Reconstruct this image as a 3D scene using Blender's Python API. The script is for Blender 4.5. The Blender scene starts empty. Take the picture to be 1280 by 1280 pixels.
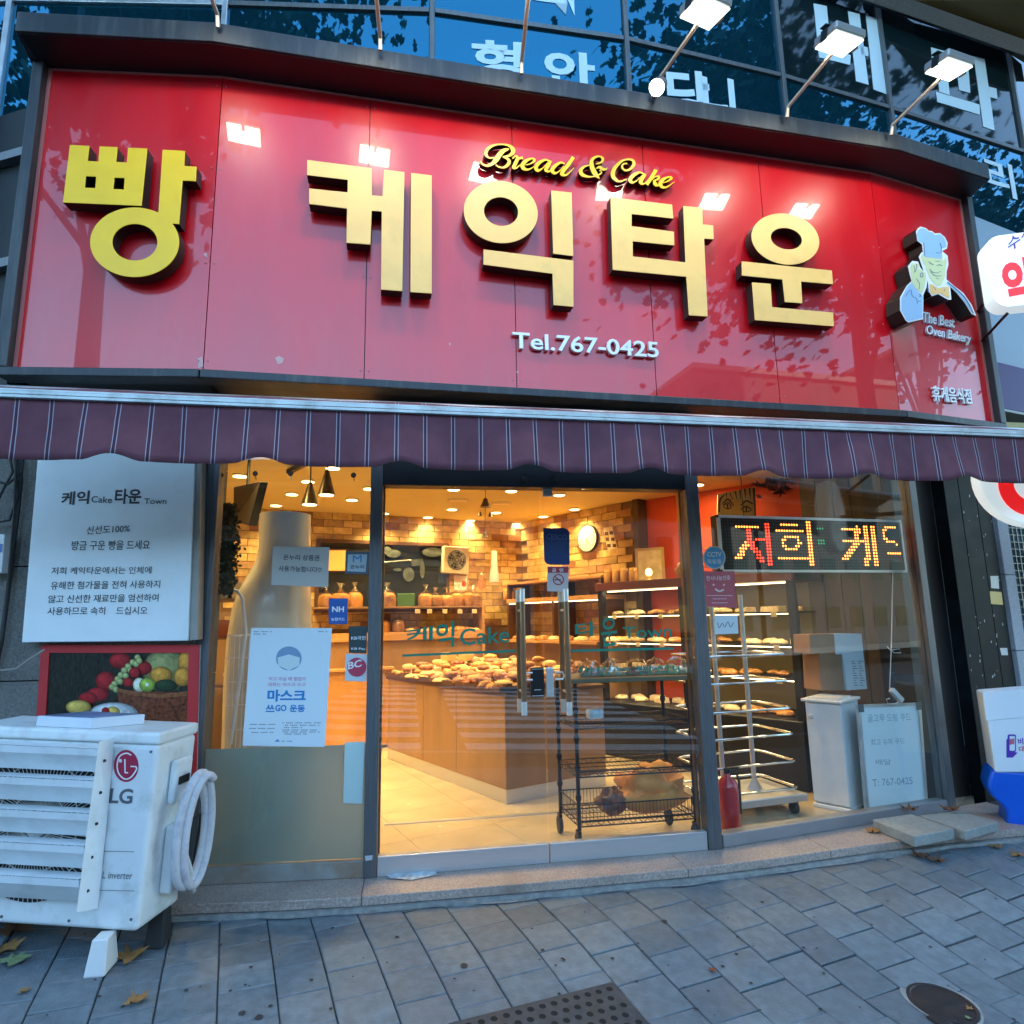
import bpy, math, random
from math import sin, cos, pi, radians
from mathutils import Vector, Matrix, noise
from mathutils.geometry import tessellate_polygon
random.seed(7)
SC = bpy.context.scene
COL = SC.collection

# ------------------------------------------------------------------ camera
EYE = Vector((0, 0, 1.48))
FPX, PITCH, ROLL, YAW = 786.7, radians(9.55), radians(-1.03), radians(9.35)
_m = Matrix(((cos(ROLL), -sin(ROLL), 0), (sin(ROLL), cos(ROLL), 0), (0, 0, 1))) @ \
     Matrix(((1, 0, 0), (0, sin(PITCH), -cos(PITCH)), (0, cos(PITCH), sin(PITCH))))
_z = Matrix(((cos(YAW), sin(YAW), 0), (-sin(YAW), cos(YAW), 0), (0, 0, 1)))
C2W = _z @ _m.transposed()
cam = bpy.data.cameras.new('camera')
cam.sensor_width = 36
cam.lens = FPX / 1280 * 36
cam.clip_start = 0.05
cam.clip_end = 500
camo = bpy.data.objects.new('camera', cam)
COL.objects.link(camo)
_r, _d, _f = C2W.col[0], C2W.col[1], C2W.col[2]
camo.matrix_world = Matrix(((_r[0], -_d[0], -_f[0], EYE[0]), (_r[1], -_d[1], -_f[1], EYE[1]),
                            (_r[2], -_d[2], -_f[2], EYE[2]), (0, 0, 0, 1)))
SC.camera = camo

# ------------------------------------------------------------------ sky, sun, exposure
SUN_EL, SUN_AZ = radians(30), radians(12)       # behind the building: the facade is in open shade
w = bpy.data.worlds.new('World')
SC.world = w
w.use_nodes = True
nt = w.node_tree
sky = nt.nodes.new('ShaderNodeTexSky')
sky.sky_type = 'NISHITA'
sky.sun_disc = False
sky.sun_elevation = SUN_EL
sky.sun_rotation = SUN_AZ
sky.dust_density = 0.3
sky.air_density = 1.0
sky.ozone_density = 1.2
bg = nt.nodes['Background']
bg.inputs['Strength'].default_value = 0.15
tint = nt.nodes.new('ShaderNodeMix')
tint.data_type = 'RGBA'
tint.blend_type = 'MULTIPLY'
tint.inputs['Factor'].default_value = 1
tint.inputs['B'].default_value = (0.84, 1.0, 1.0, 1)
nt.links.new(sky.outputs[0], tint.inputs['A'])
nt.links.new(tint.outputs['Result'], bg.inputs[0])
sl = bpy.data.lights.new('sun', 'SUN')
sl.energy = 2.2
sl.angle = radians(0.5)
sl.color = (1, 0.95, 0.86)
so = bpy.data.objects.new('sun', sl)
COL.objects.link(so)
_sd = Vector((sin(SUN_AZ) * cos(SUN_EL), cos(SUN_AZ) * cos(SUN_EL), sin(SUN_EL)))
so.rotation_euler = (-_sd).to_track_quat('-Z', 'Y').to_euler()
SC.view_settings.view_transform = 'Standard'
SC.view_settings.look = 'None'
SC.view_settings.exposure = 2.9
SC.view_settings.gamma = 1
SC.view_settings.use_curve_mapping = False
SC.cycles.max_bounces = 8
SC.cycles.transparent_max_bounces = 16
SC.cycles.sample_clamp_indirect = 4
SC.cycles.caustics_reflective = False
SC.cycles.caustics_refractive = False


# ------------------------------------------------------------------ measuring helpers
def ray(x, y):
    return C2W @ Vector(((x - 640) / FPX, (y - 640) / FPX, 1.0))


def on_z(x, y, z):
    d = ray(x, y)
    return EYE + d * ((z - EYE.z) / d.z)


def at_y(x, y, Y):
    d = ray(x, y)
    return EYE + d * (Y / d.y)


class Plane:
    """a vertical plane through (x, y) running at yaw degrees; n points to the street"""
    def __init__(s, p, yaw):
        a = radians(yaw)
        s.p = Vector((p[0], p[1], 0))
        s.u = Vector((cos(a), sin(a), 0))
        s.n = Vector((sin(a), -cos(a), 0))

    def uz(s, x, y, off=0.0):
        d = ray(x, y)
        t = (s.p + s.n * off - EYE).dot(s.n) / d.dot(s.n)
        q = EYE + d * t
        return ((q - s.p).dot(s.u), q.z)

    def pt(s, u, z, off=0.0):
        return s.p + s.u * u + s.n * off + Vector((0, 0, z))

    def w(s, x, y, off=0.0):
        u, z = s.uz(x, y, off)
        return s.pt(u, z, off)

    def back(s, d):
        q = Plane((0, 0), 0)
        q.p, q.u, q.n = s.p - s.n * d, s.u, s.n
        return q


# ------------------------------------------------------------------ materials
MATS = {}


def mat(name, col, rough=0.5, metal=0.0, var=0.0, vscale=8.0, bump=0.0, bscale=60.0, coat=0.0, emit=None,
        estr=0.0, dirt=None, dscale=2.5, damt=0.5, spec=0.5, trans=0.0, stretch=None, croughn=0.03, rand=0.0, stain=None):
    if name in MATS:
        return MATS[name]
    m = bpy.data.materials.new(name)
    m.use_nodes = True
    t = m.node_tree
    N, L = t.nodes, t.links
    b = N['Principled BSDF']
    b.inputs['Base Color'].default_value = (*col, 1)
    b.inputs['Roughness'].default_value = rough
    b.inputs['Metallic'].default_value = metal
    b.inputs['Coat Weight'].default_value = coat
    b.inputs['Coat Roughness'].default_value = croughn
    b.inputs['Specular IOR Level'].default_value = spec
    b.inputs['Transmission Weight'].default_value = trans
    tc = N.new('ShaderNodeTexCoord')
    src = tc.outputs['Object']
    if stretch:
        mp = N.new('ShaderNodeMapping')
        mp.inputs['Scale'].default_value = stretch
        L.new(src, mp.inputs[0])
        src = mp.outputs[0]
    cur = None
    oi = None
    if rand:                                  # alike pieces sharing a mesh: each gets its own grain and tone
        oi = N.new('ShaderNodeObjectInfo')
        sc_ = N.new('ShaderNodeMath')
        sc_.operation = 'MULTIPLY'
        sc_.inputs[1].default_value = 60
        L.new(oi.outputs['Random'], sc_.inputs[0])
        av = N.new('ShaderNodeVectorMath')
        av.operation = 'ADD'
        L.new(src, av.inputs[0])
        L.new(sc_.outputs[0], av.inputs[1])
        src = av.outputs[0]
    if var:
        nz = N.new('ShaderNodeTexNoise')
        nz.inputs['Scale'].default_value = vscale
        nz.inputs['Detail'].default_value = 6
        L.new(src, nz.inputs['Vector'])
        mx = N.new('ShaderNodeMix')
        mx.data_type = 'RGBA'
        mx.inputs['A'].default_value = (*[c * (1 - var) for c in col], 1)
        mx.inputs['B'].default_value = (*[min(1, c * (1 + var)) for c in col], 1)
        rp = N.new('ShaderNodeMapRange')
        rp.inputs['From Min'].default_value = 0.3
        rp.inputs['From Max'].default_value = 0.7
        L.new(nz.outputs['Fac'], rp.inputs['Value'])
        L.new(rp.outputs[0], mx.inputs['Factor'])
        cur = mx.outputs['Result']
        r2 = N.new('ShaderNodeMapRange')
        r2.inputs['To Min'].default_value = max(0, rough - 0.08)
        r2.inputs['To Max'].default_value = min(1, rough + 0.12)
        if rough > 0.15:
            L.new(nz.outputs['Fac'], r2.inputs['Value'])
            L.new(r2.outputs[0], b.inputs['Roughness'])
    if dirt:
        nz = N.new('ShaderNodeTexNoise')
        nz.inputs['Scale'].default_value = dscale
        nz.inputs['Detail'].default_value = 8
        nz.inputs['Roughness'].default_value = 0.65
        L.new(src, nz.inputs['Vector'])
        rp = N.new('ShaderNodeMapRange')
        rp.inputs['From Min'].default_value = 0.5
        rp.inputs['From Max'].default_value = 0.72
        rp.inputs['To Max'].default_value = damt
        L.new(nz.outputs['Fac'], rp.inputs['Value'])
        mx = N.new('ShaderNodeMix')
        mx.data_type = 'RGBA'
        if cur:
            L.new(cur, mx.inputs['A'])
        else:
            mx.inputs['A'].default_value = (*col, 1)
        mx.inputs['B'].default_value = (*dirt, 1)
        L.new(rp.outputs[0], mx.inputs['Factor'])
        cur = mx.outputs['Result']
    if stain:                                 # blotches that run across neighbouring pieces
        gp_ = N.new('ShaderNodeNewGeometry')
        nz = N.new('ShaderNodeTexNoise')
        nz.inputs['Scale'].default_value = 1.7
        nz.inputs['Detail'].default_value = 9
        nz.inputs['Roughness'].default_value = 0.6
        L.new(gp_.outputs['Position'], nz.inputs['Vector'])
        rp = N.new('ShaderNodeMapRange')
        rp.inputs['From Min'].default_value = 0.42
        rp.inputs['From Max'].default_value = 0.68
        rp.inputs['To Max'].default_value = 0.32
        L.new(nz.outputs['Fac'], rp.inputs['Value'])
        mx = N.new('ShaderNodeMix')
        mx.data_type = 'RGBA'
        L.new(cur, mx.inputs['A'])
        mx.inputs['B'].default_value = (*stain, 1)
        L.new(rp.outputs[0], mx.inputs['Factor'])
        cur = mx.outputs['Result']
        r3 = N.new('ShaderNodeMapRange')
        r3.inputs['From Min'].default_value = 0.35
        r3.inputs['From Max'].default_value = 0.7
        r3.inputs['To Min'].default_value = rough + .1
        r3.inputs['To Max'].default_value = max(.2, rough - .2)
        L.new(nz.outputs['Fac'], r3.inputs['Value'])
        L.new(r3.outputs[0], b.inputs['Roughness'])
    if rand and cur:
        r4 = N.new('ShaderNodeMapRange')
        r4.inputs['To Min'].default_value = 1 - rand
        r4.inputs['To Max'].default_value = 1 + rand
        L.new(oi.outputs['Random'], r4.inputs['Value'])
        hs = N.new('ShaderNodeHueSaturation')
        L.new(r4.outputs[0], hs.inputs['Value'])
        L.new(cur, hs.inputs['Color'])
        cur = hs.outputs[0]
    if cur:
        L.new(cur, b.inputs['Base Color'])
    if bump:
        nz = N.new('ShaderNodeTexNoise')
        nz.inputs['Scale'].default_value = bscale
        nz.inputs['Detail'].default_value = 5
        L.new(src, nz.inputs['Vector'])
        bp = N.new('ShaderNodeBump')
        bp.inputs['Strength'].default_value = bump
        bp.inputs['Distance'].default_value = 0.01
        L.new(nz.outputs['Fac'], bp.inputs['Height'])
        L.new(bp.outputs[0], b.inputs['Normal'])
    if emit:
        b.inputs['Emission Color'].default_value = (*emit, 1)
        b.inputs['Emission Strength'].default_value = estr
    MATS[name] = m
    return m


def glass_mat(name, tint=(1, 1, 1), base=0.045, rough=0.0, refl=(1, 1, 1)):
    if name in MATS:
        return MATS[name]
    m = bpy.data.materials.new(name)
    m.use_nodes = True
    t = m.node_tree
    N, L = t.nodes, t.links
    N.remove(N['Principled BSDF'])
    tr = N.new('ShaderNodeBsdfTransparent')
    tr.inputs[0].default_value = (*tint, 1)
    gl = N.new('ShaderNodeBsdfGlossy')
    gl.inputs['Roughness'].default_value = rough
    gl.inputs['Color'].default_value = (*refl, 1)
    lw = N.new('ShaderNodeLayerWeight')
    lw.inputs[0].default_value = 0.5
    pw = N.new('ShaderNodeMath')
    pw.operation = 'POWER'
    pw.inputs[1].default_value = 5
    L.new(lw.outputs['Facing'], pw.inputs[0])
    ma = N.new('ShaderNodeMath')
    ma.operation = 'MULTIPLY_ADD'
    ma.inputs[1].default_value = 0.9
    ma.inputs[2].default_value = base
    L.new(pw.outputs[0], ma.inputs[0])
    mx = N.new('ShaderNodeMixShader')
    L.new(ma.outputs[0], mx.inputs[0])
    L.new(tr.outputs[0], mx.inputs[1])
    L.new(gl.outputs[0], mx.inputs[2])
    L.new(mx.outputs[0], N['Material Output'].inputs[0])
    MATS[name] = m
    return m


def emis(name, col, s):
    return mat(name, col, 0.5, emit=col, estr=s)


M_RED = mat('sign_red_acrylic', (0.60, 0.003, 0.010), 0.30, var=0.10, vscale=1.5, coat=1.0, spec=0.4, croughn=0.004, dirt=(.52, .05, .06), dscale=4, damt=.25, stretch=(2, 2, .5))
M_RED.node_tree.nodes['Principled BSDF'].inputs['Coat IOR'].default_value = 1.44
M_GOLD = mat('gold_letter_face', (1.0, 0.58, 0.17), 0.4, 0.0, var=0.05, vscale=5, dirt=(0.62, 0.42, 0.14), dscale=6, damt=0.35)
M_YEL = mat('yellow_letter_face', (0.98, 0.58, 0.004), 0.35, var=0.05)
M_LSIDE = mat('letter_side_bronze', (0.016, 0.014, 0.011), 0.4, 0.3, var=0.3)
M_HOOD = mat('hood_grey_paint', (0.022, 0.028, 0.036), 0.42, 0.1, var=0.25, vscale=3, dirt=(0.12, 0.13, 0.12), dscale=5, damt=0.45, stretch=(3, 3, .35))
M_BLACK = mat('black_metal', (0.007, 0.008, 0.010), 0.4, 0.2, var=0.3)
M_FRAME = mat('anodised_dark', (0.13, 0.135, 0.14), 0.4, 0.4, var=0.2, vscale=12, stretch=(8, 8, .5))
M_STEEL = mat('brushed_steel', (0.58, 0.58, 0.58), 0.32, 0.6, var=0.05, vscale=20, stretch=(.3, .3, 14))
M_BRONZE = mat('bronze_channel', (0.20, 0.13, 0.06), 0.35, 0.7, var=0.1)
M_ALU = mat('aluminium', (0.62, 0.64, 0.65), 0.35, 0.8, var=0.1)
M_CHROME = mat('chrome_tube', (0.7, 0.7, 0.7), 0.12, 1.0)
M_WHITE = mat('white_paint', (0.74, 0.76, 0.76), 0.4, var=0.03, dirt=(0.45, 0.44, 0.40), dscale=4, damt=.4)
M_ACWHITE = mat('ac_casing', (0.78, 0.80, 0.79), 0.42, var=0.03, dirt=(0.36, 0.34, 0.30), dscale=7, damt=.5, bump=.05, bscale=200)
M_PAPER = mat('paper_white', (0.85, 0.86, 0.86), 0.6)
M_PRINTK = mat('print_black', (0.03, 0.03, 0.035), 0.55)
M_GRANITE = mat('granite_pink', (0.42, 0.33, 0.28), 0.45, var=0.35, vscale=90, dirt=(0.16, 0.11, 0.08), dscale=3, damt=.55, bump=.1, bscale=120)
M_CONC = mat('rough_concrete', (0.30, 0.30, 0.28), 0.85, var=0.25, vscale=25, bump=.6, bscale=40)
M_SLAB = mat('slab_concrete', (0.33, 0.34, 0.31), 0.85, var=0.15, vscale=40, bump=.5, bscale=70, dirt=(.2, .2, .16), damt=.4)
M_STONE = mat('pier_stone', (0.16, 0.155, 0.14), 0.8, var=0.3, vscale=90, bump=.4, bscale=90)
M_RUBBER = mat('rubber', (0.02, 0.02, 0.02), 0.7)
M_GLASS = glass_mat('shop_glass', (0.95, 0.97, 0.96), 0.03)
M_GLASSD = glass_mat('door_glass', (0.94, 0.96, 0.95), 0.05)
M_CLEAR = glass_mat('clear_plastic', (0.97, 0.97, 0.95), 0.10, 0.08)
M_BLUEGL = mat('blue_reflective_glass', (0.016, 0.15, 0.24), 0.015, 0.85, bump=.04, bscale=1.5)
M_DARKGL = mat('dark_spandrel_glass', (0.006, 0.016, 0.020), 0.04, 0.0, spec=0.45)
M_WOOD = mat('counter_wood', (0.28, 0.155, 0.07), 0.4, var=0.18, vscale=5, stretch=(1, 1, .25))
M_WOODL = mat('shelf_wood', (0.46, 0.24, 0.09), 0.45, var=0.15, vscale=6, stretch=(.3, 1, 4))
M_WOODD = mat('dark_wood', (0.09, 0.04, 0.02), 0.45, var=0.2)
M_CEIL = mat('ceiling_paint', (0.58, 0.47, 0.22), 0.8, var=0.03)
M_WARMW = emis('downlight_lens', (1, 0.62, 0.25), 2.2)
M_FLOODL = emis('floodlight_lens', (0.93, 1.0, 0.93), 7)
M_PLAST = mat('white_plastic', (0.68, 0.68, 0.66), 0.35, var=.04)


# ------------------------------------------------------------------ object helpers
def wloc(o):
    v = Vector((0, 0, 0))
    while o is not None:
        v += o.location
        o = o.parent
    return v


class MB:
    def __init__(s):
        s.v, s.f = [], []

    def add(s, vs, fs):
        n = len(s.v)
        s.v += [Vector(v) for v in vs]
        s.f += [tuple(i + n for i in f) for f in fs]
        return s

    def hexa(s, a):
        """8 corners: bottom 4 (ccw) then top 4"""
        return s.add(a, [(3, 2, 1, 0), (4, 5, 6, 7), (0, 1, 5, 4), (1, 2, 6, 5), (2, 3, 7, 6), (3, 0, 4, 7)])

    def box(s, x0, x1, y0, y1, z0, z1):
        return s.hexa([(x0, y0, z0), (x1, y0, z0), (x1, y1, z0), (x0, y1, z0), (x0, y0, z1), (x1, y0, z1), (x1, y1, z1), (x0, y1, z1)])

    def pbox(s, P, u0, u1, z0, z1, o0, o1):
        """box on a Plane: o = offset to the street (o1 > o0)"""
        return s.hexa([P.pt(u0, z0, o1), P.pt(u1, z0, o1), P.pt(u1, z0, o0), P.pt(u0, z0, o0),
                       P.pt(u0, z1, o1), P.pt(u1, z1, o1), P.pt(u1, z1, o0), P.pt(u0, z1, o0)])

    def obox(s, c, ax, ay, az, hx, hy, hz):
        c, ax, ay, az = Vector(c), Vector(ax) * hx, Vector(ay) * hy, Vector(az) * hz
        return s.hexa([c - ax - ay - az, c + ax - ay - az, c + ax + ay - az, c - ax + ay - az,
                       c - ax - ay + az, c + ax - ay + az, c + ax + ay + az, c - ax + ay + az])

    def prism(s, P, poly, o0, o1, holes=()):
        loops = [list(poly)] + [list(h) for h in holes]
        flat = [q for l in loops for q in l]
        tris = tessellate_polygon([[Vector((q[0], q[1], 0)) for q in l] for l in loops])
        n = len(flat)
        vs = [P.pt(q[0], q[1], o1) for q in flat] + [P.pt(q[0], q[1], o0) for q in flat]
        fs = []
        for t in tris:
            a, b, c = [Vector(flat[i]) for i in t]
            if (b - a).cross(c - a) < 0:
                t = (t[0], t[2], t[1])
            fs.append(tuple(t))
            fs.append((t[2] + n, t[1] + n, t[0] + n))
        k = 0
        for li, l in enumerate(loops):
            ar = sum(l[i][0] * l[(i + 1) % len(l)][1] - l[(i + 1) % len(l)][0] * l[i][1] for i in range(len(l)))
            fl = (ar > 0) == (li == 0)
            for i in range(len(l)):
                a, b = k + i, k + (i + 1) % len(l)
                fs.append((a, a + n, b + n, b) if fl else (b, b + n, a + n, a))
            k += len(l)
        return s.add(vs, fs)

    def plan(s, poly, z0, z1):
        """vertical prism over a plan polygon (x, y) listed ccw"""
        n = len(poly)
        vs = [(x, y, z0) for x, y in poly] + [(x, y, z1) for x, y in poly]
        fs = [tuple(range(n))[::-1], tuple(range(n, 2 * n))]
        fs += [(i, (i + 1) % n, (i + 1) % n + n, i + n) for i in range(n)]
        return s.add(vs, fs)

    def tube(s, pts, r, seg=8, closed=False, cap=True):
        pts = [Vector(p) for p in pts]
        n = len(pts)
        rr = r if isinstance(r, (list, tuple)) else [r] * n
        up = None
        vs, fs = [], []
        for i, p in enumerate(pts):
            a = pts[(i - 1) % n] if (i > 0 or closed) else p
            b = pts[(i + 1) % n] if (i < n - 1 or closed) else p
            t = (b - a).normalized()
            if up is None:
                up = Vector((0, 0, 1)) if abs(t.z) < .9 else Vector((1, 0, 0))
            x = t.cross(up)
            if x.length < 1e-5:
                x = t.orthogonal()
            x.normalize()
            up = x.cross(t).normalized()
            for k in range(seg):
                an = 2 * pi * k / seg
                vs.append(p + (x * cos(an) + up * sin(an)) * rr[i])
        for i in range(n if closed else n - 1):
            for k in range(seg):
                a, b = i * seg + k, i * seg + (k + 1) % seg
                c, d = ((i + 1) % n) * seg + (k + 1) % seg, ((i + 1) % n) * seg + k
                fs.append((a, b, c, d))
        if cap and not closed:
            fs.append(tuple(range(seg))[::-1])
            fs.append(tuple(range((n - 1) * seg, n * seg)))
        return s.add(vs, fs)

    def lathe(s, c, prof, seg=20, ax=(0, 0, 1), sq=(1, 1)):
        c, ax = Vector(c), Vector(ax).normalized()
        x = ax.orthogonal().normalized() if abs(ax.z) < .99 else (Vector((1, 0, 0)) - ax * ax.x).normalized()
        y = ax.cross(x)
        vs, fs = [], []
        for r, h in prof:
            for k in range(seg):
                a = 2 * pi * k / seg
                vs.append(c + x * (r * cos(a) * sq[0]) + y * (r * sin(a) * sq[1]) + ax * h)
        for i in range(len(prof) - 1):
            for k in range(seg):
                fs.append((i * seg + k, i * seg + (k + 1) % seg, (i + 1) * seg + (k + 1) % seg, (i + 1) * seg + k))
        fs.append(tuple(range(seg))[::-1])
        fs.append(tuple(range((len(prof) - 1) * seg, len(prof) * seg)))
        return s.add(vs, fs)

    def build(s, name, m, parent=None, smooth=False, bevel=0.0, loc=None, kind=None, label=None, cat=None, group=None, seg=2):
        if parent is not None:
            o0 = wloc(parent)
        elif loc is not None:
            o0 = Vector(loc)
        elif kind == 'structure':
            o0 = Vector((0, 0, 0))
        else:
            n = max(1, len(s.v))
            o0 = Vector((sum(v.x for v in s.v) / n, sum(v.y for v in s.v) / n, min(v.z for v in s.v)))
        me = bpy.data.meshes.new(name)
        me.from_pydata([v - o0 for v in s.v], [], s.f)
        me.validate()
        for mm in (m if isinstance(m, (list, tuple)) else [m]):
            me.materials.append(mm)
        if smooth:
            me.polygons.foreach_set('use_smooth', [True] * len(me.polygons))
            try:
                me.set_sharp_from_angle(angle=radians(40))
            except Exception:
                pass
        o = bpy.data.objects.new(name, me)
        COL.objects.link(o)
        if parent is not None:
            o.parent = parent
        else:
            o.location = o0
        if bevel:
            b = o.modifiers.new('bevel', 'BEVEL')
            b.width = bevel
            b.segments = seg
            b.limit_method = 'ANGLE'
            b.angle_limit = radians(40)
        tag(o, label, cat, group, kind)
        return o


def tag(o, label=None, cat=None, group=None, kind=None):
    if label:
        o['label'] = label
    if cat:
        o['category'] = cat
    if group:
        o['group'] = group
    if kind:
        o['kind'] = kind
    return o


def thing(name, label, cat, loc, group=None, kind=None):
    o = bpy.data.objects.new(name, None)
    o.empty_display_size = .1
    COL.objects.link(o)
    o.location = loc
    return tag(o, label, cat, group, kind)


def dup(root, loc, rot=None, scale=None, label=None, group=None, parent=None):
    def cp(o, par):
        c = o.copy()
        COL.objects.link(c)
        if par is not None:
            c.parent = par
        for ch in list(o.children):
            cp(ch, c)
        return c
    c = cp(root, parent)
    c.location = loc
    if rot is not None:
        c.rotation_euler = rot
    if scale is not None:
        c.scale = scale
    if label:
        c['label'] = label
    if group:
        c['group'] = group
    return c


_fc = {}


def glyphs(s, bold=0.0, shear=0.0):
    k = (s, bold, shear)
    if k in _fc:
        return _fc[k]
    c = bpy.data.curves.new('tmp', 'FONT')
    c.body = s
    c.resolution_u = 3
    c.offset = bold
    c.shear = shear
    o = bpy.data.objects.new('tmp', c)
    COL.objects.link(o)
    bpy.context.view_layer.update()
    me = bpy.data.meshes.new_from_object(o.evaluated_get(bpy.context.evaluated_depsgraph_get()))
    vs = [v.co.to_2d() for v in me.vertices]
    fs = [tuple(p.vertices) for p in me.polygons]
    bpy.data.objects.remove(o)
    bpy.data.curves.remove(c)
    bpy.data.meshes.remove(me)
    _fc[k] = (vs, fs)
    return vs, fs


def text(P, s, pl, pr, hpx, off, m, parent, name='lettering', bold=0.0, depth=0.001, shear=0.0, mb=None, mirror=False):
    """lettering on plane P: left and right ends of its base line are the pixels pl and pr, hpx its height in pixels"""
    a, b = P.uz(*pl, off), P.uz(*pr, off)
    t = P.uz(pl[0], pl[1] - hpx, off)
    H = t[1] - a[1]
    vs, fs = glyphs(s, bold, shear)
    x0, x1 = min(v.x for v in vs), max(v.x for v in vs)
    y0, y1 = min(v.y for v in vs), max(v.y for v in vs)
    out = []
    for v in vs:
        k = (v.x - x0) / (x1 - x0)
        h = (v.y - y0) / (y1 - y0) * H
        out.append((a[0] + (b[0] - a[0]) * k, a[1] + (b[1] - a[1]) * k + h))
    M = mb or MB()
    n = len(vs)
    V = [P.pt(u, z, off + depth) for u, z in out] + [P.pt(u, z, off) for u, z in out]
    F = [f for f in fs]
    if depth > 0.002:
        edges = {}
        for f in fs:
            for i in range(len(f)):
                e = (f[i], f[(i + 1) % len(f)])
                edges[e] = edges.get(e, 0) + 1
        for (i, j) in edges:
            if (j, i) not in edges:
                F.append((i, i + n, j + n, j))
        M.add(V, F)
    else:
        M.add(V[:n], F)
    if mb is None:
        return M.build(name, m, parent)


def ribbon(pts, n=6):
    """smooth outline of a pen stroke: pts = (x, y, width) -> closed polygon"""
    P = [Vector(p) for p in pts]
    P = [P[0] * 2 - P[1]] + P + [P[-1] * 2 - P[-2]]
    C = []
    for i in range(1, len(P) - 2):
        for k in range(n):
            t = k / n
            a, b, c, d = P[i - 1], P[i], P[i + 1], P[i + 2]
            C.append(0.5 * ((2 * b) + (c - a) * t + (2 * a - 5 * b + 4 * c - d) * t * t + (3 * b - a - 3 * c + d) * t ** 3))
    C.append(P[-2])
    L, R = [], []
    for i, p in enumerate(C):
        a, b = C[max(0, i - 1)], C[min(len(C) - 1, i + 1)]
        t = Vector((b.x - a.x, b.y - a.y))
        if t.length < 1e-6:
            continue
        t.normalize()
        nn = Vector((-t.y, t.x)) * max(1, p.z) * .5
        L.append((p.x + nn.x, p.y + nn.y))
        R.append((p.x - nn.x, p.y - nn.y))
    return L, R


def stroke(M, P, pts, tf, off, depth, n=6):
    """extruded pen stroke as a strip of quads; tf maps drawing units to pixels"""
    L, R = ribbon(pts, n)
    k = len(L)
    fr, bk = [], []
    for q in L + R:
        u, z = P.uz(*tf(*q), off + depth)
        fr.append(P.pt(u, z, off + depth))
        bk.append(P.pt(u, z, off))
    F = []
    for i in range(k - 1):
        F.append((i, i + 1, k + i + 1, k + i))
        F.append((i, 2 * k + i, 2 * k + i + 1, i + 1))
        F.append((k + i, k + i + 1, 3 * k + i + 1, 3 * k + i))
    F.append((0, k, 3 * k, 2 * k))
    F.append((k - 1, 3 * k - 1, 4 * k - 1, 2 * k - 1))
    M.add(fr + bk, F)


def pxpoly(P, pts, off, tf=None):
    return [P.uz(*(tf(*q) if tf else q), off) for q in pts]


def ellipse(cx, cy, rx, ry, n=28, a0=0.0, a1=2 * pi, rot=0.0):
    out = []
    for i in range(n):
        a = a0 + (a1 - a0) * i / n
        x, y = rx * cos(a), ry * sin(a)
        out.append((cx + x * cos(rot) - y * sin(rot), cy + x * sin(rot) + y * cos(rot)))
    return out


def pxprism(P, pts, o0, o1, name, m, parent=None, tf=None, holes=(), **kw):
    M = MB()
    M.prism(P, pxpoly(P, pts, o1, tf), o0, o1, [pxpoly(P, h, o1, tf) for h in holes])
    return M.build(name, m, parent, **kw)


# ------------------------------------------------------------------ planes of the place
FL = 0.12                                    # shop floor
CE = EYE.z + 1.25                            # shop ceiling
D = Plane((0, 3.75), 0)                      # doors
DL = Plane((-0.19, 3.75), -5)                # left window bay
DR = Plane((1.80, 3.75), 10)                 # right window bay
SM = Plane((0.5556, 3.30), 2.65)             # sign, middle
_l = SM.w(266, 280)
_r2 = SM.w(1106, 365)
SL = Plane((_l.x, _l.y), -5)
SR = Plane((_r2.x, _r2.y), 11)
BW = Plane((-0.33, 7.68), 16.7)              # back wall of the shop
RW = Plane((1.47, 8.22), -61)                # right wall of the shop


STEPF = [(-3, 3.62), (-1.2, 3.59), (-1.02, 3.58), (-.62, 3.53), (-.23, 3.5), (.17, 3.494), (.58, 3.487), (1.06, 3.492), (1.51, 3.497), (2.0, 3.53), (2.7, 3.61), (3.24, 3.65), (4.4, 3.68)]


def step_front(x):                           # front edge of the doorstep in plan
    if x <= STEPF[0][0]:
        return STEPF[0][1]
    for (a, ya), (b, yb) in zip(STEPF, STEPF[1:]):
        if x <= b:
            return ya + (yb - ya) * (x - a) / (b - a)
    return STEPF[-1][1]


def gplane(x, y):
    return 0.0644 + (-0.0528 * (x - .5909) + 0.0753 * (y - 3.55))


def gz(x, y):                                # the pavement falls to the right and to the street, and meets the doorstep level
    sf = step_front(x)
    t = max(0.0, min(1.0, (y - (sf - 1.0)) / 1.0))
    t = t * t * (3 - 2 * t) * max(0.0, min(1.0, (x + 1.9) / .8))
    return gplane(x, y) + (.055 - gplane(x, min(y, sf))) * t


GN = Vector((0.0528, -0.0753, 1)).normalized()


def on_ground(px, py):
    d = ray(px, py)
    P0 = Vector((.5909, 3.55, .0644))
    q = EYE + d * ((P0 - EYE).dot(GN) / d.dot(GN))
    for _ in range(6):                       # settle on the warped surface
        q = EYE + d * ((gz(q.x, q.y) - EYE.z) / d.z)
    return q

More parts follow.
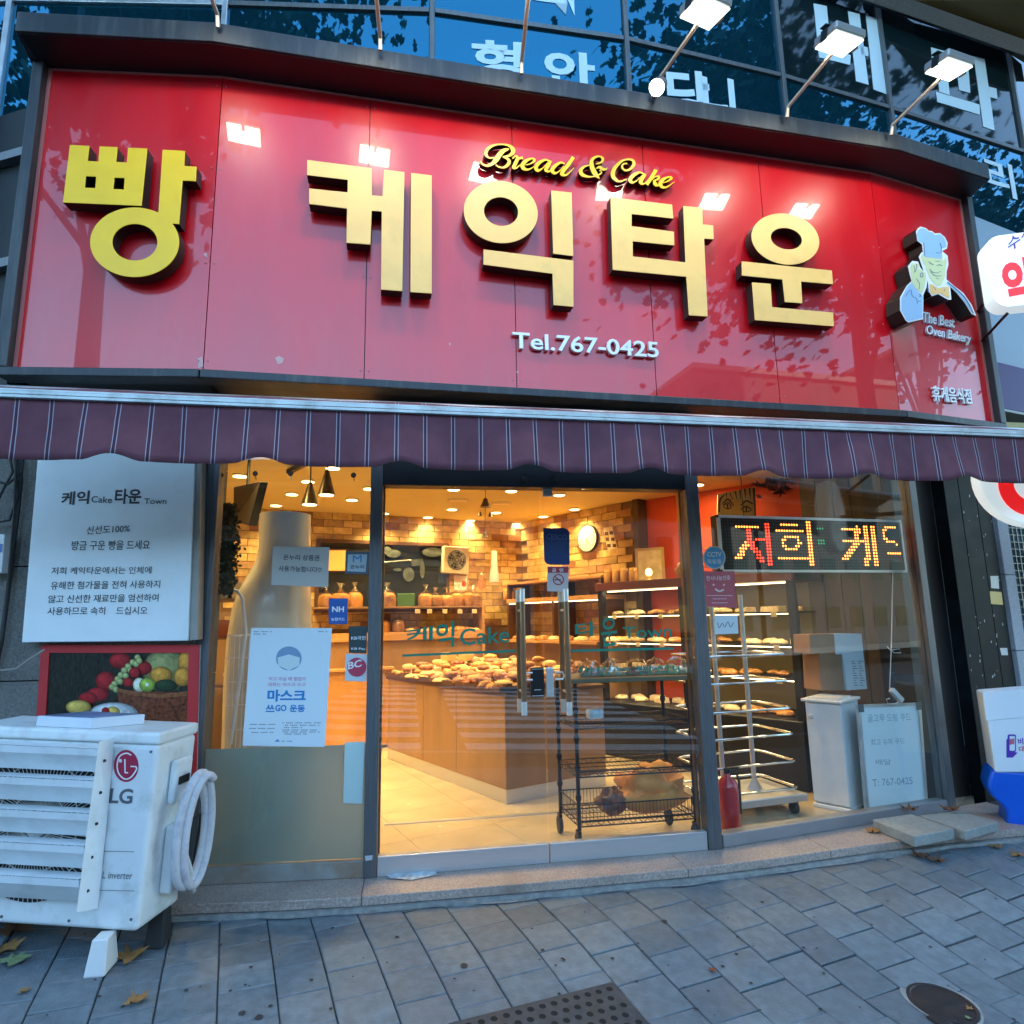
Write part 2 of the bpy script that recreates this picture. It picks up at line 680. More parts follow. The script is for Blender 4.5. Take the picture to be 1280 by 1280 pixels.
# ================================================================== SETTING
# ------------------------------------------------------------------ pavement
M_BED = mat('joint_sand', (0.05, 0.052, 0.055), 0.95, var=0.3, vscale=60)
M_PAVE = [mat('paver_grey_%d' % i, c, 0.58, var=0.18, vscale=22, bump=.5, bscale=160, dirt=(0.085, 0.10, 0.115), dscale=9, damt=.4, rand=.10, stain=(0.085, 0.095, 0.105))
          for i, c in enumerate([(0.150, 0.19, 0.215), (0.165, 0.205, 0.23), (0.135, 0.17, 0.195), (0.16, 0.19, 0.21)])]
M_ASPH = mat('asphalt', (0.05, 0.05, 0.052), 0.85, var=0.25, vscale=40, bump=.4, bscale=120)
M_ROADP = mat('road_paint', (0.75, 0.75, 0.72), 0.6, var=.06)


def gv(x, y, dz=0.0):
    return (x, y, gz(x, y) + dz)


mb = MB()
gx_ = [-25, -4, -2.4, -1.8] + [-1.6 + .2 * i for i in range(32)] + [6, 9, 25]
gy_ = [-1.6, 1.0, 2.4] + [2.5 + .1 * i for i in range(13)] + [5.6]
mb.v = [Vector(gv(x, min(y, 5.6), -.012)) for x in gx_ for y in gy_]
mb.f = [(i * len(gy_) + j, (i + 1) * len(gy_) + j, (i + 1) * len(gy_) + j + 1, i * len(gy_) + j + 1) for i in range(len(gx_) - 1) for j in range(len(gy_) - 1)
        if not (-1.79 < (gx_[i] + gx_[i + 1]) / 2 < 4.3 and gy_[j] > 3.65)]
pavement = mb.build('pavement', M_BED, kind='structure')
A = Vector((-0.252, 0.964, 0.0859)).normalized()
B = GN.cross(A).normalized()
G0 = Vector((.5909, 3.55, .0644))
bounds = [3.01, 2.80, 2.585, 2.375, 2.165, 1.95, 1.735, 1.52, 1.33, 1.23, 1.035, .822, .612, .403, .161, -.045, -.275, -.505, -.755, -.968, -1.185, -1.437,
          -1.652, -1.89, -2.11, -2.33, -2.55, -2.77, -2.99, -3.21, -3.43, -3.65]
bounds = [b for b in bounds if b not in (1.33, 1.52, 1.735, 1.95, 2.165, 2.375, 2.585, 2.80, 3.01)]
bounds = [1.23 + .21 * k for k in range(41, 0, -1)] + bounds + [-3.65 - .22 * k for k in range(1, 45)]
stiles = MB()
npv = 0
drain_c = on_ground(700, 1282)
man_c = on_ground(1181, 1258)


paver_mesh = {}
rnd = random.Random(3)
for ci in range(len(bounds) - 1):
    b1, b0 = bounds[ci], bounds[ci + 1]
    ph = .15 if ci % 2 == 1 else .05
    wdt = b1 - b0 - .006
    for k in range(-30, 20):
        a0 = ph + .2 * k - .2
        a1 = a0 + .2
        ctr = G0 + A * ((a0 + a1) / 2) + B * ((b0 + b1) / 2)
        if ctr.y > step_front(ctr.x) + (.06 if abs(ctr.x) < 5 else 0) or ctr.y < -.2:
            continue
        dv = ctr - EYE
        q = C2W.transposed() @ dv
        vis = q.z > .1 and abs(q.x / q.z) < .86 and q.y / q.z < .92
        # cut the pavers that run under the doorstep
        if ctr.y > step_front(ctr.x) - .02:
            a1 = (a0 + a1) / 2 + max(-.06, (step_front(ctr.x) - ctr.y) + .03)
        if vis:
            key = (round(wdt, 3), round(a1 - a0, 3), rnd.randrange(4))
            if key not in paver_mesh:
                h, l = wdt / 2, (a1 - a0 - .004) / 2
                c = .0035
                vs = []
                for (s, z) in ((0, -.03), (0, -.003), (c, 0)):
                    vs += [B * x + A * y + GN * z for x, y in ((-h + s, -l + s), (h - s, -l + s), (h - s, l - s), (-h + s, l - s))]
                fs = [(8, 9, 10, 11)] + [(j * 4 + i, j * 4 + (i + 1) % 4, j * 4 + 4 + (i + 1) % 4, j * 4 + 4 + i) for j in (0, 1) for i in range(4)]
                me = bpy.data.meshes.new('paver')
                me.from_pydata(vs, [], fs)
                me.update()
                me.materials.append(M_PAVE[0 if key[2] == 3 and rnd.random() < .5 else key[2]])
                paver_mesh[key] = me
            o = bpy.data.objects.new('paver', paver_mesh[key])
            COL.objects.link(o)
            o.parent = pavement
            cc = G0 + A * ((a0 + a1) / 2) + B * ((b0 + b1) / 2)
            e = .04
            nn = Vector((-(gz(cc.x + e, cc.y) - gz(cc.x - e, cc.y)) / (2 * e), -(gz(cc.x, cc.y + e) - gz(cc.x, cc.y - e)) / (2 * e), 1)).normalized()
            o.rotation_mode = 'QUATERNION'
            o.rotation_quaternion = GN.rotation_difference(nn)
            o.location = Vector((cc.x, cc.y, gz(cc.x, cc.y))) + nn * (rnd.uniform(-.0025, .0018) - .003)
            npv += 1
        else:
            h, l = wdt / 2, (a1 - a0 - .004) / 2
            cc = G0 + A * ((a0 + a1) / 2) + B * ((b0 + b1) / 2) + GN * -.004
            stiles.add([cc + B * x + A * y for x, y in ((-h, -l), (h, -l), (h, l), (-h, l))], [(0, 1, 2, 3)])
print('pavers', npv)
stiles.build('paver_field', M_PAVE[0], pavement, kind='stuff')
# kerb and road behind the camera
kz = gz(0, -1.6)
mb = MB()
mb.hexa([gv(-25, -1.85, -.15), gv(25, -1.85, -.15), gv(25, -1.6, -.15), gv(-25, -1.6, -.15), gv(-25, -1.85, -.008), gv(25, -1.85, -.008), gv(25, -1.6, -.008), gv(-25, -1.6, -.008)])
mb.build('kerb', M_SLAB, kind='structure')
RZ = -.46


def rz(x, y):
    return gz(x, -1.85) - .14


mb = MB()
mb.add([(-60, -60, RZ - .9), (60, -60, RZ - .9), (60, 30, RZ - .9), (-60, 30, RZ - .9)], [(0, 1, 2, 3)])
mb.build('ground', M_ASPH, kind='structure')
mb = MB()
mb.add([(-25, -13, rz(-25, 0)), (25, -13, rz(25, 0)), (25, -1.85, rz(25, 0)), (-25, -1.85, rz(-25, 0))], [(0, 1, 2, 3)])
road = mb.build('road', M_ASPH, kind='structure')
mb = MB()
for i in range(10):
    y0 = -2.6 - i * 1.0
    for xa, xb in ((-3.6, .2), (.9, 5.2)):
        mb.add([(xa, y0 - .5, rz(xa, 0) + .004), (xb, y0 - .5, rz(xb, 0) + .004), (xb, y0, rz(xb, 0) + .004), (xa, y0, rz(xa, 0) + .004)], [(0, 1, 2, 3)])
mb.build('road_marking', M_ROADP, road)

# doorstep of granite slabs with a rough concrete footing
doorstep = thing('doorstep', None, None, (0, 3.5, 0), kind='structure')


def sfp(x, o):
    return (x, step_front(x) + o)


for (x0, x1) in ((-1.75, -.223), (-.22, 1.508), (1.511, 2.42), (2.423, 4.1)):
    m_ = MB()
    xm = [x0] + [a for a, _ in STEPF if x0 + .05 < a < x1 - .05] + [x1]
    def yb_(x):
        return 3.79 + max(0, -.19 - x) * .0875 + max(0, x - 1.8) * .1763
    m_.plan([sfp(x, 0) for x in xm] + [(x1, yb_(x1))] + ([(1.8, 3.79)] if x0 < 1.8 < x1 else []) + [(x0, yb_(x0))], .075, FL)
    m_.build('granite_slab', M_GRANITE, doorstep, bevel=.004)
m_ = MB()
xs = [-1.76 + .09 * i for i in range(66)]
for i in range(len(xs) - 1):
    a, b = xs[i], xs[i + 1]
    ja, jb = -.025 + .018 * noise.noise((a * 5, 0, 0)), -.025 + .018 * noise.noise((b * 5, 0, 0))
    m_.plan([sfp(a, ja), sfp(b, jb), (b, 4.3), (a, 4.3)], -.5, .071)
m_.build('footing', M_CONC, doorstep, smooth=True)
m_ = MB()
prev = None
for i in range(len(xs) - 1):
    a, b = xs[i], xs[i + 1]
    wa, wb = .035 + .045 * noise.noise((a * 3, 2, 0)), .035 + .045 * noise.noise((b * 3, 2, 0))
    ya, yb = step_front(a), step_front(b)
    m_.add([gv(a, ya - wa, .002), gv(b, yb - wb, .002), gv(b, yb, .006), gv(a, ya, .006)], [(0, 1, 2, 3)])
m_.build('mortar_strip', M_CONC, doorstep)

# ------------------------------------------------------------------ shop room
M_TILE = mat('floor_tile', (0.52, 0.42, 0.28), 0.22, var=0.12, vscale=3, coat=.3)
M_GROUT = mat('grout', (0.22, 0.17, 0.11), 0.8)
M_WALLP = mat('interior_plaster', (0.50, 0.44, 0.33), 0.8, var=.04)
M_BRKS = [mat('brick_%s' % n, c, 0.75, var=.25, vscale=14, bump=.5, bscale=60, rand=.16)
          for n, c in (('tan', (.46, .30, .11)), ('gold', (.55, .38, .14)), ('rust', (.27, .12, .045)), ('brown', (.34, .19, .08)))]
M_REDW = mat('red_wall_paint', (0.62, 0.07, 0.012), 0.6, var=.04)
M_PANEL = mat('timber_panelling', (0.075, 0.045, 0.02), 0.5, var=.25, vscale=6, stretch=(3, 3, .3))

lb = DL.w(247, 1082)
lt_x = lb.x
bl = BW.pt(-2.6, 0)
corner = Vector((1.47, 8.22, 0))
floor_poly = [(lt_x, lb.y + .05), (-.19, 3.81), (1.80, 3.81), (3.86, 4.18), (4.4, 4.6), (3.2, 7.2), (1.9, 8.6), (-3.2, 7.2)]
mb = MB()
mb.plan([(lt_x - .1, lb.y), (-.19, 3.77), (1.80, 3.77), (3.95, 4.15), (4.4, 4.6), (3.2, 7.4), (1.9, 8.7), (-3.2, 7.3)], -.1, FL - .004)
ifloor = mb.build('interior_floor', M_GROUT, kind='structure')
iu = Vector((cos(radians(20)), sin(radians(20)), 0))
iv = Vector((-iu.y, iu.x, 0))
tile_me = bpy.data.meshes.new('tile')
_h = .2985
tile_me.from_pydata([iu * x + iv * y + Vector((0, 0, z)) for z in (-.008, 0) for x, y in ((-_h, -_h), (_h, -_h), (_h, _h), (-_h, _h))], [],
                    [(4, 5, 6, 7), (0, 1, 5, 4), (1, 2, 6, 5), (2, 3, 7, 6), (3, 0, 4, 7)])
tile_me.materials.append(M_TILE)


def inside(p, poly):
    c = False
    for i in range(len(poly)):
        a, b = poly[i], poly[i - 1]
        if (a[1] > p[1]) != (b[1] > p[1]) and p[0] < (b[0] - a[0]) * (p[1] - a[1]) / (b[1] - a[1]) + a[0]:
            c = not c
    return c


for i in range(-9, 12):
    for j in range(-2, 12):
        c = Vector((0.4, 4.1, FL)) + iu * (.6 * i) + iv * (.6 * j)
        cs = [(c + iu * sx * _h + iv * sy * _h) for sx, sy in ((-1, -1), (1, -1), (1, 1), (-1, 1))]
        ins_ = [inside(v.to_2d(), floor_poly) for v in cs]
        if all(ins_):
            o = bpy.data.objects.new('tile', tile_me)
            COL.objects.link(o)
            o.parent = ifloor
            o.location = c
        elif any(ins_):                       # a tile cut to the wall line
            pl = [(v.x, v.y) for v in cs]
            for k in range(len(floor_poly)):
                a, b = Vector(floor_poly[k]), Vector(floor_poly[(k + 1) % len(floor_poly)])
                q = []
                for n_ in range(len(pl)):
                    p1, p2 = Vector(pl[n_]), Vector(pl[(n_ + 1) % len(pl)])
                    s1, s2 = (b - a).cross(p1 - a), (b - a).cross(p2 - a)
                    if s1 >= 0:
                        q.append(tuple(p1))
                    if (s1 >= 0) != (s2 >= 0):
                        q.append(tuple(p1.lerp(p2, s1 / (s1 - s2))))
                pl = q
                if len(pl) < 3:
                    break
            if len(pl) >= 3:
                M_ = MB()
                M_.plan(pl, FL - .008, FL)
                M_.build('tile', M_TILE, ifloor)
mb = MB()
mb.box(-3.4, 4.6, 3.80, 9.2, CE, CE + .1)
ceil_ = mb.build('ceiling', M_CEIL, kind='structure')


def wall(name, P, u0, u1, z0, z1, m, th=.12):
    M_ = MB()
    M_.pbox(P, u0, u1, z0, z1, -th, 0)
    return M_.build(name, m, kind='structure')


M_MORT = mat('mortar', (0.20, 0.12, 0.06), 0.9)
w_back = wall('wall_back', BW, -3.0, 1.95, 0, CE, M_MORT)
w_right = wall('wall_right', RW, -.1, 1.98, 0, CE, M_MORT)
LW = Plane((-2.82, 6.93), 90 - 25)
mb = MB()
mb.plan([(-2.95, 6.85), (lt_x - .12, 3.88), (lt_x - .02, 3.90), (-2.75, 7.0)], 0, CE)
mb.build('wall_left', M_WALLP, kind='structure')


def lay_bricks(parent, P, u0, u1, z0, z1, bw, bh, gap=.007, lim=290, seed=1):
    r = random.Random(seed)
    mes = []
    for m in M_BRKS:
        M_ = MB()
        M_.obox((0, 0, 0), P.u, P.n, (0, 0, 1), (bw - gap) / 2, .009, (bh - gap) / 2)
        me = bpy.data.meshes.new('brick')
        me.from_pydata(M_.v, [], M_.f)
        me.materials.append(m)
        mes.append(me)
    n = 0
    rows = int((z1 - z0) / bh)
    for j in range(rows):
        z = z1 - (j + .5) * bh
        off = (j % 2) * bw / 2 + r.uniform(-.02, .02)
        k = 0
        while True:
            u = u0 + off + (k + .5) * bw
            k += 1
            if u + bw / 2 > u1:
                break
            if n >= lim:
                return
            o = bpy.data.objects.new('brick', r.choices(mes, (5, 4, 1.2, 2))[0])
            COL.objects.link(o)
            o.parent = parent
            o.location = P.pt(u, z, .004 + r.uniform(0, .006))
            n += 1


lay_bricks(w_back, BW, -1.7, 1.93, EYE.z - .1, CE, .225, .084)
lay_bricks(w_right, RW, .02, 1.96, EYE.z - .35, CE, .225, .084, seed=4)
RED = Plane(RW.pt(2.0, 0, -.12).to_2d(), -61)
mb = MB()
mb.pbox(RW, 1.98, 2.06, 0, CE, -.3, .04)
mb.build('wall_pier', M_PANEL, kind='structure')
wall('wall_red', Plane(RW.pt(2.06, 0, -.10).to_2d(), -50), 0, 2.1, 0, CE, M_REDW)
TP = Plane((3.30, 5.35), -57)
w_pan = wall('wall_panelled', TP, .32, 1.17, 0, CE, M_BLACK)
for i in range(3, 9):
    M_ = MB()
    M_.pbox(TP, -.1 + i * .14, -.1 + i * .14 + .133, FL, CE - .002, .001, .014)
    M_.build('board', M_PANEL, w_pan)
# the block above and around the room keeps the sun out
M_BLDG = mat('building_render', (0.30, 0.31, 0.32), 0.8, var=.1)
mb = MB()
mb.plan([(-22, 4.8), (-3, 4.25), (0, 3.95), (2, 3.95), (4.2, 4.3), (22, 9.5), (22, 16), (-22, 16)], 2.95, 30)
block = mb.build('upper_storeys', M_BLDG, kind='structure')
mb = MB()
mb.box(-14, -3.2, 4.6, 14, -1.2, 2.95)
mb.box(5.2, 16, 6.2, 14, -1.2, 2.95)
mb.box(-3.2, 5.2, 9.4, 14, -1.2, 2.95)
mb.build('rear_building', M_BLDG, kind='structure')

# ------------------------------------------------------------------ shopfront
shop = thing('shopfront', 'glazed bakery shopfront with dark metal frames under the striped awning', 'shopfront', (.8, 3.75, FL))
HT = D.uz(674, 610)[1]                         # underside of the door header
TOP = 2.74


def post(P, u0, u1, m, o0=-.06, o1=.03, z0=FL, z1=TOP, name='mullion'):
    M_ = MB()
    M_.pbox(P, u0, u1, z0, z1, o0, o1)
    return M_.build(name, m, shop, bevel=.003)


ul0, ul1 = D.uz(453.5, 1098, .03)[0], D.uz(470.5, 1092, .03)[0]
ur0, ur1 = D.uz(886.5, 1061, .03)[0], D.uz(903.8, 1061, .03)[0]
post(D, ul0, ul1, M_FRAME)
post(D, ur0, ur1, M_FRAME)
uL = DL.uz(247, 1082)[0]
uR = DR.uz(1186, 1004)[0]
post(DL, uL - .03, uL + .0, M_FRAME)
post(DR, uR - .035, uR + .03, M_FRAME)
# left bay
xg = DL.uz(453, 1075)[0] + .01
zs = DL.uz(350, 1079)[1]
M_ = MB()
M_.pbox(DL, uL, xg, FL + .002, zs, -.05, .02)
M_.build('sill_panel', mat('stained_sill', (0.34, 0.33, 0.30), 0.4, 0.3, var=.15, dirt=(0.30, 0.13, 0.02), dscale=2.2, damt=.8), shop, bevel=.002)
zfr = (DL.uz(247, 931)[1] + DL.uz(455, 937)[1]) / 2
M_ = MB()
M_.pbox(DL, uL, xg, zs, 2.72, -.008, 0)
M_.build('glass_pane', M_GLASS, shop)
m_fr = mat('frosted_film', (0.42, 0.54, 0.48), 0.5, trans=.5, var=.03)
M_ = MB()
M_.pbox(DL, uL + .004, xg, zs + .004, zfr, -.012, -.009)
M_.build('frosted_film', m_fr, shop)
# right bay
ug = DR.uz(903, 1045)[0] - .01
z_r0, z_r1 = FL + .002, DR.uz(1040, 1021)[1]
M_ = MB()
M_.pbox(DR, ug, uR - .035, z_r0, z_r1, -.06, .02)
M_.build('bottom_rail', mat('rail_satin', (.30, .31, .32), .4, .4, var=.06), shop, bevel=.003)
M_ = MB()
M_.pbox(DR, ug, uR - .035, z_r1, 2.72, -.012, -.004)
M_.build('glass_pane', M_GLASS, shop)
# header over the doors
M_ = MB()
M_.pbox(D, ul1, ur0, HT, HT + .16, -.09, .02)
hd = M_.build('door_header', M_BLACK, shop, bevel=.003)
M_ = MB()
M_.pbox(D, ul1, ur0, HT + .162, 2.9, -.05, 0)
M_.build('header_panel', M_BLACK, shop)
for (px, py) in ((657, 598), (694, 599)):
    M_ = MB()
    q = D.w(px, py, .03)
    M_.lathe(q, [(.02, -.012), (.026, 0), (.012, .018)], 12, (0, -1, 0))
    M_.build('bolt_cap', M_RUBBER, hd, smooth=True)
M_ = MB()
q = D.w(684, 617, -.05)
M_.box(q.x - .03, q.x + .03, q.y - .02, q.y + .03, q.z - .02, q.z + .03)
M_.build('door_sensor', M_PLAST, hd, bevel=.004)
# doors
um = D.uz(686, 1065, .0)[0]
zb0, zb1 = D.uz(686, 1077)[1], D.uz(686, 1053)[1]
doors = []
for k, (a, b) in enumerate(((ul1 + .004, um - .003), (um + .003, ur0 - .004))):
    dr = thing('glass_door', None, None, D.pt((a + b) / 2, FL, 0) - shop.location)
    dr.parent = shop
    M_ = MB()
    M_.pbox(D, a, b, zb0, zb1, -.025, .022)
    M_.build('door_rail', M_STEEL, dr, bevel=.002)
    M_ = MB()
    M_.pbox(D, a, b, zb1, HT - .004, -.006, .006)
    M_.build('door_glass', M_GLASSD, dr)
    doors.append(dr)
# side channels of the doors (the bronze returns of the posts)
for u, o in ((ul1, 1), (ur0, -1)):
    M_ = MB()
    M_.pbox(D, min(u, u + o * .012), max(u, u + o * .012), FL, HT, -.10, -.062)
    M_.build('door_stop', M_BRONZE, shop)
M_ = MB()
sa, sb = on_z(473, 1030, FL), on_z(683, 1015, FL)
M_.box(-.15, 1.72, 4.60, 4.64, FL + .0005, FL + .006)
M_.build('floor_strip', M_STEEL, ifloor)
# pull handles: a rod outside and one inside on each door
M_ROD = mat('handle_timber', (0.16, 0.085, 0.04), 0.3, coat=.6, var=.15)
M_RODT = mat('handle_satin', (0.66, 0.68, 0.68), 0.3, 0.5)
for dr, px in ((doors[0], 654), (doors[1], 709.5)):
    for off in (.07, -.07):
        h = thing('pull_handle', None, None, (0, 0, 0))
        h.parent = dr
        us = D.uz(px, 735, .07)[0]
        us = (D.uz(px, 815, .07)[0])
        z0, z1 = D.uz(px, 894, .07)[1], D.uz(px, 736, .07)[1]
        z2, z3 = z0 + .075, z1 - .075
        M_ = MB()
        M_.tube([D.pt(us, z2, off), D.pt(us, z3, off)], .016, 14)
        me = M_.build('handle_bar', [M_ROD, M_RODT], h, smooth=True)
        for za_, zb_2 in ((z3, z1), (z0 - .001, z2)):
            M2 = MB()
            M2.tube([D.pt(us, za_, off), D.pt(us, zb_2, off)], .0168, 14)
            M2.build('handle_cap', M_RODT, h, smooth=True)
        for zz in (z2 + .05, z3 - .05):
            M2 = MB()
            M2.tube([D.pt(us, zz, off), D.pt(us, zz, .006 if off > 0 else -.006)], .008, 8)
            M2.build('handle_fixing', M_RODT, h, smooth=True)
# locks
for dr, (xa, ya, xb, yb), m in ((doors[0], (664, 834, 680, 872), M_BLACK), (doors[1], (683.5, 834, 692, 872), M_STEEL)):
    u0, z0 = D.uz(xa, yb, .03)
    u1, z1 = D.uz(xb, ya, .03)
    M_ = MB()
    M_.pbox(D, u0, u1, z0, z1, .007, .03)
    lk = M_.build('door_lock', m, dr, bevel=.006, seg=3)
    M_ = MB()
    if m is M_BLACK:
        M_.pbox(D, u0 + .005, u1 - .005, z1 - .012, z1 - .007, .0305, .032)
        M_.pbox(D, u0 + .005, u1 - .005, z0 + .006, z0 + .011, .0305, .032)
        M_.pbox(D, u0 + .02, u1 - .02, z0 + .04, z0 + .045, .0305, .032)
        M_.build('lock_trim', M_CHROME, lk)
    M_ = MB()
    s_ = 1 if dr is doors[1] else -1
    uu = (u0 + u1) / 2 + s_ * .03
    M_.tube([D.pt(uu, z1 - .03, .03), D.pt(uu + s_ * .045, z1 - .03, .03), D.pt(uu + s_ * .055, z1 - .05, .03), D.pt(uu + s_ * .045, z1 - .07, .03), D.pt(uu, z1 - .07, .03)], .006, 8)
    M_.build('hasp', M_STEEL, dr, smooth=True)
# green lettering on the doors
M_GRN = mat('green_vinyl', (0.0, 0.20, 0.13), 0.5)
o_ = .0075
for dr, s, a, b, h, bo in ((doors[0], '케', (508, 804), (541, 800), 18, .02), (doors[0], '익', (545, 811), (568, 808), 32, .02), (doors[0], 'Cake', (575, 807), (637, 803), 21, .01),
                           (doors[1], '타', (719, 797), (746, 794), 18, .02), (doors[1], '운', (752, 809), (772, 806), 36, .01), (doors[1], 'Town', (779, 799), (840, 796), 15, .01),
                           (doors[1], '맛있는 빵집!!', (724, 845), (850, 842), 12, .0)):
    text(D, s, a, b, h, o_, M_GRN, dr, bold=bo)
for dr, a, b in ((doors[0], (503, 818), (645, 812)), (doors[1], (714, 812), (842, 809))):
    pxprism(D, [a, (a[0], a[1] + 3), (b[0], b[1] + 3), b], o_, o_ + .0005, 'underline', M_GRN, dr)

# ------------------------------------------------------------------ upper glazing (curtain wall)
TZ = EYE.z + 4.1327
cwx = [on_z(x, y, TZ) for x, y in ((15, 1), (283, 6), (540, 15), (782, 50), (977, 96), (1112, 136), (1280, 191))]
cwx = [Vector((-6.2, 4.9, TZ))] + cwx + [Vector((9.5, 5.6, TZ))]
cw = thing('office_glazing', 'blue mirrored office windows with white vinyl lettering above the bakery sign', 'window wall', (1, 3.9, 4.4))
zlo, zhi = 4.2, 9.0
CWP = []
for i in range(len(cwx) - 1):
    a, b = cwx[i], cwx[i + 1]
    yaw = math.degrees(math.atan2(b.y - a.y, b.x - a.x))
    P = Plane(a.to_2d(), yaw)
    L_ = (b.to_2d() - a.to_2d()).length
    CWP.append((P, L_))
    dark = i >= 5
    for (z0, z1) in ((zlo, TZ - .02), (TZ + .02, TZ + 1.25), (TZ + 1.29, TZ + 2.5), (TZ + 2.54, zhi)):
        if i < 3 and False:
            continue
        M_ = MB()
        M_.pbox(P, .02, L_ - .02, z0, z1, -.03, 0)
        M_.build('glass_pane', M_DARKGL if dark and z0 > TZ - .5 and z1 < TZ + 3 else M_BLUEGL, cw)
    M_ = MB()
    M_.pbox(P, -.018, .018, zlo, zhi, -.05, .025)
    M_.build('mullion', M_ALU if i < 3 else M_FRAME, cw, bevel=.003)
    for z in (TZ, TZ + 1.27, TZ + 2.52):
        M_ = MB()
        M_.pbox(P, .019, L_ - .019, z - .018, z + .018, -.04, .02)
        M_.build('transom', M_ALU if i < 2 else M_FRAME, cw, bevel=.003)
M_VIN = mat('white_vinyl', (0.62, 0.76, 0.84), 0.5)


def cwtext(i, s, a, b, h, bo=.03):
    return text(CWP[i][0], s, a, b, h, .003, M_VIN, cw, bold=bo)


cwtext(3, '형', (590, 97), (654, 100), 48)
cwtext(3, '안', (681, 112), (745, 118), 51)
cwtext(3, '과', (665, 12), (728, 22), 60, .04)
cwtext(4, '당', (836, 148), (890, 152), 62)
cwtext(4, '니', (880, 150), (922, 160), 60)
t3w = lambda x, y: (840 + x / 2.909, y / 2.909)
for i, polys in ((5, [[(515, 12), (563, 22), (578, 182), (650, 200), (648, 236), (535, 208)], [(640, 40), (682, 50), (715, 308), (670, 295)], [(684, 165), (712, 172), (715, 205), (688, 198)], [(705, 55), (748, 68), (780, 342), (733, 325)]]),
                 (6, [[(942, 172), (1075, 208), (1085, 338), (1044, 327), (1036, 240), (945, 212)], [(967, 270), (1003, 279), (1010, 345), (972, 334)], [(960, 333), (1118, 380), (1120, 417), (965, 370)], [(1098, 205), (1137, 215), (1174, 475), (1132, 460)], [(1152, 315), (1180, 322), (1184, 360), (1157, 353)]])):
    for pl in polys:
        pxprism(CWP[i][0], pl, .002, .004, 'lettering', M_VIN, cw, t3w)
cwtext(6, '리', (1236, 238), (1272, 250), 42, .02)
# dark panelled band of the right-hand storey and the brown soffit above it
rb = thing('overhang', 'brown soffit with a dark edge beam jutting out at the top right corner', 'canopy', (6, 3.5, 6.9))
P6 = CWP[6][0]
M_ = MB()
a1_, a2_ = at_y(1080, -8, 3.0), at_y(1290, 62, 3.4)
zz = 6.6
M_.plan([tuple(on_z(1090, 0, zz).to_2d()), tuple(on_z(1300, 0, zz).to_2d()), tuple(on_z(1300, 90, zz).to_2d()), tuple(on_z(1180, 20, zz).to_2d())][::-1], zz, zz + .2)
M_.build('soffit', mat('soffit_brown', (.20, .12, .03), .6), rb)
M_ = MB()
q0, q1 = on_z(1020, -30, zz - .05), on_z(1310, 72, zz - .05)
M_.tube([q0, q1], .07, 4)
M_.build('edge_beam', M_FRAME, rb)

# ------------------------------------------------------------------ sign board
zt, zb = EYE.z + 2.965, EYE.z + 1.252
sign = thing('sign_board', 'large red shop sign with gold Korean letters and a grey hood', 'sign', (1, 3.3, zb))
bendL = SL.p.copy()
bendR = SR.p.copy()
uLm = 0.0
# sign face panels
um0 = (bendL - SM.p).dot(SM.u)
um1 = (bendR - SM.p).dot(SM.u)
# exact bends where the planes meet
bendL = SM.pt(um0, 0)
bendR = SM.pt(um1, 0)
SL = Plane(bendL.to_2d(), -5)
SR = Plane(bendR.to_2d(), 11)
us = [um0 + .0] + [SM.uz(x, y)[0] for x, y in ((459, 300), (643, 330), (812, 340), (962, 360))] + [um1]
uLe = SL.uz(40, 270)[0]
uRe = SR.uz(1221, 390)[0]
for P, a, b in [(SL, uLe, 0)] + [(SM, us[i], us[i + 1]) for i in range(5)] + [(SR, 0, uRe)]:
    M_ = MB()
    M_.pbox(P, a + .0025, b - .0025, zb, zt, -.012, 0)
    M_.build('sign_panel', M_RED, sign)
M_ = MB()
for P, a, b in ((SL, uLe - .02, 0), (SM, um0, um1), (SR, 0, uRe + .02)):
    M_.pbox(P, a + .001, b - .001, zb - .02, zt + .02, -.30, -.014)
M_.build('sign_box', M_BLACK, sign)
M_TRIM = mat('pink_edge_trim', (0.42, 0.13, 0.12), 0.4)
M_ = MB()
M_.pbox(SL, uLe - .0, uLe + .018, zb, zt, .001, .008)
M_.pbox(SR, uRe - .018, uRe, zb, zt, .001, .008)
for P, a, b in ((SL, uLe + .018, 0), (SM, um0, um1), (SR, 0, uRe - .018)):
    M_.pbox(P, a, b, zt - .012, zt - .002, .001, .008)
M_.build('edge_trim', M_TRIM, sign)
M_ = MB()
for P, a, b in ((SL, uLe - .05, 0), (SM, um0, um1), (SR, 0, uRe + .055)):
    M_.pbox(P, a, b, zb - .045, zb - .001, -.06, .05)
M_.pbox(SL, uLe - .055, uLe - .001, zb, zt, -.06, .05)
M_.pbox(SR, uRe + .001, uRe + .055, zb, zt, -.06, .05)
M_.build('sign_frame', M_HOOD, sign, bevel=.004)
# hood
hp = [(-1.99, 3.085), (-1.027, 3.005), (3.134, 3.197), (3.985, 3.36), (4.03, 3.60), (4.2, 4.2), (3.2, 3.97), (1.2, 3.85), (-.5, 3.85), (-2.1, 4.1), (-2.03, 3.35)]
M_ = MB()
M_.plan([(x, y) for x, y in hp], zt + .002, zt + .115)
M_.build('hood', M_HOOD, sign, bevel=.004)
M_ = MB()
hp2 = [(x * 1.0 + (.02 if i in (0,) else 0), y + .012) for i, (x, y) in enumerate(hp[:4])] + [(3.99, 3.56), (3.2, 3.5), (-1.0, 3.3), (-1.98, 3.37)]
M_.plan(hp2, zt - .002, zt + .001)
M_.build('hood_underside', M_BLACK, sign)

# letters
LD = .088


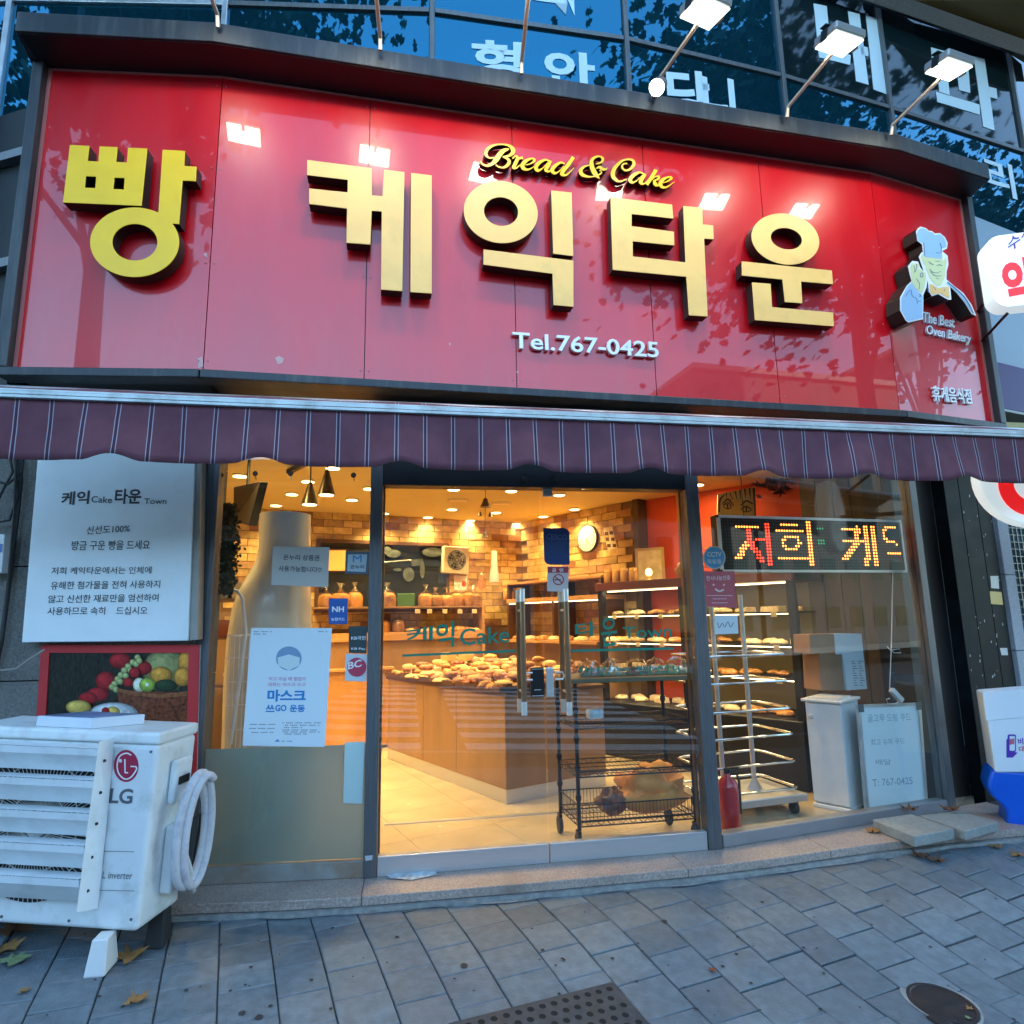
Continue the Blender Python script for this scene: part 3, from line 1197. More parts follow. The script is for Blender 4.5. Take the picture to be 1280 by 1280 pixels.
def letter(P, loops_tf, polys, m=M_GOLD, depth=LD, name='letter'):
    """polys: list of (outer, [holes]) in zoom units; the front face lies at depth in front of the panel"""
    L_ = None
    for k, (o_, hs) in enumerate(polys):
        d_ = depth - k * .0015
        M_ = MB()
        M_.prism(P, pxpoly(P, o_, d_, loops_tf), .02, d_ - .004, [pxpoly(P, h, d_, loops_tf) for h in hs])
        side = M_.build(name if L_ is None else 'letter_return', M_LSIDE, sign if L_ is None else L_)
        if L_ is None:
            L_ = side
        M_ = MB()
        M_.prism(P, pxpoly(P, o_, d_, loops_tf), d_ - .0035, d_, [pxpoly(P, h, d_, loops_tf) for h in hs])
        M_.build('letter_face', m, L_, bevel=.0012, seg=1)
    return L_


def tz(ox, oy, s):
    return lambda x, y: (ox + x / s, oy + y / s)


t5 = tz(60, 160, 6.4)
ring_o = ellipse(692, 913, 357, 279, 56)
i0 = min(range(56), key=lambda i: (ring_o[i][0] - 872) ** 2 + (ring_o[i][1] - 665) ** 2)
i1 = min(range(56), key=lambda i: (ring_o[i][0] - 1010) ** 2 + (ring_o[i][1] - 770) ** 2)
ringpart = [ring_o[(i1 + k) % 56] for k in range((i0 - i1) % 56 + 1)]
ang = [(916, 172), (1096, 182), (1090, 302), (1188, 308), (1183, 425), (1076, 420), (1048, 768)]
letter(SL, t5, [([(175, 135), (330, 142), (317, 262), (402, 267), (412, 146), (556, 152), (545, 270), (630, 275), (640, 157), (794, 163), (748, 622), (118, 595)],
                 [[(302, 385), (385, 388), (378, 480), (294, 477)], [(530, 396), (612, 400), (606, 492), (522, 487)]])], M_YEL)
letter(SL, t5, [(ang + ringpart, [ellipse(694, 913, 180, 146, 40)])], M_YEL)
t1 = tz(370, 190, 6.4)
letter(SM, t1, [([(90, 62), (606, 128), (608, 345), (692, 352), (704, 140), (868, 160), (850, 1113), (680, 1100), (686, 475), (606, 470), (595, 740), (403, 726),
                  (408, 452), (105, 415), (105, 290), (412, 322), (414, 222), (88, 184)], [])])
letter(SM, t1, [([(920, 165), (1086, 186), (1086, 1132), (915, 1120)], [])])
t2 = tz(560, 210, 6.4)
letter(SM, t2, [(ellipse(422, 352, 298, 248, 56, rot=.16), [ellipse(425, 348, 137, 114, 40, rot=.16)])])
letter(SM, t2, [([(826, 178), (990, 196), (1003, 705), (842, 685)], [])])
letter(SM, t2, [([(284, 650), (1004, 740), (1004, 1110), (845, 1096), (836, 845), (284, 772)], [])])
t3 = tz(740, 220, 6.4)
letter(SM, t3, [([(148, 168), (642, 228), (652, 340), (318, 303), (318, 400), (656, 445), (660, 555), (326, 522), (328, 642), (748, 690), (730, 238), (884, 254),
                  (886, 386), (970, 394), (974, 506), (898, 500), (926, 1124), (776, 1114), (755, 806), (166, 750)], [])])
t4 = tz(890, 240, 6.4)
letter(SM, t4, [(ellipse(588, 376, 274, 202, 56, rot=.2), [ellipse(596, 373, 126, 84, 40, rot=.2)])])
letter(SM, t4, [([(238, 554), (960, 628), (970, 738), (714, 716), (724, 890), (584, 880), (564, 700), (240, 668)], [])], depth=LD + .002)
letter(SM, t4, [([(320, 722), (470, 734), (482, 920), (970, 964), (976, 1074), (344, 1024)], [])])

# screws and paint chips of the sign face
M_ = MB()
for x in (262, 459, 643, 812, 962, 1098):
    for z in (zb + .06, zb + .6, zb + 1.15, zt - .06):
        for s in (-.022, .022):
            u = SM.uz(x, 330)[0] + s
            M_.lathe(SM.pt(u, z, .0004), [(.0045, 0), (.0045, .001), (.002, .002)], 8, SM.n)
M_.build('panel_screws', MATS['pink_edge_trim'], sign, kind='stuff')
M_ = MB()
for pts in ([(344, 447), (349, 445), (355, 448), (353, 454), (347, 455)], [(247, 448), (253, 446), (254, 458), (248, 460)], [(561, 428), (564, 430), (562, 433)], [(254, 318), (258, 316), (259, 322)], [(645, 464), (648, 464), (647, 468)], [(1131, 500), (1134, 500), (1133, 504)]):
    M_.prism(SM if pts[0][0] > 266 else SL, pxpoly(SM if pts[0][0] > 266 else SL, pts, .001), .0003, .001)
M_.build('paint_chips', mat('chip_pale', (.62, .38, .38), .6), sign, kind='stuff')
# script lettering
t7 = lambda x, y: (600 + x / 9.846, 170 + y / 9.846)
t8 = lambda x, y: (720 + x / 9.846, 180 + y / 9.846)
SCRIPT = [
    (t7, [[(5, 310, 20), (30, 345, 22), (90, 365, 28), (150, 340, 40), (200, 290, 60), (240, 230, 62), (290, 180, 50), (355, 160, 20)],
          [(175, 268, 14), (120, 270, 16), (80, 240, 34), (75, 195, 40), (110, 145, 36), (180, 110, 22), (270, 102, 16), (350, 115, 26), (400, 155, 48), (405, 200, 48), (360, 240, 30), (280, 255, 14)],
          [(280, 255, 14), (340, 280, 30), (360, 320, 40), (330, 365, 38), (280, 388, 20), (220, 375, 16), (195, 350, 16)]]),
    (t7, [[(400, 275, 18), (440, 245, 20), (465, 268, 36)], [(470, 262, 42), (440, 330, 44), (415, 385, 42), (445, 392, 20), (505, 350, 10)], [(445, 305, 12), (485, 275, 26), (528, 268, 34)]]),
    (t7, [[(560, 355, 10), (610, 345, 14), (662, 312, 26), (668, 285, 26), (630, 277, 20), (570, 302, 40), (525, 350, 46), (535, 395, 44), (590, 412, 22), (650, 385, 10), (700, 350, 8)]]),
    (t7, [[(850, 305, 18), (800, 292, 24), (720, 335, 44), (688, 385, 46), (712, 424, 34), (765, 400, 14), (835, 330, 12)], [(868, 302, 40), (835, 370, 42), (812, 415, 42), (850, 435, 20), (905, 392, 8)]]),
    (t7, [[(1040, 340, 18), (990, 327, 24), (920, 370, 44), (888, 420, 46), (918, 456, 32), (972, 435, 14), (1030, 370, 12)],
          [(1150, 260, 44), (1080, 360, 44), (1008, 458, 46), (1060, 480, 24), (1118, 432, 12), (1160, 390, 8)]]),
    (t8, [[(245, 245, 12), (310, 225, 24), (330, 180, 30), (290, 152, 18), (230, 165, 30), (192, 210, 44), (200, 290, 56), (240, 370, 56), (288, 425, 10)],
          [(180, 255, 12), (110, 275, 22), (60, 320, 44), (72, 370, 44), (140, 400, 26), (230, 397, 14), (290, 372, 20), (315, 345, 14), (290, 320, 16)],
          [(250, 300, 14), (290, 282, 30), (330, 308, 34), (370, 310, 20), (385, 290, 8)]]),
    (t8, [[(630, 235, 12), (580, 250, 22), (570, 290, 26), (610, 325, 22), (670, 305, 30), (713, 250, 38), (700, 202, 30), (640, 187, 18), (560, 212, 28), (482, 290, 46), (452, 370, 50), (480, 430, 40), (540, 460, 22), (625, 432, 12)]]),
    (t8, [[(830, 365, 18), (780, 350, 24), (712, 382, 44), (668, 436, 46), (692, 472, 32), (745, 452, 14), (812, 390, 12)], [(850, 365, 40), (820, 420, 42), (795, 468, 42), (830, 490, 20), (885, 450, 8)]]),
    (t8, [[(985, 315, 44), (930, 410, 44), (868, 498, 46)], [(900, 470, 10), (970, 405, 14), (1020, 400, 24), (1008, 432, 26), (950, 452, 12)], [(962, 440, 20), (975, 490, 44), (1012, 508, 20), (1062, 470, 8)]]),
    (t8, [[(1065, 478, 10), (1112, 465, 14), (1168, 430, 26), (1172, 410, 24), (1130, 407, 20), (1070, 440, 44), (1038, 488, 46), (1062, 528, 34), (1120, 528, 18), (1212, 465, 6)]]),
]
for tf, sts in SCRIPT:
    M_, M2 = MB(), MB()
    for k, st in enumerate(sts):
        stroke(M_, SM, st, tf, .01, .035 + k * .0007)
        stroke(M2, SM, st, tf, .0455 + k * .0007, .003)
    L_ = M_.build('script_letter', M_LSIDE, sign)
    M2.build('letter_face', M_YEL, L_)
M_WL = mat('silver_letter', (0.72, 0.75, 0.78), 0.35, .2)
text(SM, 'Tel.767-0425', (640, 437), (822, 449), 20.5, .006, M_WL, sign, 'phone_number', bold=.014, depth=.022)
text(SR, '휴게음식점', (1165, 502), (1213, 506), 19, .006, M_WL, sign, 'small_lettering', bold=.012, depth=.015)
text(SR, 'The Best', (1153, 404), (1192, 411), 13, .006, M_WL, sign, 'small_lettering', bold=.012, depth=.015, shear=.3)
text(SR, 'Oven Bakery', (1157, 422), (1213, 434), 15, .006, M_WL, sign, 'small_lettering', bold=.012, depth=.015, shear=.3)
# chef emblem
t6 = tz(1110, 270, 9.846)
M_CW, M_CB = mat('emblem_white', (.78, .82, .85), .4), mat('emblem_blue', (.30, .50, .72), .45)
M_CF, M_CO, M_CL = mat('emblem_skin', (.62, .68, .36), .45), mat('emblem_orange', (.80, .50, .16), .45), mat('emblem_line', (.06, .10, .22), .5)
out = [(345, 190), (370, 150), (400, 130), (470, 150), (500, 180), (540, 185), (580, 215), (640, 210), (700, 260), (735, 330), (725, 400), (665, 430), (735, 490), (745, 600), (722, 680), (720, 780),
       (800, 850), (930, 950), (1030, 1090), (1088, 1230), (1030, 1205), (940, 1060), (850, 950), (765, 870), (780, 1030), (735, 1028), (620, 962), (540, 985), (505, 930), (490, 780), (474, 880), (436, 970), (432, 1270),
       (250, 1310), (215, 1280), (150, 1160), (150, 1000), (230, 860), (292, 800), (275, 740), (245, 620), (300, 552), (370, 560), (402, 640), (440, 680), (380, 500), (410, 450), (432, 440), (420, 350), (362, 305)]
em = pxprism(SR, out, .012, .112, 'chef_emblem', M_LSIDE, sign, t6)


def emb(pts, o, m, name):
    return pxprism(SR, pts, o - .0015, o, name, m, em, t6)


emb(out, .1145, M_CW, 'emblem_backing')
ins = .1165
emb([(352, 235), (372, 175), (410, 148), (465, 160), (505, 195), (545, 198), (580, 235), (640, 222), (692, 268), (720, 330), (712, 385), (658, 400), (668, 525), (560, 512), (470, 500), (442, 485), (440, 330), (372, 305)], ins, M_CB, 'hat')
emb([(462, 508), (560, 520), (675, 535), (708, 600), (705, 740), (655, 850), (620, 862), (580, 840), (515, 755), (466, 640)], ins, M_CF, 'face')
emb([(408, 500), (428, 470), (455, 510), (462, 600), (440, 585)], ins, M_CF, 'ear')
emb([(690, 535), (714, 508), (722, 570), (706, 625), (696, 600)], ins, M_CF, 'ear')
emb([(272, 650), (282, 600), (300, 575), (318, 610), (330, 578), (350, 590), (372, 582), (388, 612), (372, 655), (420, 665), (466, 702), (470, 780), (434, 925), (410, 945), (330, 880), (300, 820)], ins, M_CF, 'hand')
emb([(512, 838), (545, 842), (622, 888), (690, 872), (748, 872), (762, 1008), (735, 1008), (640, 950), (545, 968), (520, 930)], ins, M_CO, 'bow_tie')
emb([(292, 815), (330, 890), (408, 962), (428, 985), (424, 1250), (255, 1292), (228, 1270), (166, 1155), (166, 1008), (238, 872)], ins, M_CB, 'sleeve')
emb([(735, 800), (800, 868), (922, 965), (1015, 1095), (1062, 1205), (1040, 1195), (930, 1040), (860, 950), (770, 870), (722, 830)], ins, M_CB, 'shoulder')
lm = MB()
for st in ([(500, 560, 6), (530, 585, 9), (560, 600, 6)], [(600, 610, 6), (635, 600, 9), (668, 612, 6)], [(580, 555, 5), (640, 560, 5)],
           [(510, 650, 5), (550, 690, 7), (600, 700, 6), (650, 680, 5)], [(520, 680, 5), (580, 735, 8), (660, 735, 5)], [(590, 765, 4), (630, 775, 5)],
           [(400, 710, 8), (425, 700, 8), (430, 745, 8), (402, 745, 8), (398, 712, 8)], [(318, 610, 6), (330, 660, 6), (322, 700, 5)], [(350, 590, 6), (352, 640, 6), (335, 690, 5)],
           [(350, 770, 6), (388, 830, 6), (385, 900, 5)], [(440, 330, 9), (445, 400, 9), (446, 480, 9)], [(640, 330, 9), (655, 380, 9), (655, 455, 9)], [(590, 450, 5), (640, 458, 6)],
           [(285, 910, 7), (255, 930, 7), (215, 990, 7)], [(285, 910, 7), (300, 985, 7), (350, 1015, 6), (362, 1080, 5)], [(360, 1045, 5), (405, 1050, 6)], [(560, 870, 6), (590, 910, 6)], [(700, 900, 5), (690, 930, 5)],
           [(385, 970, 8), (402, 970, 8), (400, 990, 8), (385, 988, 8)], [(488, 860, 14), (500, 940, 14)], [(735, 815, 12), (840, 900, 14), (950, 1010, 14), (1050, 1190, 8)]):
    stroke(lm, SR, st, t6, .1168, .0006, 4)
lm.build('line_work', M_CL, em)

# floodlights on the hood
GRP = 'floodlights on arms along the sign hood'
spots = [(-1.03, 2.60, -1.0, 2.985), (-.20, 2.60, -.18, 3.0), (.57, 2.60, .60, 3.04), (1.50, 2.62, 1.40, 3.09), (2.345, 2.695, 2.285, 3.12), (3.105, 2.755, 3.045, 3.16)]
names = ['floodlight on the sign hood, above the first yellow letter, leftmost of the row', 'floodlight on the sign hood, second from the left',
         'floodlight on the sign hood, third from the left, above the script lettering', 'lit floodlight on the sign hood, third from the right, beside the small round lamp',
         'lit floodlight on the sign hood, second from the right', 'lit floodlight on the sign hood, rightmost of the row']
M_ARM = mat('arm_galvanised', (0.42, 0.36, 0.30), 0.45, .5, var=.15)
fl0 = thing('floodlight', names[0], 'floodlight', (0, 0, 0), GRP)
HB = Vector((0, 0, 0))
aim = Vector((0, .22, -.97)).normalized()       # lens looks down and back to the sign
sx_ = Vector((1, 0, 0))
sy_ = aim.cross(sx_).normalized()
hv = Vector((0, -.40, .045))                     # head from base
hc = hv + Vector((0, 0, .0))
M_ = MB()
M_.tube([(0, 0, -.06), (0, -.02, .0), hv + Vector((0, .05, -.03)) - aim * .02], .011, 8)
M_.build('arm', M_ARM, fl0, smooth=True)
M_ = MB()
M_.obox(hc - aim * .03, sx_, sy_, aim, .105, .078, .024)
M_.build('lamp_housing', mat('floodlight_grey', (.32, .33, .33), .4, .4), fl0, bevel=.012, seg=3)
M_ = MB()
M_.obox(hc + aim * .002, sx_, sy_, aim, .097, .070, .003)
M_.build('lens', emis('floodlight_glow', (.86, 1, .9), .45), fl0)
M_ = MB()
M_.obox(hc + aim * .006, sx_, sy_, aim, .062, .040, .002)
M_.build('led_array', M_FLOODL, fl0)
M_ = MB()
for sg in (-1, 1):
    M_.obox(hc + sx_ * sg * .109 - aim * .02, sx_, sy_, aim, .003, .02, .03)
M_.obox(hc - aim * .065, sx_, sy_, aim, .12, .02, .003)
M_.build('bracket', M_BLACK, fl0)
for i, (lx, ly, bx, by) in enumerate(spots):
    dx = lx - bx
    o = fl0 if i == 0 else dup(fl0, (0, 0, 0), label=names[i])
    o.location = (bx, by, EYE.z + 3.09)
    o.rotation_euler = (0, 0, math.atan2(dx, .4) * 1.0)
    if i >= 3:
        o.scale = (1.0, (by - ly) / .40, 1)
    else:
        o.scale = (1, (by - ly) / .40, 1)
    la = bpy.data.lights.new('flood_light', 'AREA')
    la.shape = 'RECTANGLE'
    la.size, la.size_y = .2, .14
    la.energy = .40
    la.color = (1, 0.88, 0.66)
    lo = bpy.data.objects.new('flood_light', la)
    COL.objects.link(lo)
    lo.parent = o
    lo.location = hc + aim * .012
    lo.rotation_euler = aim.to_track_quat('-Z', 'Y').to_euler()
# small round lamp
rl = thing('spotlight', 'small round lit spotlight clamped to the hood, below the floodlights', 'spotlight', (1.33, 2.93, EYE.z + 2.93))
q = Vector((1.34, 2.91, EYE.z + 2.925))
M_ = MB()
M_.lathe(q + Vector((.05, .03, .06)), [(.02, .0), (.04, .02), (.046, .09)], 16, Vector((-.4, -.3, -.6)))
M_.tube([q + Vector((.05, .03, .06)), (1.42, 3.02, EYE.z + 3.0), (1.42, 3.11, EYE.z + 3.05)], .01, 6)
M_.build('lamp_body', M_BLACK, rl, smooth=True)
M_ = MB()
ax = Vector((-.4, -.3, -.6)).normalized()
M_.lathe(q + Vector((.05, .03, .06)) + ax * .091, [(.043, 0), (.043, .002)], 20, ax)
M_.build('lens', emis('round_lamp_lens', (1, .93, .80), 3), rl)

# ================================================================== AWNING
AW = Plane((0.5, 2.95), 1)
m = bpy.data.materials.new('awning_fabric')
m.use_nodes = True
N, L = m.node_tree.nodes, m.node_tree.links
b = N['Principled BSDF']
b.inputs['Roughness'].default_value = .85
tc = N.new('ShaderNodeTexCoord')
sx = N.new('ShaderNodeSeparateXYZ')
L.new(tc.outputs['UV'], sx.inputs[0])
md = N.new('ShaderNodeMath'); md.operation = 'PINGPONG'; md.inputs[1].default_value = .06725
L.new(sx.outputs[0], md.inputs[0])            # 0 at a stripe pair's centre
g1 = N.new('ShaderNodeMath'); g1.operation = 'GREATER_THAN'; g1.inputs[1].default_value = .0062
g2 = N.new('ShaderNodeMath'); g2.operation = 'LESS_THAN'; g2.inputs[1].default_value = .0098
L.new(md.outputs[0], g1.inputs[0]); L.new(md.outputs[0], g2.inputs[0])
g3 = N.new('ShaderNodeMath'); g3.operation = 'MULTIPLY'
L.new(g1.outputs[0], g3.inputs[0]); L.new(g2.outputs[0], g3.inputs[1])
g4 = N.new('ShaderNodeMath'); g4.operation = 'LESS_THAN'; g4.inputs[1].default_value = .0062
L.new(md.outputs[0], g4.inputs[0])
nz = N.new('ShaderNodeTexNoise'); nz.inputs['Scale'].default_value = 7; nz.inputs['Detail'].default_value = 8
L.new(tc.outputs['Object'], nz.inputs[0])
m1 = N.new('ShaderNodeMix'); m1.data_type = 'RGBA'
m1.inputs['A'].default_value = (.095, .022, .038, 1); m1.inputs['B'].default_value = (.19, .07, .095, 1)
L.new(nz.outputs['Fac'], m1.inputs['Factor'])
m2 = N.new('ShaderNodeMix'); m2.data_type = 'RGBA'; m2.inputs['B'].default_value = (.06, .022, .05, 1)
L.new(g4.outputs[0], m2.inputs['Factor']); L.new(m1.outputs['Result'], m2.inputs['A'])
m3 = N.new('ShaderNodeMix'); m3.data_type = 'RGBA'; m3.inputs['B'].default_value = (.40, .34, .38, 1)
L.new(g3.outputs[0], m3.inputs['Factor']); L.new(m2.outputs['Result'], m3.inputs['A'])
L.new(m3.outputs['Result'], b.inputs['Base Color'])
n2 = N.new('ShaderNodeTexNoise'); n2.inputs['Scale'].default_value = 220
L.new(tc.outputs['Object'], n2.inputs[0])
bp = N.new('ShaderNodeBump'); bp.inputs['Strength'].default_value = .25; bp.inputs['Distance'].default_value = .004
L.new(n2.outputs['Fac'], bp.inputs['Height']); L.new(bp.outputs[0], b.inputs['Normal'])
M_AWN = m
aw = thing('awning', 'burgundy awning with thin double white stripes and a scalloped valance over the shop', 'awning', (.5, 2.95, EYE.z + .73))
za, zv = EYE.z + .985, EYE.z + .705
U0, U1, STEP = -2.75, 4.55, .0225


def fabric(name, rows, fn):
    nn = int((U1 - U0) / STEP)
    vs, uv, fs = [], [], []
    for i in range(nn + 1):
        u = U0 + STEP * i
        for j in range(rows + 1):
            o, z = fn(u, j / rows)
            vs.append(AW.pt(u, z, o) - wloc(aw))
            uv.append((u - 1.05 + .5 + .1345 * 40 + .040, j / rows))
    for i in range(nn):
        for j in range(rows):
            a = i * (rows + 1) + j
            fs.append((a, a + rows + 1, a + rows + 2, a + 1))
    me = bpy.data.meshes.new(name)
    me.from_pydata(vs, [], fs)
    l = me.uv_layers.new(name='UVMap')
    for p in me.polygons:
        for li in p.loop_indices:
            l.data[li].uv = uv[me.loops[li].vertex_index]
    me.polygons.foreach_set('use_smooth', [True] * len(me.polygons))
    me.materials.append(M_AWN)
    o = bpy.data.objects.new(name, me)
    COL.objects.link(o)
    o.parent = aw
    s = o.modifiers.new('solid', 'SOLIDIFY')
    s.thickness = .0025
    return o


def notch(u):
    x = (u + 0.5 + .045) / .62
    f = abs(x - round(x)) * .62
    return .030 * max(0, cos(min(f, .11) / .11 * pi / 2)) ** 1.3


def val(u, t):
    zl = zv + notch(u)
    z = za - (za - zl) * t
    o = .018 * t * sin(u * 2 * pi / .62 + 1) + .010 * t * noise.noise((u * 6, t, 0)) + .010 * t * noise.noise((u * 14, 3 + t, 0)) + .004 * noise.noise((u * 33, 9, t * 3)) + .012 * t
    return o, z


fabric('valance', 8, val)
fabric('canopy_fabric', 4, lambda u, t: (-.012 - t * .20, za + .033 + t * .085 + .003 * sin(u * 9)))
M_ = MB()
M_.pbox(AW, U0 - .02, U1 + .02, za - .012, za + .002, -.01, .024)
M_.pbox(AW, U0 - .02, U1 + .02, za + .005, za + .020, -.012, .020)
M_.pbox(AW, U0 - .02, U1 + .02, za + .022, za + .032, -.014, .012)
M_.build('front_bar', mat('weathered_bar', (.52, .58, .58), .45, .3, var=.15, dirt=(.2, .2, .18), dscale=9, damt=.6), aw, bevel=.002)
M_ = MB()
M_.tube([AW.pt(U0, EYE.z + 1.085, -.25), AW.pt(U1, EYE.z + 1.085, -.25)], .035, 14)
M_.build('roller', M_ALU, aw, smooth=True)
for u in (-2.2, -.3, 1.6, 3.5):
    M_ = MB()
    M_.tube([AW.pt(u, EYE.z + 1.13, -.62), AW.pt(u + .12, EYE.z + 1.03, -.3), AW.pt(u, za - .002, -.02)], .012, 6)
    M_.build('folding_arm', M_BLACK, aw, smooth=True)
# wall strip between sign and windows
mb = MB()
mb.plan([(-3.0, 3.96), (-.19, 3.72), (1.8, 3.72), (4.0, 4.12), (4.0, 4.35), (-3.0, 4.25)], 2.69, 2.95)
mb.build('lintel', M_BLACK, shop)

# ================================================================== LEFT OF THE SHOP
pier = thing('stone_pier', 'rough grey stone pier at the far left edge, behind the white notice board', 'pier', DL.pt(uL - .6, 0, .0))
zz_ = -.05
hs = [(.62), (.62), (.62), (.62), (.62)]
z_ = zz_
for h in hs:
    M_ = MB()
    M_.pbox(DL, uL - 1.25, uL - .075, z_ + .003, min(z_ + h - .003, 2.69), -.3, .03)
    M_.build('stone_block', M_STONE, pier, bevel=.004)
    z_ += h
    if z_ > 2.6:
        break
M_ = MB()
M_.pbox(DL, uL - .072, uL - .033, FL, 2.69, -.1, .02)
M_.build('pier_trim', M_FRAME, pier)
# white notice board (a shallow light box)
BO = .12
wb_ = [(45, 574), (243, 576), (235, 801), (27, 803)]
pw = pxpoly(DL, [(48, 560), (244, 562), (235, 801), (27, 803)], BO)
board = thing('notice_board', 'white notice board with black handwritten Korean text beside the left window', 'notice board', DL.pt(pw[2][0] - .4, pw[2][1], BO))
M_ = MB()
M_.prism(DL, pw, .035, BO)
M_.build('board_face', mat('board_enamel', (.80, .85, .86), .45, var=.03, dirt=(.52, .56, .50), dscale=2, damt=.45), board, bevel=.004)
M_ = MB()
ps = [(pw[1][0] + .002, pw[1][1]), (pw[1][0] + .030, pw[1][1]), (pw[2][0] + .045, pw[2][1] + .005), (pw[2][0] + .002, pw[2][1])]
M_.prism(DL, ps, .035, BO - .012)
M_.build('board_side', mat('board_side_grey', (.33, .31, .27), .5, .2, var=.1), board, bevel=.003)
for s, a, b_, h, bo in (('케익', (76, 632), (111, 630), 17, .02), ('Cake', (114, 628), (140, 629), 8, .0), ('타운', (143, 630), (176, 630), 19, .02), ('Town', (180, 630), (208, 630), 7, .0),
                        ('신선도100%', (108, 668), (162, 665), 10, .0), ('방금 구운 빵을 드세요', (89, 688), (187, 687), 12, .0),
                        ('저희 케익타운에서는 인체에', (64, 718), (189, 717), 9, .0), ('유해한 첨가물을 전혀 사용하지', (63, 737), (200, 735), 10, .0),
                        ('않고 신선한 재료만을 엄선하여', (60, 754), (198, 752), 10, .0), ('사용하므로 속히    드십시오', (59, 769), (184, 768), 10, .0)):
    text(DL, s, a, b_, h, BO + .001, M_PRINTK, board, 'handwriting', bold=bo + .008)['kind'] = 'stuff'
# fruit poster in a red frame
PO = .045
fr = thing('fruit_poster', 'fruit basket poster in a red frame under the white notice board', 'poster', DL.w(150, 960, PO))
pf = pxpoly(DL, [(52, 806), (249, 806), (245, 985), (40, 985)], PO)
pi_ = pxpoly(DL, [(62, 816), (236, 816), (232, 985), (52, 985)], PO)
M_ = MB()
M_.prism(DL, pf, .001 + .03 - .03, PO - .008)
M_.build('poster_backing', mat('poster_white_edge', (.7, .66, .66), .5), fr)
M_ = MB()
hw = [pf[0], pf[1], (pi_[1][0], pi_[1][1]), pi_[0]]
for quad in ([pf[0], pf[1], pi_[1], pi_[0]], [pf[1], pf[2], pi_[2], pi_[1]], [pf[3], pf[0], pi_[0], pi_[3]]):
    M_.prism(DL, quad, PO - .007, PO + .004)
M_.build('poster_frame', mat('poster_red', (.55, .03, .035), .45), fr)
M_ = MB()
M_.prism(DL, pi_, PO - .007, PO - .003)
M_.build('poster_ground', mat('poster_dark', (.018, .022, .016), .3, var=.8, vscale=30, stretch=(5, 5, 1)), fr)
FRT = {k: mat('print_' + k, c, .3, var=v, vscale=s) for k, c, v, s in
       (('melon', (.25, .26, .10), .35, 70), ('orange', (.62, .28, .04), .25, 25), ('cherry', (.35, .015, .02), .4, 30), ('grape', (.38, .42, .16), .35, 60), ('kiwi', (.30, .45, .06), .3, 30),
        ('basket', (.16, .045, .02), .7, 60), ('plate', (.62, .68, .70), .1, 10), ('lemon', (.66, .45, .10), .2, 20), ('leaf', (.02, .05, .02), .5, 40), ('cream', (.75, .80, .55), .1, 20))}
lv = [0]


def blob(cx, cy, rx, ry, k, n=18, rot=0, a0=0, a1=2 * pi):
    lv[0] += 1
    o = PO - .0028 + lv[0] * .00012
    c = MATS['print_' + k].node_tree.nodes['Principled BSDF'].inputs['Base Color'].default_value
    pr = {'melon': (.25, .26, .10), 'orange': (.62, .28, .04), 'cherry': (.35, .015, .02), 'grape': (.38, .42, .16), 'kiwi': (.30, .45, .06), 'plate': (.62, .68, .70), 'lemon': (.66, .45, .10), 'leaf': (.02, .05, .02), 'cream': (.75, .80, .55)}[k]
    for q_, (s_, f_) in enumerate(((1, .38), (.9, .62), (.76, .9), (.55, 1.15), (.30, 1.45))):
        sh = (1 - s_) * .45
        M_ = MB()
        oo = o + q_ * .00002
        M_.prism(DL, pxpoly(DL, ellipse(cx - rx * sh, cy - ry * sh, rx * s_, ry * s_, n, a0, a1, rot), oo), oo - .00002, oo)
        M_.build('fruit_print', mat('print_%s_%d' % (k, q_), [min(1, v * f_) for v in pr], .3, var=.25, vscale=45), fr)


blob(207, 838, 29, 28, 'melon')
for q in ((234, 828, 12, 16), (235, 848, 11, 9)):
    blob(*q, 'orange')
for q in ((150, 826, 14, 10), (132, 852, 13, 13), (122, 868, 14, 9), (178, 835, 12, 9), (145, 812, 16, 6), (110, 873, 12, 8)):
    blob(*q, 'cherry')
pxprism(DL, [(146, 862), (234, 866), (232, 985), (160, 985), (152, 900)], PO + .001, PO + .0012, 'fruit_print', FRT['basket'], fr)
lv[0] = 36
for i, (x, y) in enumerate([(172, 822), (166, 828), (160, 833), (155, 838), (151, 844), (147, 849), (143, 855), (140, 859), (163, 838), (157, 845), (150, 852), (145, 862), (170, 830), (174, 826)]):
    blob(x, y, 4.2, 4.2, 'grape', 10)
for q in ((168, 841, 7, 7), (160, 853, 7, 6)):
    blob(*q, 'cherry')
blob(201, 844, 14, 11, 'orange')
blob(228, 846, 11, 12, 'orange')
blob(207, 857, 14, 8, 'leaf')
blob(174, 856, 8, 9, 'cream')
blob(184, 856, 10, 9, 'kiwi')
blob(184, 856, 3, 3, 'cream')
pxprism(DL, [(146, 860), (165, 864), (200, 868), (234, 864), (234, 870), (200, 873), (165, 869), (147, 865)], PO + .0062, PO + .0064, 'fruit_print', mat('print_rim', (.26, .09, .035), .3, var=.4, vscale=60), fr)
lv[0] = 80
blob(142, 893, 31, 15, 'plate', 26)
for q, k in (((98, 884, 16, 9), 'lemon'), ((141, 890, 9, 7), 'lemon'), ((147, 897, 9, 5), 'orange'), ((132, 889, 5, 5), 'cherry'), ((128, 896, 6, 3), 'grape')):
    blob(*q, k)
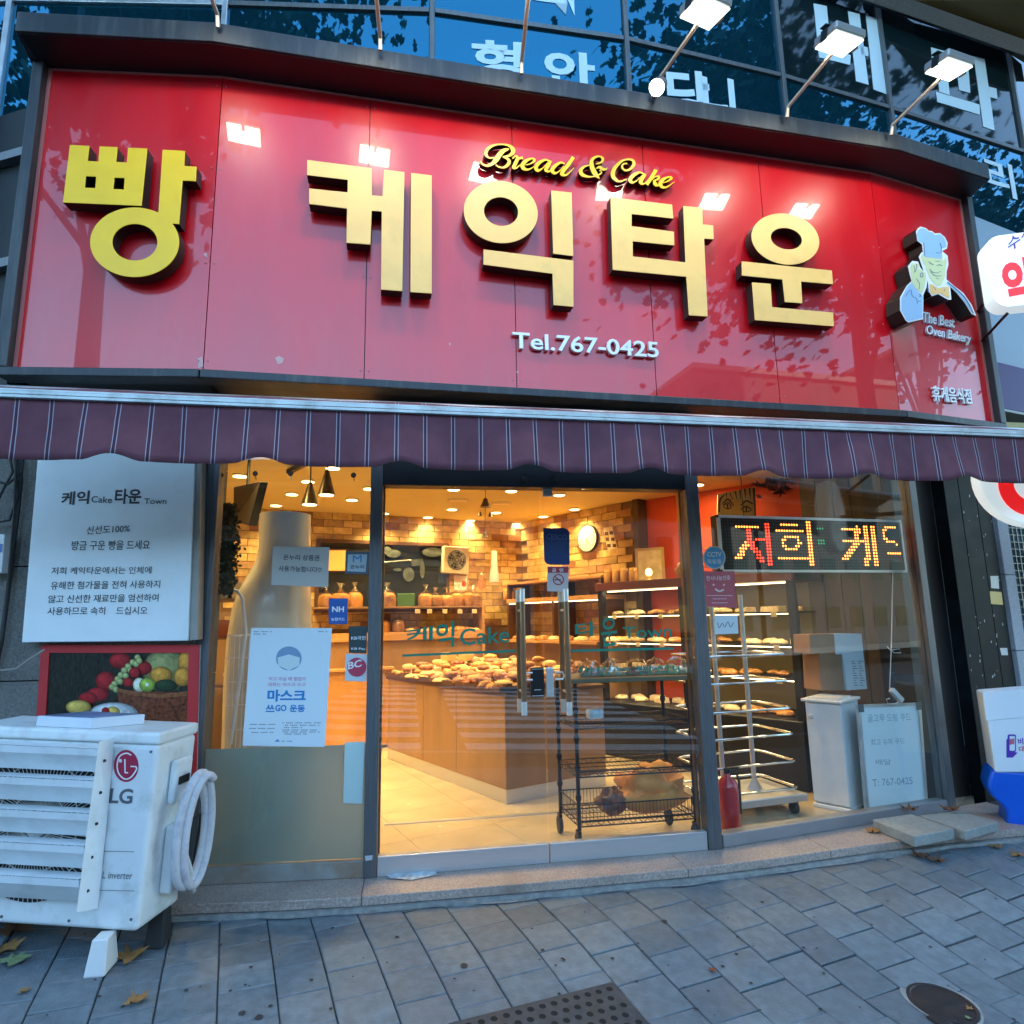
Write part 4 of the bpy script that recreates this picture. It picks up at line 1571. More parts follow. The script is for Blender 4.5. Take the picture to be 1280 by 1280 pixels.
# loose cables
cb = thing('cable_bundle', 'tangle of dark cables running down the stone at the far left edge', 'cables', DL.w(12, 900, .1))
for k, pts in enumerate([[(24, 560), (26, 600), (22, 640), (16, 690), (10, 740), (2, 800), (-10, 860)], [(18, 560), (22, 620), (12, 650), (-12, 655)], [(10, 560), (16, 590), (4, 612), (-10, 640)],
                         [(30, 560), (27, 590), (10, 605), (-15, 600)], [(20, 575), (18, 640), (11, 720), (4, 790), (-6, 830)]]):
    M_ = MB()
    M_.tube([DL.w(x, y, .06 + .015 * k) for x, y in pts], .007 if k else .012, 8)
    M_.build('cable', M_RUBBER, cb, smooth=True)
M_ = MB()
M_.tube([DL.w(x, y, .13) for x, y in ((-20, 830), (2, 838), (20, 836), (40, 822), (56, 812))], .005, 8)
tag(M_.build('loose_cable', mat('grey_cable', (.30, .27, .24), .6), smooth=True), 'single grey cable sagging from the left edge to the fruit poster', 'cable')
jb = thing('junction_box', 'small white box cut off by the left edge below the cables', 'junction box', DL.w(0, 730, .1))
M_ = MB()
M_.prism(DL, pxpoly(DL, [(-30, 665), (6, 668), (2, 716), (-34, 716)], .12), .06, .12)
M_.build('box_cover', M_WHITE, jb, bevel=.004)
M_ = MB()
M_.prism(DL, pxpoly(DL, [(-10, 680), (3, 680), (2, 690), (-10, 690)], .1225), .121, .1225)
M_.build('box_label', mat('label_blue', (.1, .2, .5), .5), jb)
# storey edge at the far left, beside the sign
sc_ = thing('side_facade', 'dark metal and glass corner of the neighbouring front, left of the red sign', 'facade', DL.pt(uL - 1.7, 2.8, -.4))
FP = Plane((-2.05, 3.45), -25)
M_ = MB()
M_.pbox(FP, -1.6, 0, 2.7, 4.35, -.08, 0)
M_.build('panel', mat('side_panel_dark', (.010, .016, .020), .5, spec=.2, var=.2), sc_)
for z in (3.35, 4.0):
    M_ = MB()
    M_.pbox(FP, -1.6, 0, z, z + .05, .001, .05)
    M_.build('rail', M_FRAME, sc_)
M_ = MB()
M_.pbox(FP, -.72, -.56, 2.7, 6.5, .052, .2)
M_.build('mullion', M_HOOD, sc_)

# ------------------------------------------------------------------ outdoor air-conditioner unit
ROT = Matrix.Rotation(radians(-13), 3, 'Z') @ Matrix.Rotation(radians(-.5), 3, 'X') @ Matrix.Rotation(radians(2.5), 3, 'Y')
AO = Vector((-1.102, 3.077, EYE.z - 1.26))
aX, aY, aZ = ROT.col[0].copy(), ROT.col[1].copy(), ROT.col[2].copy()
AH, AD, AWD = .794, .30, .90


class LP(Plane):
    """front (or side) face of the unit as a measuring plane, tilted with the unit"""
    def __init__(s, o, u, z, n):
        s.p, s.u, s.zz, s.n = Vector(o), u, z, n

    def uz(s, x, y, off=0.0):
        d = ray(x, y)
        t = (s.p + s.n * off - EYE).dot(s.n) / d.dot(s.n)
        q = EYE + d * t - s.p - s.n * off
        return (q.dot(s.u), q.dot(s.zz))

    def pt(s, u, z, off=0.0):
        return s.p + s.u * u + s.zz * z + s.n * off


AF = LP(AO, aX, aZ, -aY)
AS = LP(AO, aY, aZ, aX)
ac = thing('air_conditioner', 'white outdoor air conditioner unit with slatted guard and coiled white hose, standing on the pavement', 'air conditioner', AO + Vector((-.3, .1, -.09)))
M_ = MB()
M_.pbox(AF, -AWD, 0, 0, AH - .05, -AD, 0)
M_.build('casing', M_ACWHITE, ac, bevel=.022, seg=4)
M_ = MB()
M_.pbox(AF, -AWD - .004, .004, AH - .052, AH, -AD - .004, .006)
M_.build('top_cover', M_ACWHITE, ac, bevel=.014, seg=3)
# fan opening, coil and guard
M_ = MB()
M_.lathe(AF.pt(-.50, .40, .0005), [(.31, 0), (.31, .0015)], 48, -aY)
M_.build('fan_opening', mat('fan_dark', (.015, .018, .02), .8), ac)
M_ = MB()
for k in range(4):
    r = .07 + .06 * k
    M_.tube([AF.pt(-.50 + r * cos(a), .40 + r * sin(a), .008) for a in [2 * pi * i / 36 for i in range(36)]], .0022, 5, closed=True)
for k in range(90):
    a = 2 * pi * k / 90
    M_.tube([AF.pt(-.50 + .06 * cos(a), .40 + .06 * sin(a), .006), AF.pt(-.50 + .31 * cos(a + .35), .40 + .31 * sin(a + .35), .006)], .0016, 4)
M_.build('fan_grille', M_ACWHITE, ac)
M_ = MB()
M_.lathe(AF.pt(-.50, .40, .004), [(.055, 0), (.055, .004), (.04, .008)], 24, -aY)
M_.build('grille_hub', M_ACWHITE, ac, smooth=True)
M_SLAT = mat('guard_slat', (.80, .83, .84), .42, .1, var=.05, dirt=(.5, .5, .47), dscale=6, damt=.4)
for (x, y) in ((60, 937), (60, 977), (60, 1018), (60, 1059), (60, 1101)):
    z = AF.uz(x, y, .1)[1]
    u1 = AF.uz(124 - (y - 937) * .145, y, .1)[0]
    M_ = MB()
    top, bot = z + .012, z - .094
    for (o0, z0, o1, z1) in ((.108, top, .104, top - .028), (.104, top - .028, .045, bot)):
        a_ = [AF.pt(-1.0, z0, o0), AF.pt(u1, z0, o0), AF.pt(u1, z0, o0 - .004), AF.pt(-1.0, z0, o0 - .004)]
        b_ = [AF.pt(-1.0, z1, o1), AF.pt(u1, z1, o1), AF.pt(u1, z1, o1 - .004), AF.pt(-1.0, z1, o1 - .004)]
        M_.hexa(b_ + a_)
    M_.hexa([AF.pt(-1.0, top, .03), AF.pt(u1, top, .03), AF.pt(u1, top, .03 + .001), AF.pt(-1.0, top, .031)] +
            [AF.pt(-1.0, top + .003, .104), AF.pt(u1, top + .003, .104), AF.pt(u1, top + .003, .108), AF.pt(-1.0, top + .003, .108)])
    M_.build('guard_slat', M_SLAT, ac)
gp = pxpoly(AF, [(126, 926), (143, 921), (122, 1136), (98, 1140), (104, 1080)], .112)
M_ = MB()
lf = [(124, 928), (110, 1030), (96, 1140)]
rt = [(143, 921), (133, 1030), (122, 1136)]
for k in range(2):
    A4 = [AF.pt(*AF.uz(*lf[k + 1], .11), .11), AF.pt(*AF.uz(*rt[k + 1], .012), .012), AF.pt(*AF.uz(*rt[k], .012), .012), AF.pt(*AF.uz(*lf[k], .11), .11)]
    M_.hexa([v + aY * .002 for v in A4] + [v - aY * .002 for v in A4])
br = M_.build('guard_bracket', M_SLAT, ac, bevel=.001)
M_ = MB()
for (x, y) in ((127, 946), (130, 951), (122, 986), (125, 991), (117, 1026), (120, 1030), (111, 1067), (114, 1072), (106, 1109), (109, 1114)):
    k_ = .085 if x - (124 - (y - 928) * .132) < 5 else .068
    u, z = AF.uz(x, y, k_ + .006)
    M_.lathe(AF.pt(u, z, k_), [(.006, 0), (.006, .006)], 12, -aY)
M_.build('bolt_hole', M_RUBBER, br)
# printed marks
M_LR, M_LG_ = mat('logo_red', (.42, .015, .06), .4), mat('logo_grey', (.12, .13, .15), .4)
pxprism(AF, ellipse(157.5, 957.5, 15.5, 20, 36), .0006, .0016, 'logo_disc', M_LR, ac)
lm = MB()
I = lambda x, y: (x, y)
stroke(lm, AF, [(164, 944, 1.6), (158, 941.5, 1.7), (150, 945, 1.7), (146.5, 955, 1.7), (148, 966, 1.7), (155, 973.5, 1.7), (163, 972, 1.7), (170, 963, 1.7), (170.4, 958.5, 1.7)], I, .0017, .0006, 5)
stroke(lm, AF, [(163, 958, 1.6), (170.5, 958.3, 1.6)], I, .0017, .0007, 2)
stroke(lm, AF, [(156, 949, 1.6), (156.3, 965.5, 1.6)], I, .0017, .0006, 2)
stroke(lm, AF, [(155.5, 965.8, 1.6), (160, 966, 1.6)], I, .0017, .0007, 2)
lm.prism(AF, pxpoly(AF, ellipse(150.5, 951, 1.9, 2.3, 10), .002), .0017, .0023)
lm.build('logo_lines', M_PAPER, ac)
text(AF, 'LG', (136, 1004), (165, 1005), 19, .0008, M_LG_, ac, 'brand_lettering', bold=.025)
text(AF, 'L inverter', (128, 1098), (165, 1099), 9, .0008, M_LG_, ac, 'model_lettering')
M_ = MB()
u0, z0 = AF.uz(120, 1064)
for yy in (1064, 1113):
    a, b_ = AF.uz(123, yy), AF.uz(168, yy + 1)
    M_.prism(AF, [(a[0], a[1]), (b_[0], b_[1]), (b_[0], b_[1] + .002), (a[0], a[1] + .002)], .0004, .0012)
M_.build('panel_seam', M_FRAME, ac)
# side: valve cover, handle recess, seam
M_ = MB()
M_.pbox(AS, .10, .235, .47, .66, .001, .035)
gr = M_.build('side_grip', M_ACWHITE, ac, bevel=.016, seg=3)
M_ = MB()
M_.pbox(AS, .125, .21, .55, .585, .0355, .037)
M_.build('grip_recess', M_BLACK, gr)
M_ = MB()
M_.pbox(AS, .12, .23, .10, .38, .001, .055)
M_.build('valve_cover', M_PLAST, ac, bevel=.012, seg=3)
# hose: a flattened coil hanging on the side
hose = []
for i in range(64):
    t = i / 63 * 2 * 2 * pi + .5
    k = i / 63
    hose.append(AS.pt(.165 + (.105 - .02 * k) * sin(t) + .03 * k, .335 + (.235 - .015 * sin(k * 9)) * cos(t) + .02 * k, .085 + .045 * k + .015 * sin(t)))
M_ = MB()
M_.tube(hose, .019, 12)
M_.build('hose', mat('lagging_tape', (.62, .60, .61), .5, var=.08, dirt=(.35, .28, .36), dscale=22, damt=.6, bump=.3, bscale=30), ac, smooth=True)
# lagging ends, pipe and cable running from the valve cover to the wall
M_ = MB()
M_.tube([AS.pt(.17, .30, .058), AS.pt(.20, .16, .10), AS.pt(.27, .06, .08), AS.pt(.36, .02, .02)], .011, 8)
M_.build('drain_pipe', M_PLAST, ac, smooth=True)
M_ = MB()
M_.tube([AS.pt(.19, .37, .058), AS.pt(.24, .40, .09), AS.pt(.30, .34, .06), AS.pt(.33, .12, .03), AS.pt(.36, .02, .03)], .005, 6)
M_.build('power_cord', M_RUBBER, ac, smooth=True)
M_ = MB()
for (u, z) in ((-.03, .05), (-.03, AH - .08), (-.30, .03), (-.60, .03)):
    M_.lathe(AF.pt(u, z, .0005), [(.006, 0), (.006, .002), (.002, .003)], 10, -aY)
M_.build('casing_screws', M_FRAME, ac, kind='stuff')
# feet
for (u, o) in ((-.12, .03), (-.05, -.24), (-.78, .03)):
    M_ = MB()
    c0 = AF.pt(u, 0, o)
    zg = gz(c0.x, c0.y)
    w0, w1 = .03, .04
    M_.hexa([(c0.x - w1, c0.y - .065, zg), (c0.x + w1, c0.y - .065, zg), (c0.x + w1, c0.y + .065, zg), (c0.x - w1, c0.y + .065, zg),
             (c0.x - w0, c0.y - .035, c0.z - .002), (c0.x + w0, c0.y - .035, c0.z - .002), (c0.x + w0, c0.y + .045, c0.z - .002), (c0.x - w0, c0.y + .045, c0.z - .002)])
    M_.build('foot', M_RUBBER if o < -.1 else M_PLAST, ac, bevel=.006)
# thing on top of the unit: a slim box
bt = [AO + ROT @ Vector(v) for v in ((-.60, .03, AH), (-.33, .02, AH), (-.20, .19, AH), (-.50, .21, AH))]
M_ = MB()
M_.hexa([b_ + aZ * .001 for b_ in bt] + [b_ + aZ * .045 for b_ in bt])
bk = thing('booklet_box', 'thin white and blue box lying on top of the air conditioner', 'box', bt[0])
M_.build('box_body', mat('carton_white', (.70, .74, .80), .5, var=.03), bk, bevel=.003)
M_ = MB()
cc_ = sum(bt, Vector()) / 4
M_.hexa([cc_ + (b_ - cc_) * .9 + aZ * .0455 for b_ in bt] + [cc_ + (b_ - cc_) * .9 + aZ * .047 for b_ in bt])
M_.build('box_top_print', mat('box_blue', (.13, .19, .34), .35, var=.5, vscale=6), bk)

# ================================================================== STICKERS AND NOTICES ON THE GLASS
def flat(P, off, pts, m, name, parent, o2=.0006, **kw):
    return pxprism(P, pts, off, off + o2, name, m, parent, **kw)


SO = .0026
po = thing('mask_poster', 'large pale blue poster about wearing masks, taped to the left window', 'poster', DL.w(355, 932, SO))
flat(DL, SO, [(314, 785), (415, 785), (406, 934), (303, 932)], mat('poster_pale', (.70, .80, .84), .4), 'poster_sheet', po)
M_PB, M_PP, M_PG = mat('print_blue', (.01, .22, .55), .5), mat('print_pink', (.62, .30, .42), .5), mat('print_grey', (.16, .20, .24), .5)
text(DL, '마스크', (334, 877), (382, 877), 15, SO + .0012, M_PB, po, bold=.035)
text(DL, '쓰', (332, 890), (343, 890), 9, SO + .0012, M_PB, po, bold=.03)
text(DL, 'GO', (344, 889), (358, 889), 8, SO + .0012, M_PB, po, bold=.03)
text(DL, '운동', (362, 890), (381, 890), 9, SO + .0012, M_PB, po, bold=.03)
text(DL, '먹고 마실 때 말없이', (336, 851), (382, 851), 5, SO + .0012, M_PP, po, bold=.01)
text(DL, '대화는 마스크 쓰고', (335, 858), (382, 858), 5, SO + .0012, M_PP, po, bold=.01)
M_ = MB()
for (a, b_, y) in ((353, 402, 903), (356, 400, 906), (355, 380, 909), (353, 401, 912), (354, 402, 914.5), (356, 384, 917), (310, 347, 905), (309, 346, 910), (312, 344, 915), (317, 340, 789), (317, 334, 792), (398, 410, 789), (352, 366, 926)):
    for k in range(int((b_ - a) / 2.3)):
        x = a + 2.3 * k
        if (k * 7 + int(y)) % 5 == 0:
            continue
        M_.prism(DL, pxpoly(DL, [(x, y), (x + 1.7, y), (x + 1.7, y + 1.1), (x, y + 1.1)], SO + .0012), SO + .0009, SO + .0012)
M_.build('small_print', M_PG, po)
flat(DL, SO + .0008, ellipse(361, 823, 16, 15, 28), mat('print_paleblue', (.20, .33, .50), .5), 'printed_disc', po)
flat(DL, SO + .0016, [(347, 822), (361, 818), (375, 822), (374, 832), (361, 838), (348, 832)], mat('print_mask', (.62, .74, .74), .5), 'printed_mask', po)
flat(DL, SO + .0008, [(343, 927), (347, 924), (350, 927)], M_PB, 'printed_mark', po)

no = thing('paper_notice', 'translucent white sheet with two lines of text, top of the left window', 'notice', DL.w(375, 734, SO))
flat(DL, SO, [(341, 683), (412, 684), (410, 734), (339, 731)], mat('notice_paper', (.50, .49, .45), .6), 'sheet', no)
text(DL, '온누리 상품권', (354, 700), (399, 701), 7, SO + .0012, M_PRINTK, no, bold=.01)
text(DL, '사용가능합니다♡', (348, 714), (402, 716), 7, SO + .0012, M_PRINTK, no, bold=.01)


def sticker(name, label, P, off, pts, col, lines, cat='sticker', rough=.4):
    t = thing(name, label, cat, P.w(*pts[2], off))
    flat(P, off, pts, mat('sticker_%s_%d' % (name, int(col[0] * 900 + col[1] * 90 + col[2] * 9)), col, rough), 'backing', t)
    for s, a, b_, h, c, bo in lines:
        text(P, s, a, b_, h, off + .0012, c, t, bold=bo)
    return t


sticker('sticker', 'blue sticker with white NH letters on the left window', DL, SO, [(411, 748), (435, 748), (434, 780), (411, 780)], (.02, .10, .38),
        [('NH', (415, 765), (430, 765), 7, M_PAPER, .03), ('농협카드', (414, 776), (431, 776), 4, M_PAPER, .01)])
s_ = sticker('sticker', 'dark bordered sticker with blue letter M at the top of the left window', DL, SO, [(432, 689), (462, 690), (460, 718), (431, 717)], (.06, .09, .14), [])
flat(DL, SO + .0012, [(435, 693), (459, 693), (457, 715), (434, 714)], mat('sticker_inner', (.45, .55, .58), .4), 'inner_field', s_)
text(DL, 'M', (441, 703), (452, 703), 9, SO + .0024, M_PB, s_)
text(DL, '온누리', (438, 711), (455, 711), 5, SO + .0024, M_PRINTK, s_, bold=.02)
sticker('sticker', 'dark green grey sticker reading KB Pay on the left window', DL, SO, [(436, 783), (459, 783), (458, 817), (436, 816)], (.035, .06, .06),
        [('KB국민', (439, 800), (457, 800), 5, M_PAPER, .01), ('KB Pay', (439, 813), (457, 813), 3.5, M_PAPER, .01)])
s_ = sticker('sticker', 'white sticker with a round red BC mark, lowest of the left window stickers', DL, SO, [(432, 817), (459, 818), (458, 852), (431, 851)], (.62, .66, .68), [])
flat(DL, SO + .0012, ellipse(446, 834, 12, 12, 24), mat('bc_red', (.52, .05, .10), .4), 'mark_disc', s_)
text(DL, 'BC', (435, 837), (452, 833), 9, SO + .0024, M_PAPER, s_, bold=.02)
sticker('paper_sheet', 'blank pale sheet stuck low beside the door post on the frosted glass', DL, .003, [(431, 928), (456, 927), (453, 1005), (429, 1004)], (.55, .70, .66), [], 'sheet')

DO = .0075
ces = thing('sticker', 'deep blue sticker with faint capital letters at the top of the right door', 'sticker', D.w(695, 706, DO))
pts = [(679, 660), (704, 660)] + ellipse(704, 668, 8, 8, 5, -pi / 2 + .3, 0) + [(712, 706), (688, 706)] + ellipse(688, 698, 8, 8, 5, pi / 2 + .3, pi)
flat(D, DO, pts, mat('sticker_navy', (.006, .035, .16), .3), 'backing', ces)
text(D, 'CESCO', (683, 674), (709, 675), 6.5, DO + .0012, mat('faint_blue', (.10, .16, .34), .4), ces)
ns = thing('sticker', 'white no smoking sticker with red band under the deep blue one', 'sticker', D.w(697, 740, DO))
flat(D, DO, [(684, 708), (711, 708), (710, 740), (684, 739)], mat('sticker_pinkwhite', (.60, .52, .50), .4), 'backing', ns)
flat(D, DO + .0008, [(685, 708.5), (710.5, 708.5), (710.5, 716), (685, 716)], mat('sticker_red', (.40, .03, .05), .4), 'red_band', ns)
text(D, '금  연', (690, 715), (704, 715), 4.5, DO + .002, M_PAPER, ns, bold=.02)
pxprism(D, ellipse(698, 724.5, 7, 7, 24), DO + .0008, DO + .0014, 'prohibition_ring', MATS['sticker_red'], ns, holes=[ellipse(698, 724.5, 5.6, 5.6, 24)])
flat(D, DO + .0014, [(693, 721), (694, 720), (703, 728), (702, 729)], MATS['sticker_red'], 'prohibition_bar', ns)
flat(D, DO + .0008, [(693, 724), (701, 724), (701, 725.4), (693, 725.4)], M_PRINTK, 'cigarette_print', ns)

RO = -.0035
cc = thing('sticker', 'round blue CCTV sticker on the right window by the door post', 'sticker', DR.w(893, 711, RO))
flat(DR, RO, ellipse(893, 697, 14, 14.5, 30), mat('sticker_grey', (.42, .40, .36), .4), 'backing', cc)
flat(DR, RO + .0008, ellipse(893, 697, 12.5, 13, 30), mat('sticker_cyan', (.03, .23, .40), .4), 'disc', cc)
text(DR, 'CCTV', (884, 696), (902, 696), 6, RO + .002, mat('sticker_text', (.45, .50, .50), .5), cc, bold=.03)
text(DR, '작동중', (884, 705), (902, 705), 6, RO + .002, MATS['sticker_text'], cc, bold=.02)
sm = thing('sign_card', 'dusty red card with a white smiling face on the right window', 'card', DR.w(901, 760, RO))
flat(DR, RO, [(880, 714), (918, 714), (921, 760), (883, 758)], mat('card_red', (.42, .07, .10), .4), 'card', sm)
M_CT = mat('card_text', (.66, .55, .55), .5)
text(DR, '한사나눔인증', (883, 726), (913, 725), 6, RO + .0012, M_CT, sm, bold=.01)
lm = MB()
stroke(lm, DR, [(894, 736, 2), (899, 739, 2), (905, 737, 2)], I, RO + .0008, .0006, 5)
for x in (892, 905):
    lm.prism(DR, pxpoly(DR, ellipse(x, 731, 1.3, 1.3, 8), RO + .0014), RO + .0008, RO + .0014)
for (a, b_, y) in ((884, 916, 744), (891, 909, 748), (890, 911, 753)):
    for k in range(int((b_ - a) / 2)):
        lm.prism(DR, pxpoly(DR, [(a + 2 * k, y), (a + 2 * k + 1.3, y), (a + 2 * k + 1.3, y + 1), (a + 2 * k, y + 1)], RO + .0014), RO + .0008, RO + .0014)
lm.build('smile_print', M_CT, sm)
cp_ = thing('paper_card', 'small white card with grey scribble below the red smiling card', 'card', DR.w(907, 792, RO))
flat(DR, RO, [(893, 770), (922, 769), (923, 792), (894, 793)], mat('card_white', (.55, .62, .64), .5), 'card', cp_)
lm = MB()
stroke(lm, DR, [(897, 778, 1), (899, 785, 1), (903, 779, 1), (906, 784, 1), (910, 777, 1), (913, 784, 1), (917, 778, 1)], I, RO + .0008, .0004, 4)
lm.build('scribble', M_PG, cp_)
# suction hooks on the left window
hk = None
hooks = [(276, 594, 'suction hook inside the left window, nearest the wall'), (319, 592, 'suction hook inside the left window, second from the wall'),
         (363, 592, 'suction hook inside the left window, third from the wall'), (442, 594, 'suction hook inside the left window, nearest the door post')]
for x, y, lab in hooks:
    p = DL.w(x, y, -.010)
    if hk is None:
        hk = thing('suction_hook', lab, 'hook', p, 'suction hooks on the left window')
        M_ = MB()
        M_.lathe(p, [(.016, 0), (.013, .004), (.005, .008)], 14, -DL.n)
        M_.build('cup', mat('hook_dark', (.05, .045, .03), .3), hk, smooth=True)
        M_ = MB()
        M_.tube([p - DL.n * .009, p - DL.n * .010 - Vector((0, 0, .025)), p - DL.n * .018 - Vector((0, 0, .032)), p - DL.n * .024 - Vector((0, 0, .02))], .0028, 6)
        M_.build('hook', M_CHROME, hk, smooth=True)
    else:
        dup(hk, p, label=lab)

# ================================================================== RIGHT OF THE SHOP
BP = Plane((3.97, 4.22), 14)
pl_ = thing('panel_column', 'black boarded column with scraped stickers, right of the bakery window', 'column', (4.2, 4.25, FL))
u_a = BP.uz(1200, 760)[0]
u_b, u_c, u_d = BP.uz(1219, 760)[0], BP.uz(1240, 760)[0], BP.uz(1257, 760)[0]
M_BRD = mat('black_board', (.006, .009, .011), .6, var=.3, dirt=(.03, .04, .04), dscale=8, damt=.25, spec=.15)
for a, b_ in ((u_a, u_b), (u_b, u_c), (u_c, u_d)):
    M_ = MB()
    M_.pbox(BP, a + .003, b_ - .003, -.1, 2.9, -.1, 0)
    M_.build('board', M_BRD, pl_, bevel=.003)
M_ = MB()
M_.pbox(BP, (DR.pt(uR + .034, 0) - BP.p).dot(BP.u), u_a - .002, -.1, 2.9, -.35, -.10)
M_.build('recess_dark_fill', mat('recess_shade_black', (.003, .003, .004), .6), pl_)  # block fills the gap; the shade of the recess is its near-black colour
M_ = MB()
r = random.Random(5)
for k in range(34):
    x, y = r.uniform(1200, 1252), r.uniform(610, 860)
    x = 1203 + (y - 600) * .04 + r.random() * 44
    s = r.uniform(.6, 2.0)
    u, z = BP.uz(x, y)
    M_.prism(BP, [(u + s * .004 * r.uniform(-1, 0), z), (u + s * .003, z + .002), (u + s * .004, z + s * .010 * r.random() + .006), (u, z + s * .012)], .0005, .0012)
M_.build('paper_scraps', mat('scrap_white', (.5, .52, .52), .6), pl_, kind='stuff')
ys = thing('sticker', 'small yellow sticker on the black boarded column', 'sticker', BP.w(1245, 755, .001))
flat(BP, .001, [(1237, 739), (1252, 740), (1254, 756), (1239, 755)], mat('sticker_yellow', (.55, .33, .03), .4), 'backing', ys)
ws_ = thing('sticker', 'small white square sticker above the yellow one on the black column', 'sticker', BP.w(1245, 736, .001))
flat(BP, .001, [(1238, 720), (1248, 720), (1249, 736), (1239, 735)], mat('sticker_wht', (.5, .53, .55), .4), 'backing', ws_)
ws_ = thing('sticker', 'small pale sticker low on the black boarded column', 'sticker', BP.w(1255, 819, .001))
flat(BP, .001, [(1250, 810), (1259, 810), (1260, 819), (1252, 819)], MATS['sticker_wht'], 'backing', ws_)
# next building
nb = thing('next_building', 'pale stone corner of the next building with a gridded window, at the right edge', 'building', (4.8, 4.4, 0))
NP = Plane(BP.pt(u_d + .01, 0, .02).to_2d(), 14)
M_ST2 = mat('pale_stone', (.42, .42, .44), .75, var=.15, vscale=60, bump=.2, bscale=80)
uw = NP.uz(1256, 700)[0]
for z0, z1 in ((-.3, .55), (.556, 1.15), (1.156, 1.75), (1.756, 2.35), (2.356, 2.9)):
    M_ = MB()
    M_.pbox(NP, .012, .15, z0, z1, -.3, 0)
    M_.build('stone_block', M_ST2, nb, bevel=.003)
M_ = MB()
M_.pbox(NP, .152, 2.4, -.3, 2.9, -.12, -.06)
M_.build('window_glass', mat('greenish_glass', (.10, .16, .17), .15, var=.8, vscale=5, coat=.5), nb)
M_ = MB()
for i in range(14):
    M_.pbox(NP, .16 + .06 * i, .168 + .06 * i, .9, 2.6, -.058, -.045)
for j in range(28):
    M_.pbox(NP, .152, 1.0, .95 + .06 * j, .956 + .06 * j, -.057, -.047)
M_.build('window_grid', M_FRAME, nb)
# grey panel wall above, level with the sign
GP = Plane((4.12, 3.95), 15)
M_ = MB()
M_.pbox(GP, -.15, 3.2, 2.95, EYE.z + 2.96 + .28, -.15, 0)
M_.build('grey_cladding', mat('cladding_blue_grey', (.24, .31, .38), .5, var=.06, vscale=2), nb)
M_ = MB()
M_.pbox(GP, -.15, 3.2, 3.36, 3.375, .001, .006)
M_.build('cladding_joint', M_FRAME, nb)


def rrect(x0, y0, x1, y1, r, n=6):
    o = []
    for cx, cy, a in ((x1 - r, y0 + r, -pi / 2), (x1 - r, y1 - r, 0), (x0 + r, y1 - r, pi / 2), (x0 + r, y0 + r, pi)):
        for i in range(n + 1):
            t = a + pi / 2 * i / n
            o.append((cx + r * cos(t), cy + r * sin(t)))
    return o


M_LBX = mat('lightbox_white', (.75, .80, .80), .4, emit=(.72, .85, .88), estr=.09)
M_LRED = mat('lightbox_red', (.75, .01, .02), .4, emit=(1, .02, .02), estr=.09)
LBP = Plane((3.80, 3.10), -22)
ls = thing('lightbox_sign', 'white rounded lightbox sign with red Korean letter, cut off at the right edge', 'sign', LBP.w(1265, 395))
c0 = LBP.uz(1238, 345)
bb = rrect(c0[0], c0[1] - .22, c0[0] + .62, c0[1] + .27, .085)
M_ = MB()
M_.prism(LBP, bb, -.12, 0)
M_.build('box_body', M_LBX, ls, bevel=.02, seg=3)
text(LBP, '수성', (1261, 316), (1292, 296), 17, .002, mat('sign_purple', (.12, .05, .35), .4), ls, bold=.02)
text(LBP, '약국', (1259, 388), (1345, 372), 62, .002, M_LRED, ls, bold=.045)
M_ = MB()
ba = SR.pt(uRe + .05, EYE.z + 1.92, 0)
for dz in (0, -.22):
    M_.tube([SR.pt(uRe + .02, LBP.uz(1245, 350)[1] + .02 + dz, -.02), LBP.pt(c0[0] + .1, LBP.uz(1245, 350)[1] + .02 + dz, -.08)], .012, 4)
M_.build('wall_bracket', M_BLACK, ls)
rs = thing('lightbox_sign', 'round white lightbox sign with red ring letter below the awning end at the right edge', 'sign', LBP.w(1280, 660))
RP = Plane((3.80, 3.30), -20)
cc2 = RP.uz(1292, 596)
M_ = MB()
M_.lathe(RP.pt(cc2[0], cc2[1], 0), [(.30, -.10), (.315, -.08), (.315, -.03), (.30, -.005), (.27, 0)], 40, RP.n)
M_.build('box_body', M_LBX, rs, smooth=True)
pxprism(RP, ellipse(1292, 603, 44, 42, 36), .002, .008, 'red_ring', M_LRED, rs, holes=[ellipse(1292, 603, 25, 23, 30)])
pxprism(RP, [(1243, 588), (1262, 592), (1262, 606), (1246, 603)], .002, .008, 'red_stroke', M_LRED, rs)
M_ = MB()
M_.tube([RP.pt(cc2[0] + .1, cc2[1], -.1), RP.pt(cc2[0] + .3, cc2[1], -.8)], .02, 6)
M_.build('wall_bracket', M_BLACK, rs)
pp = thing('hanging_sign', 'dark purple sign box at the right edge, beside the lower corner of the red sign', 'sign', GP.w(1260, 515, .2))
M_ = MB()
a_, b_ = GP.uz(1238, 508, .2), GP.uz(1240, 450, .2)
M_.pbox(GP, a_[0], a_[0] + 1.2, a_[1], b_[1], .02, .2)
M_.build('box_body', mat('purple_sign', (.045, .015, .13), .5, spec=.2), pp, bevel=.01)
M_ = MB()
M_.pbox(GP, a_[0] - .03, a_[0] + 1.23, a_[1] - .02, a_[1] - .002, .01, .21)
M_.build('box_trim', M_FRAME, pp)

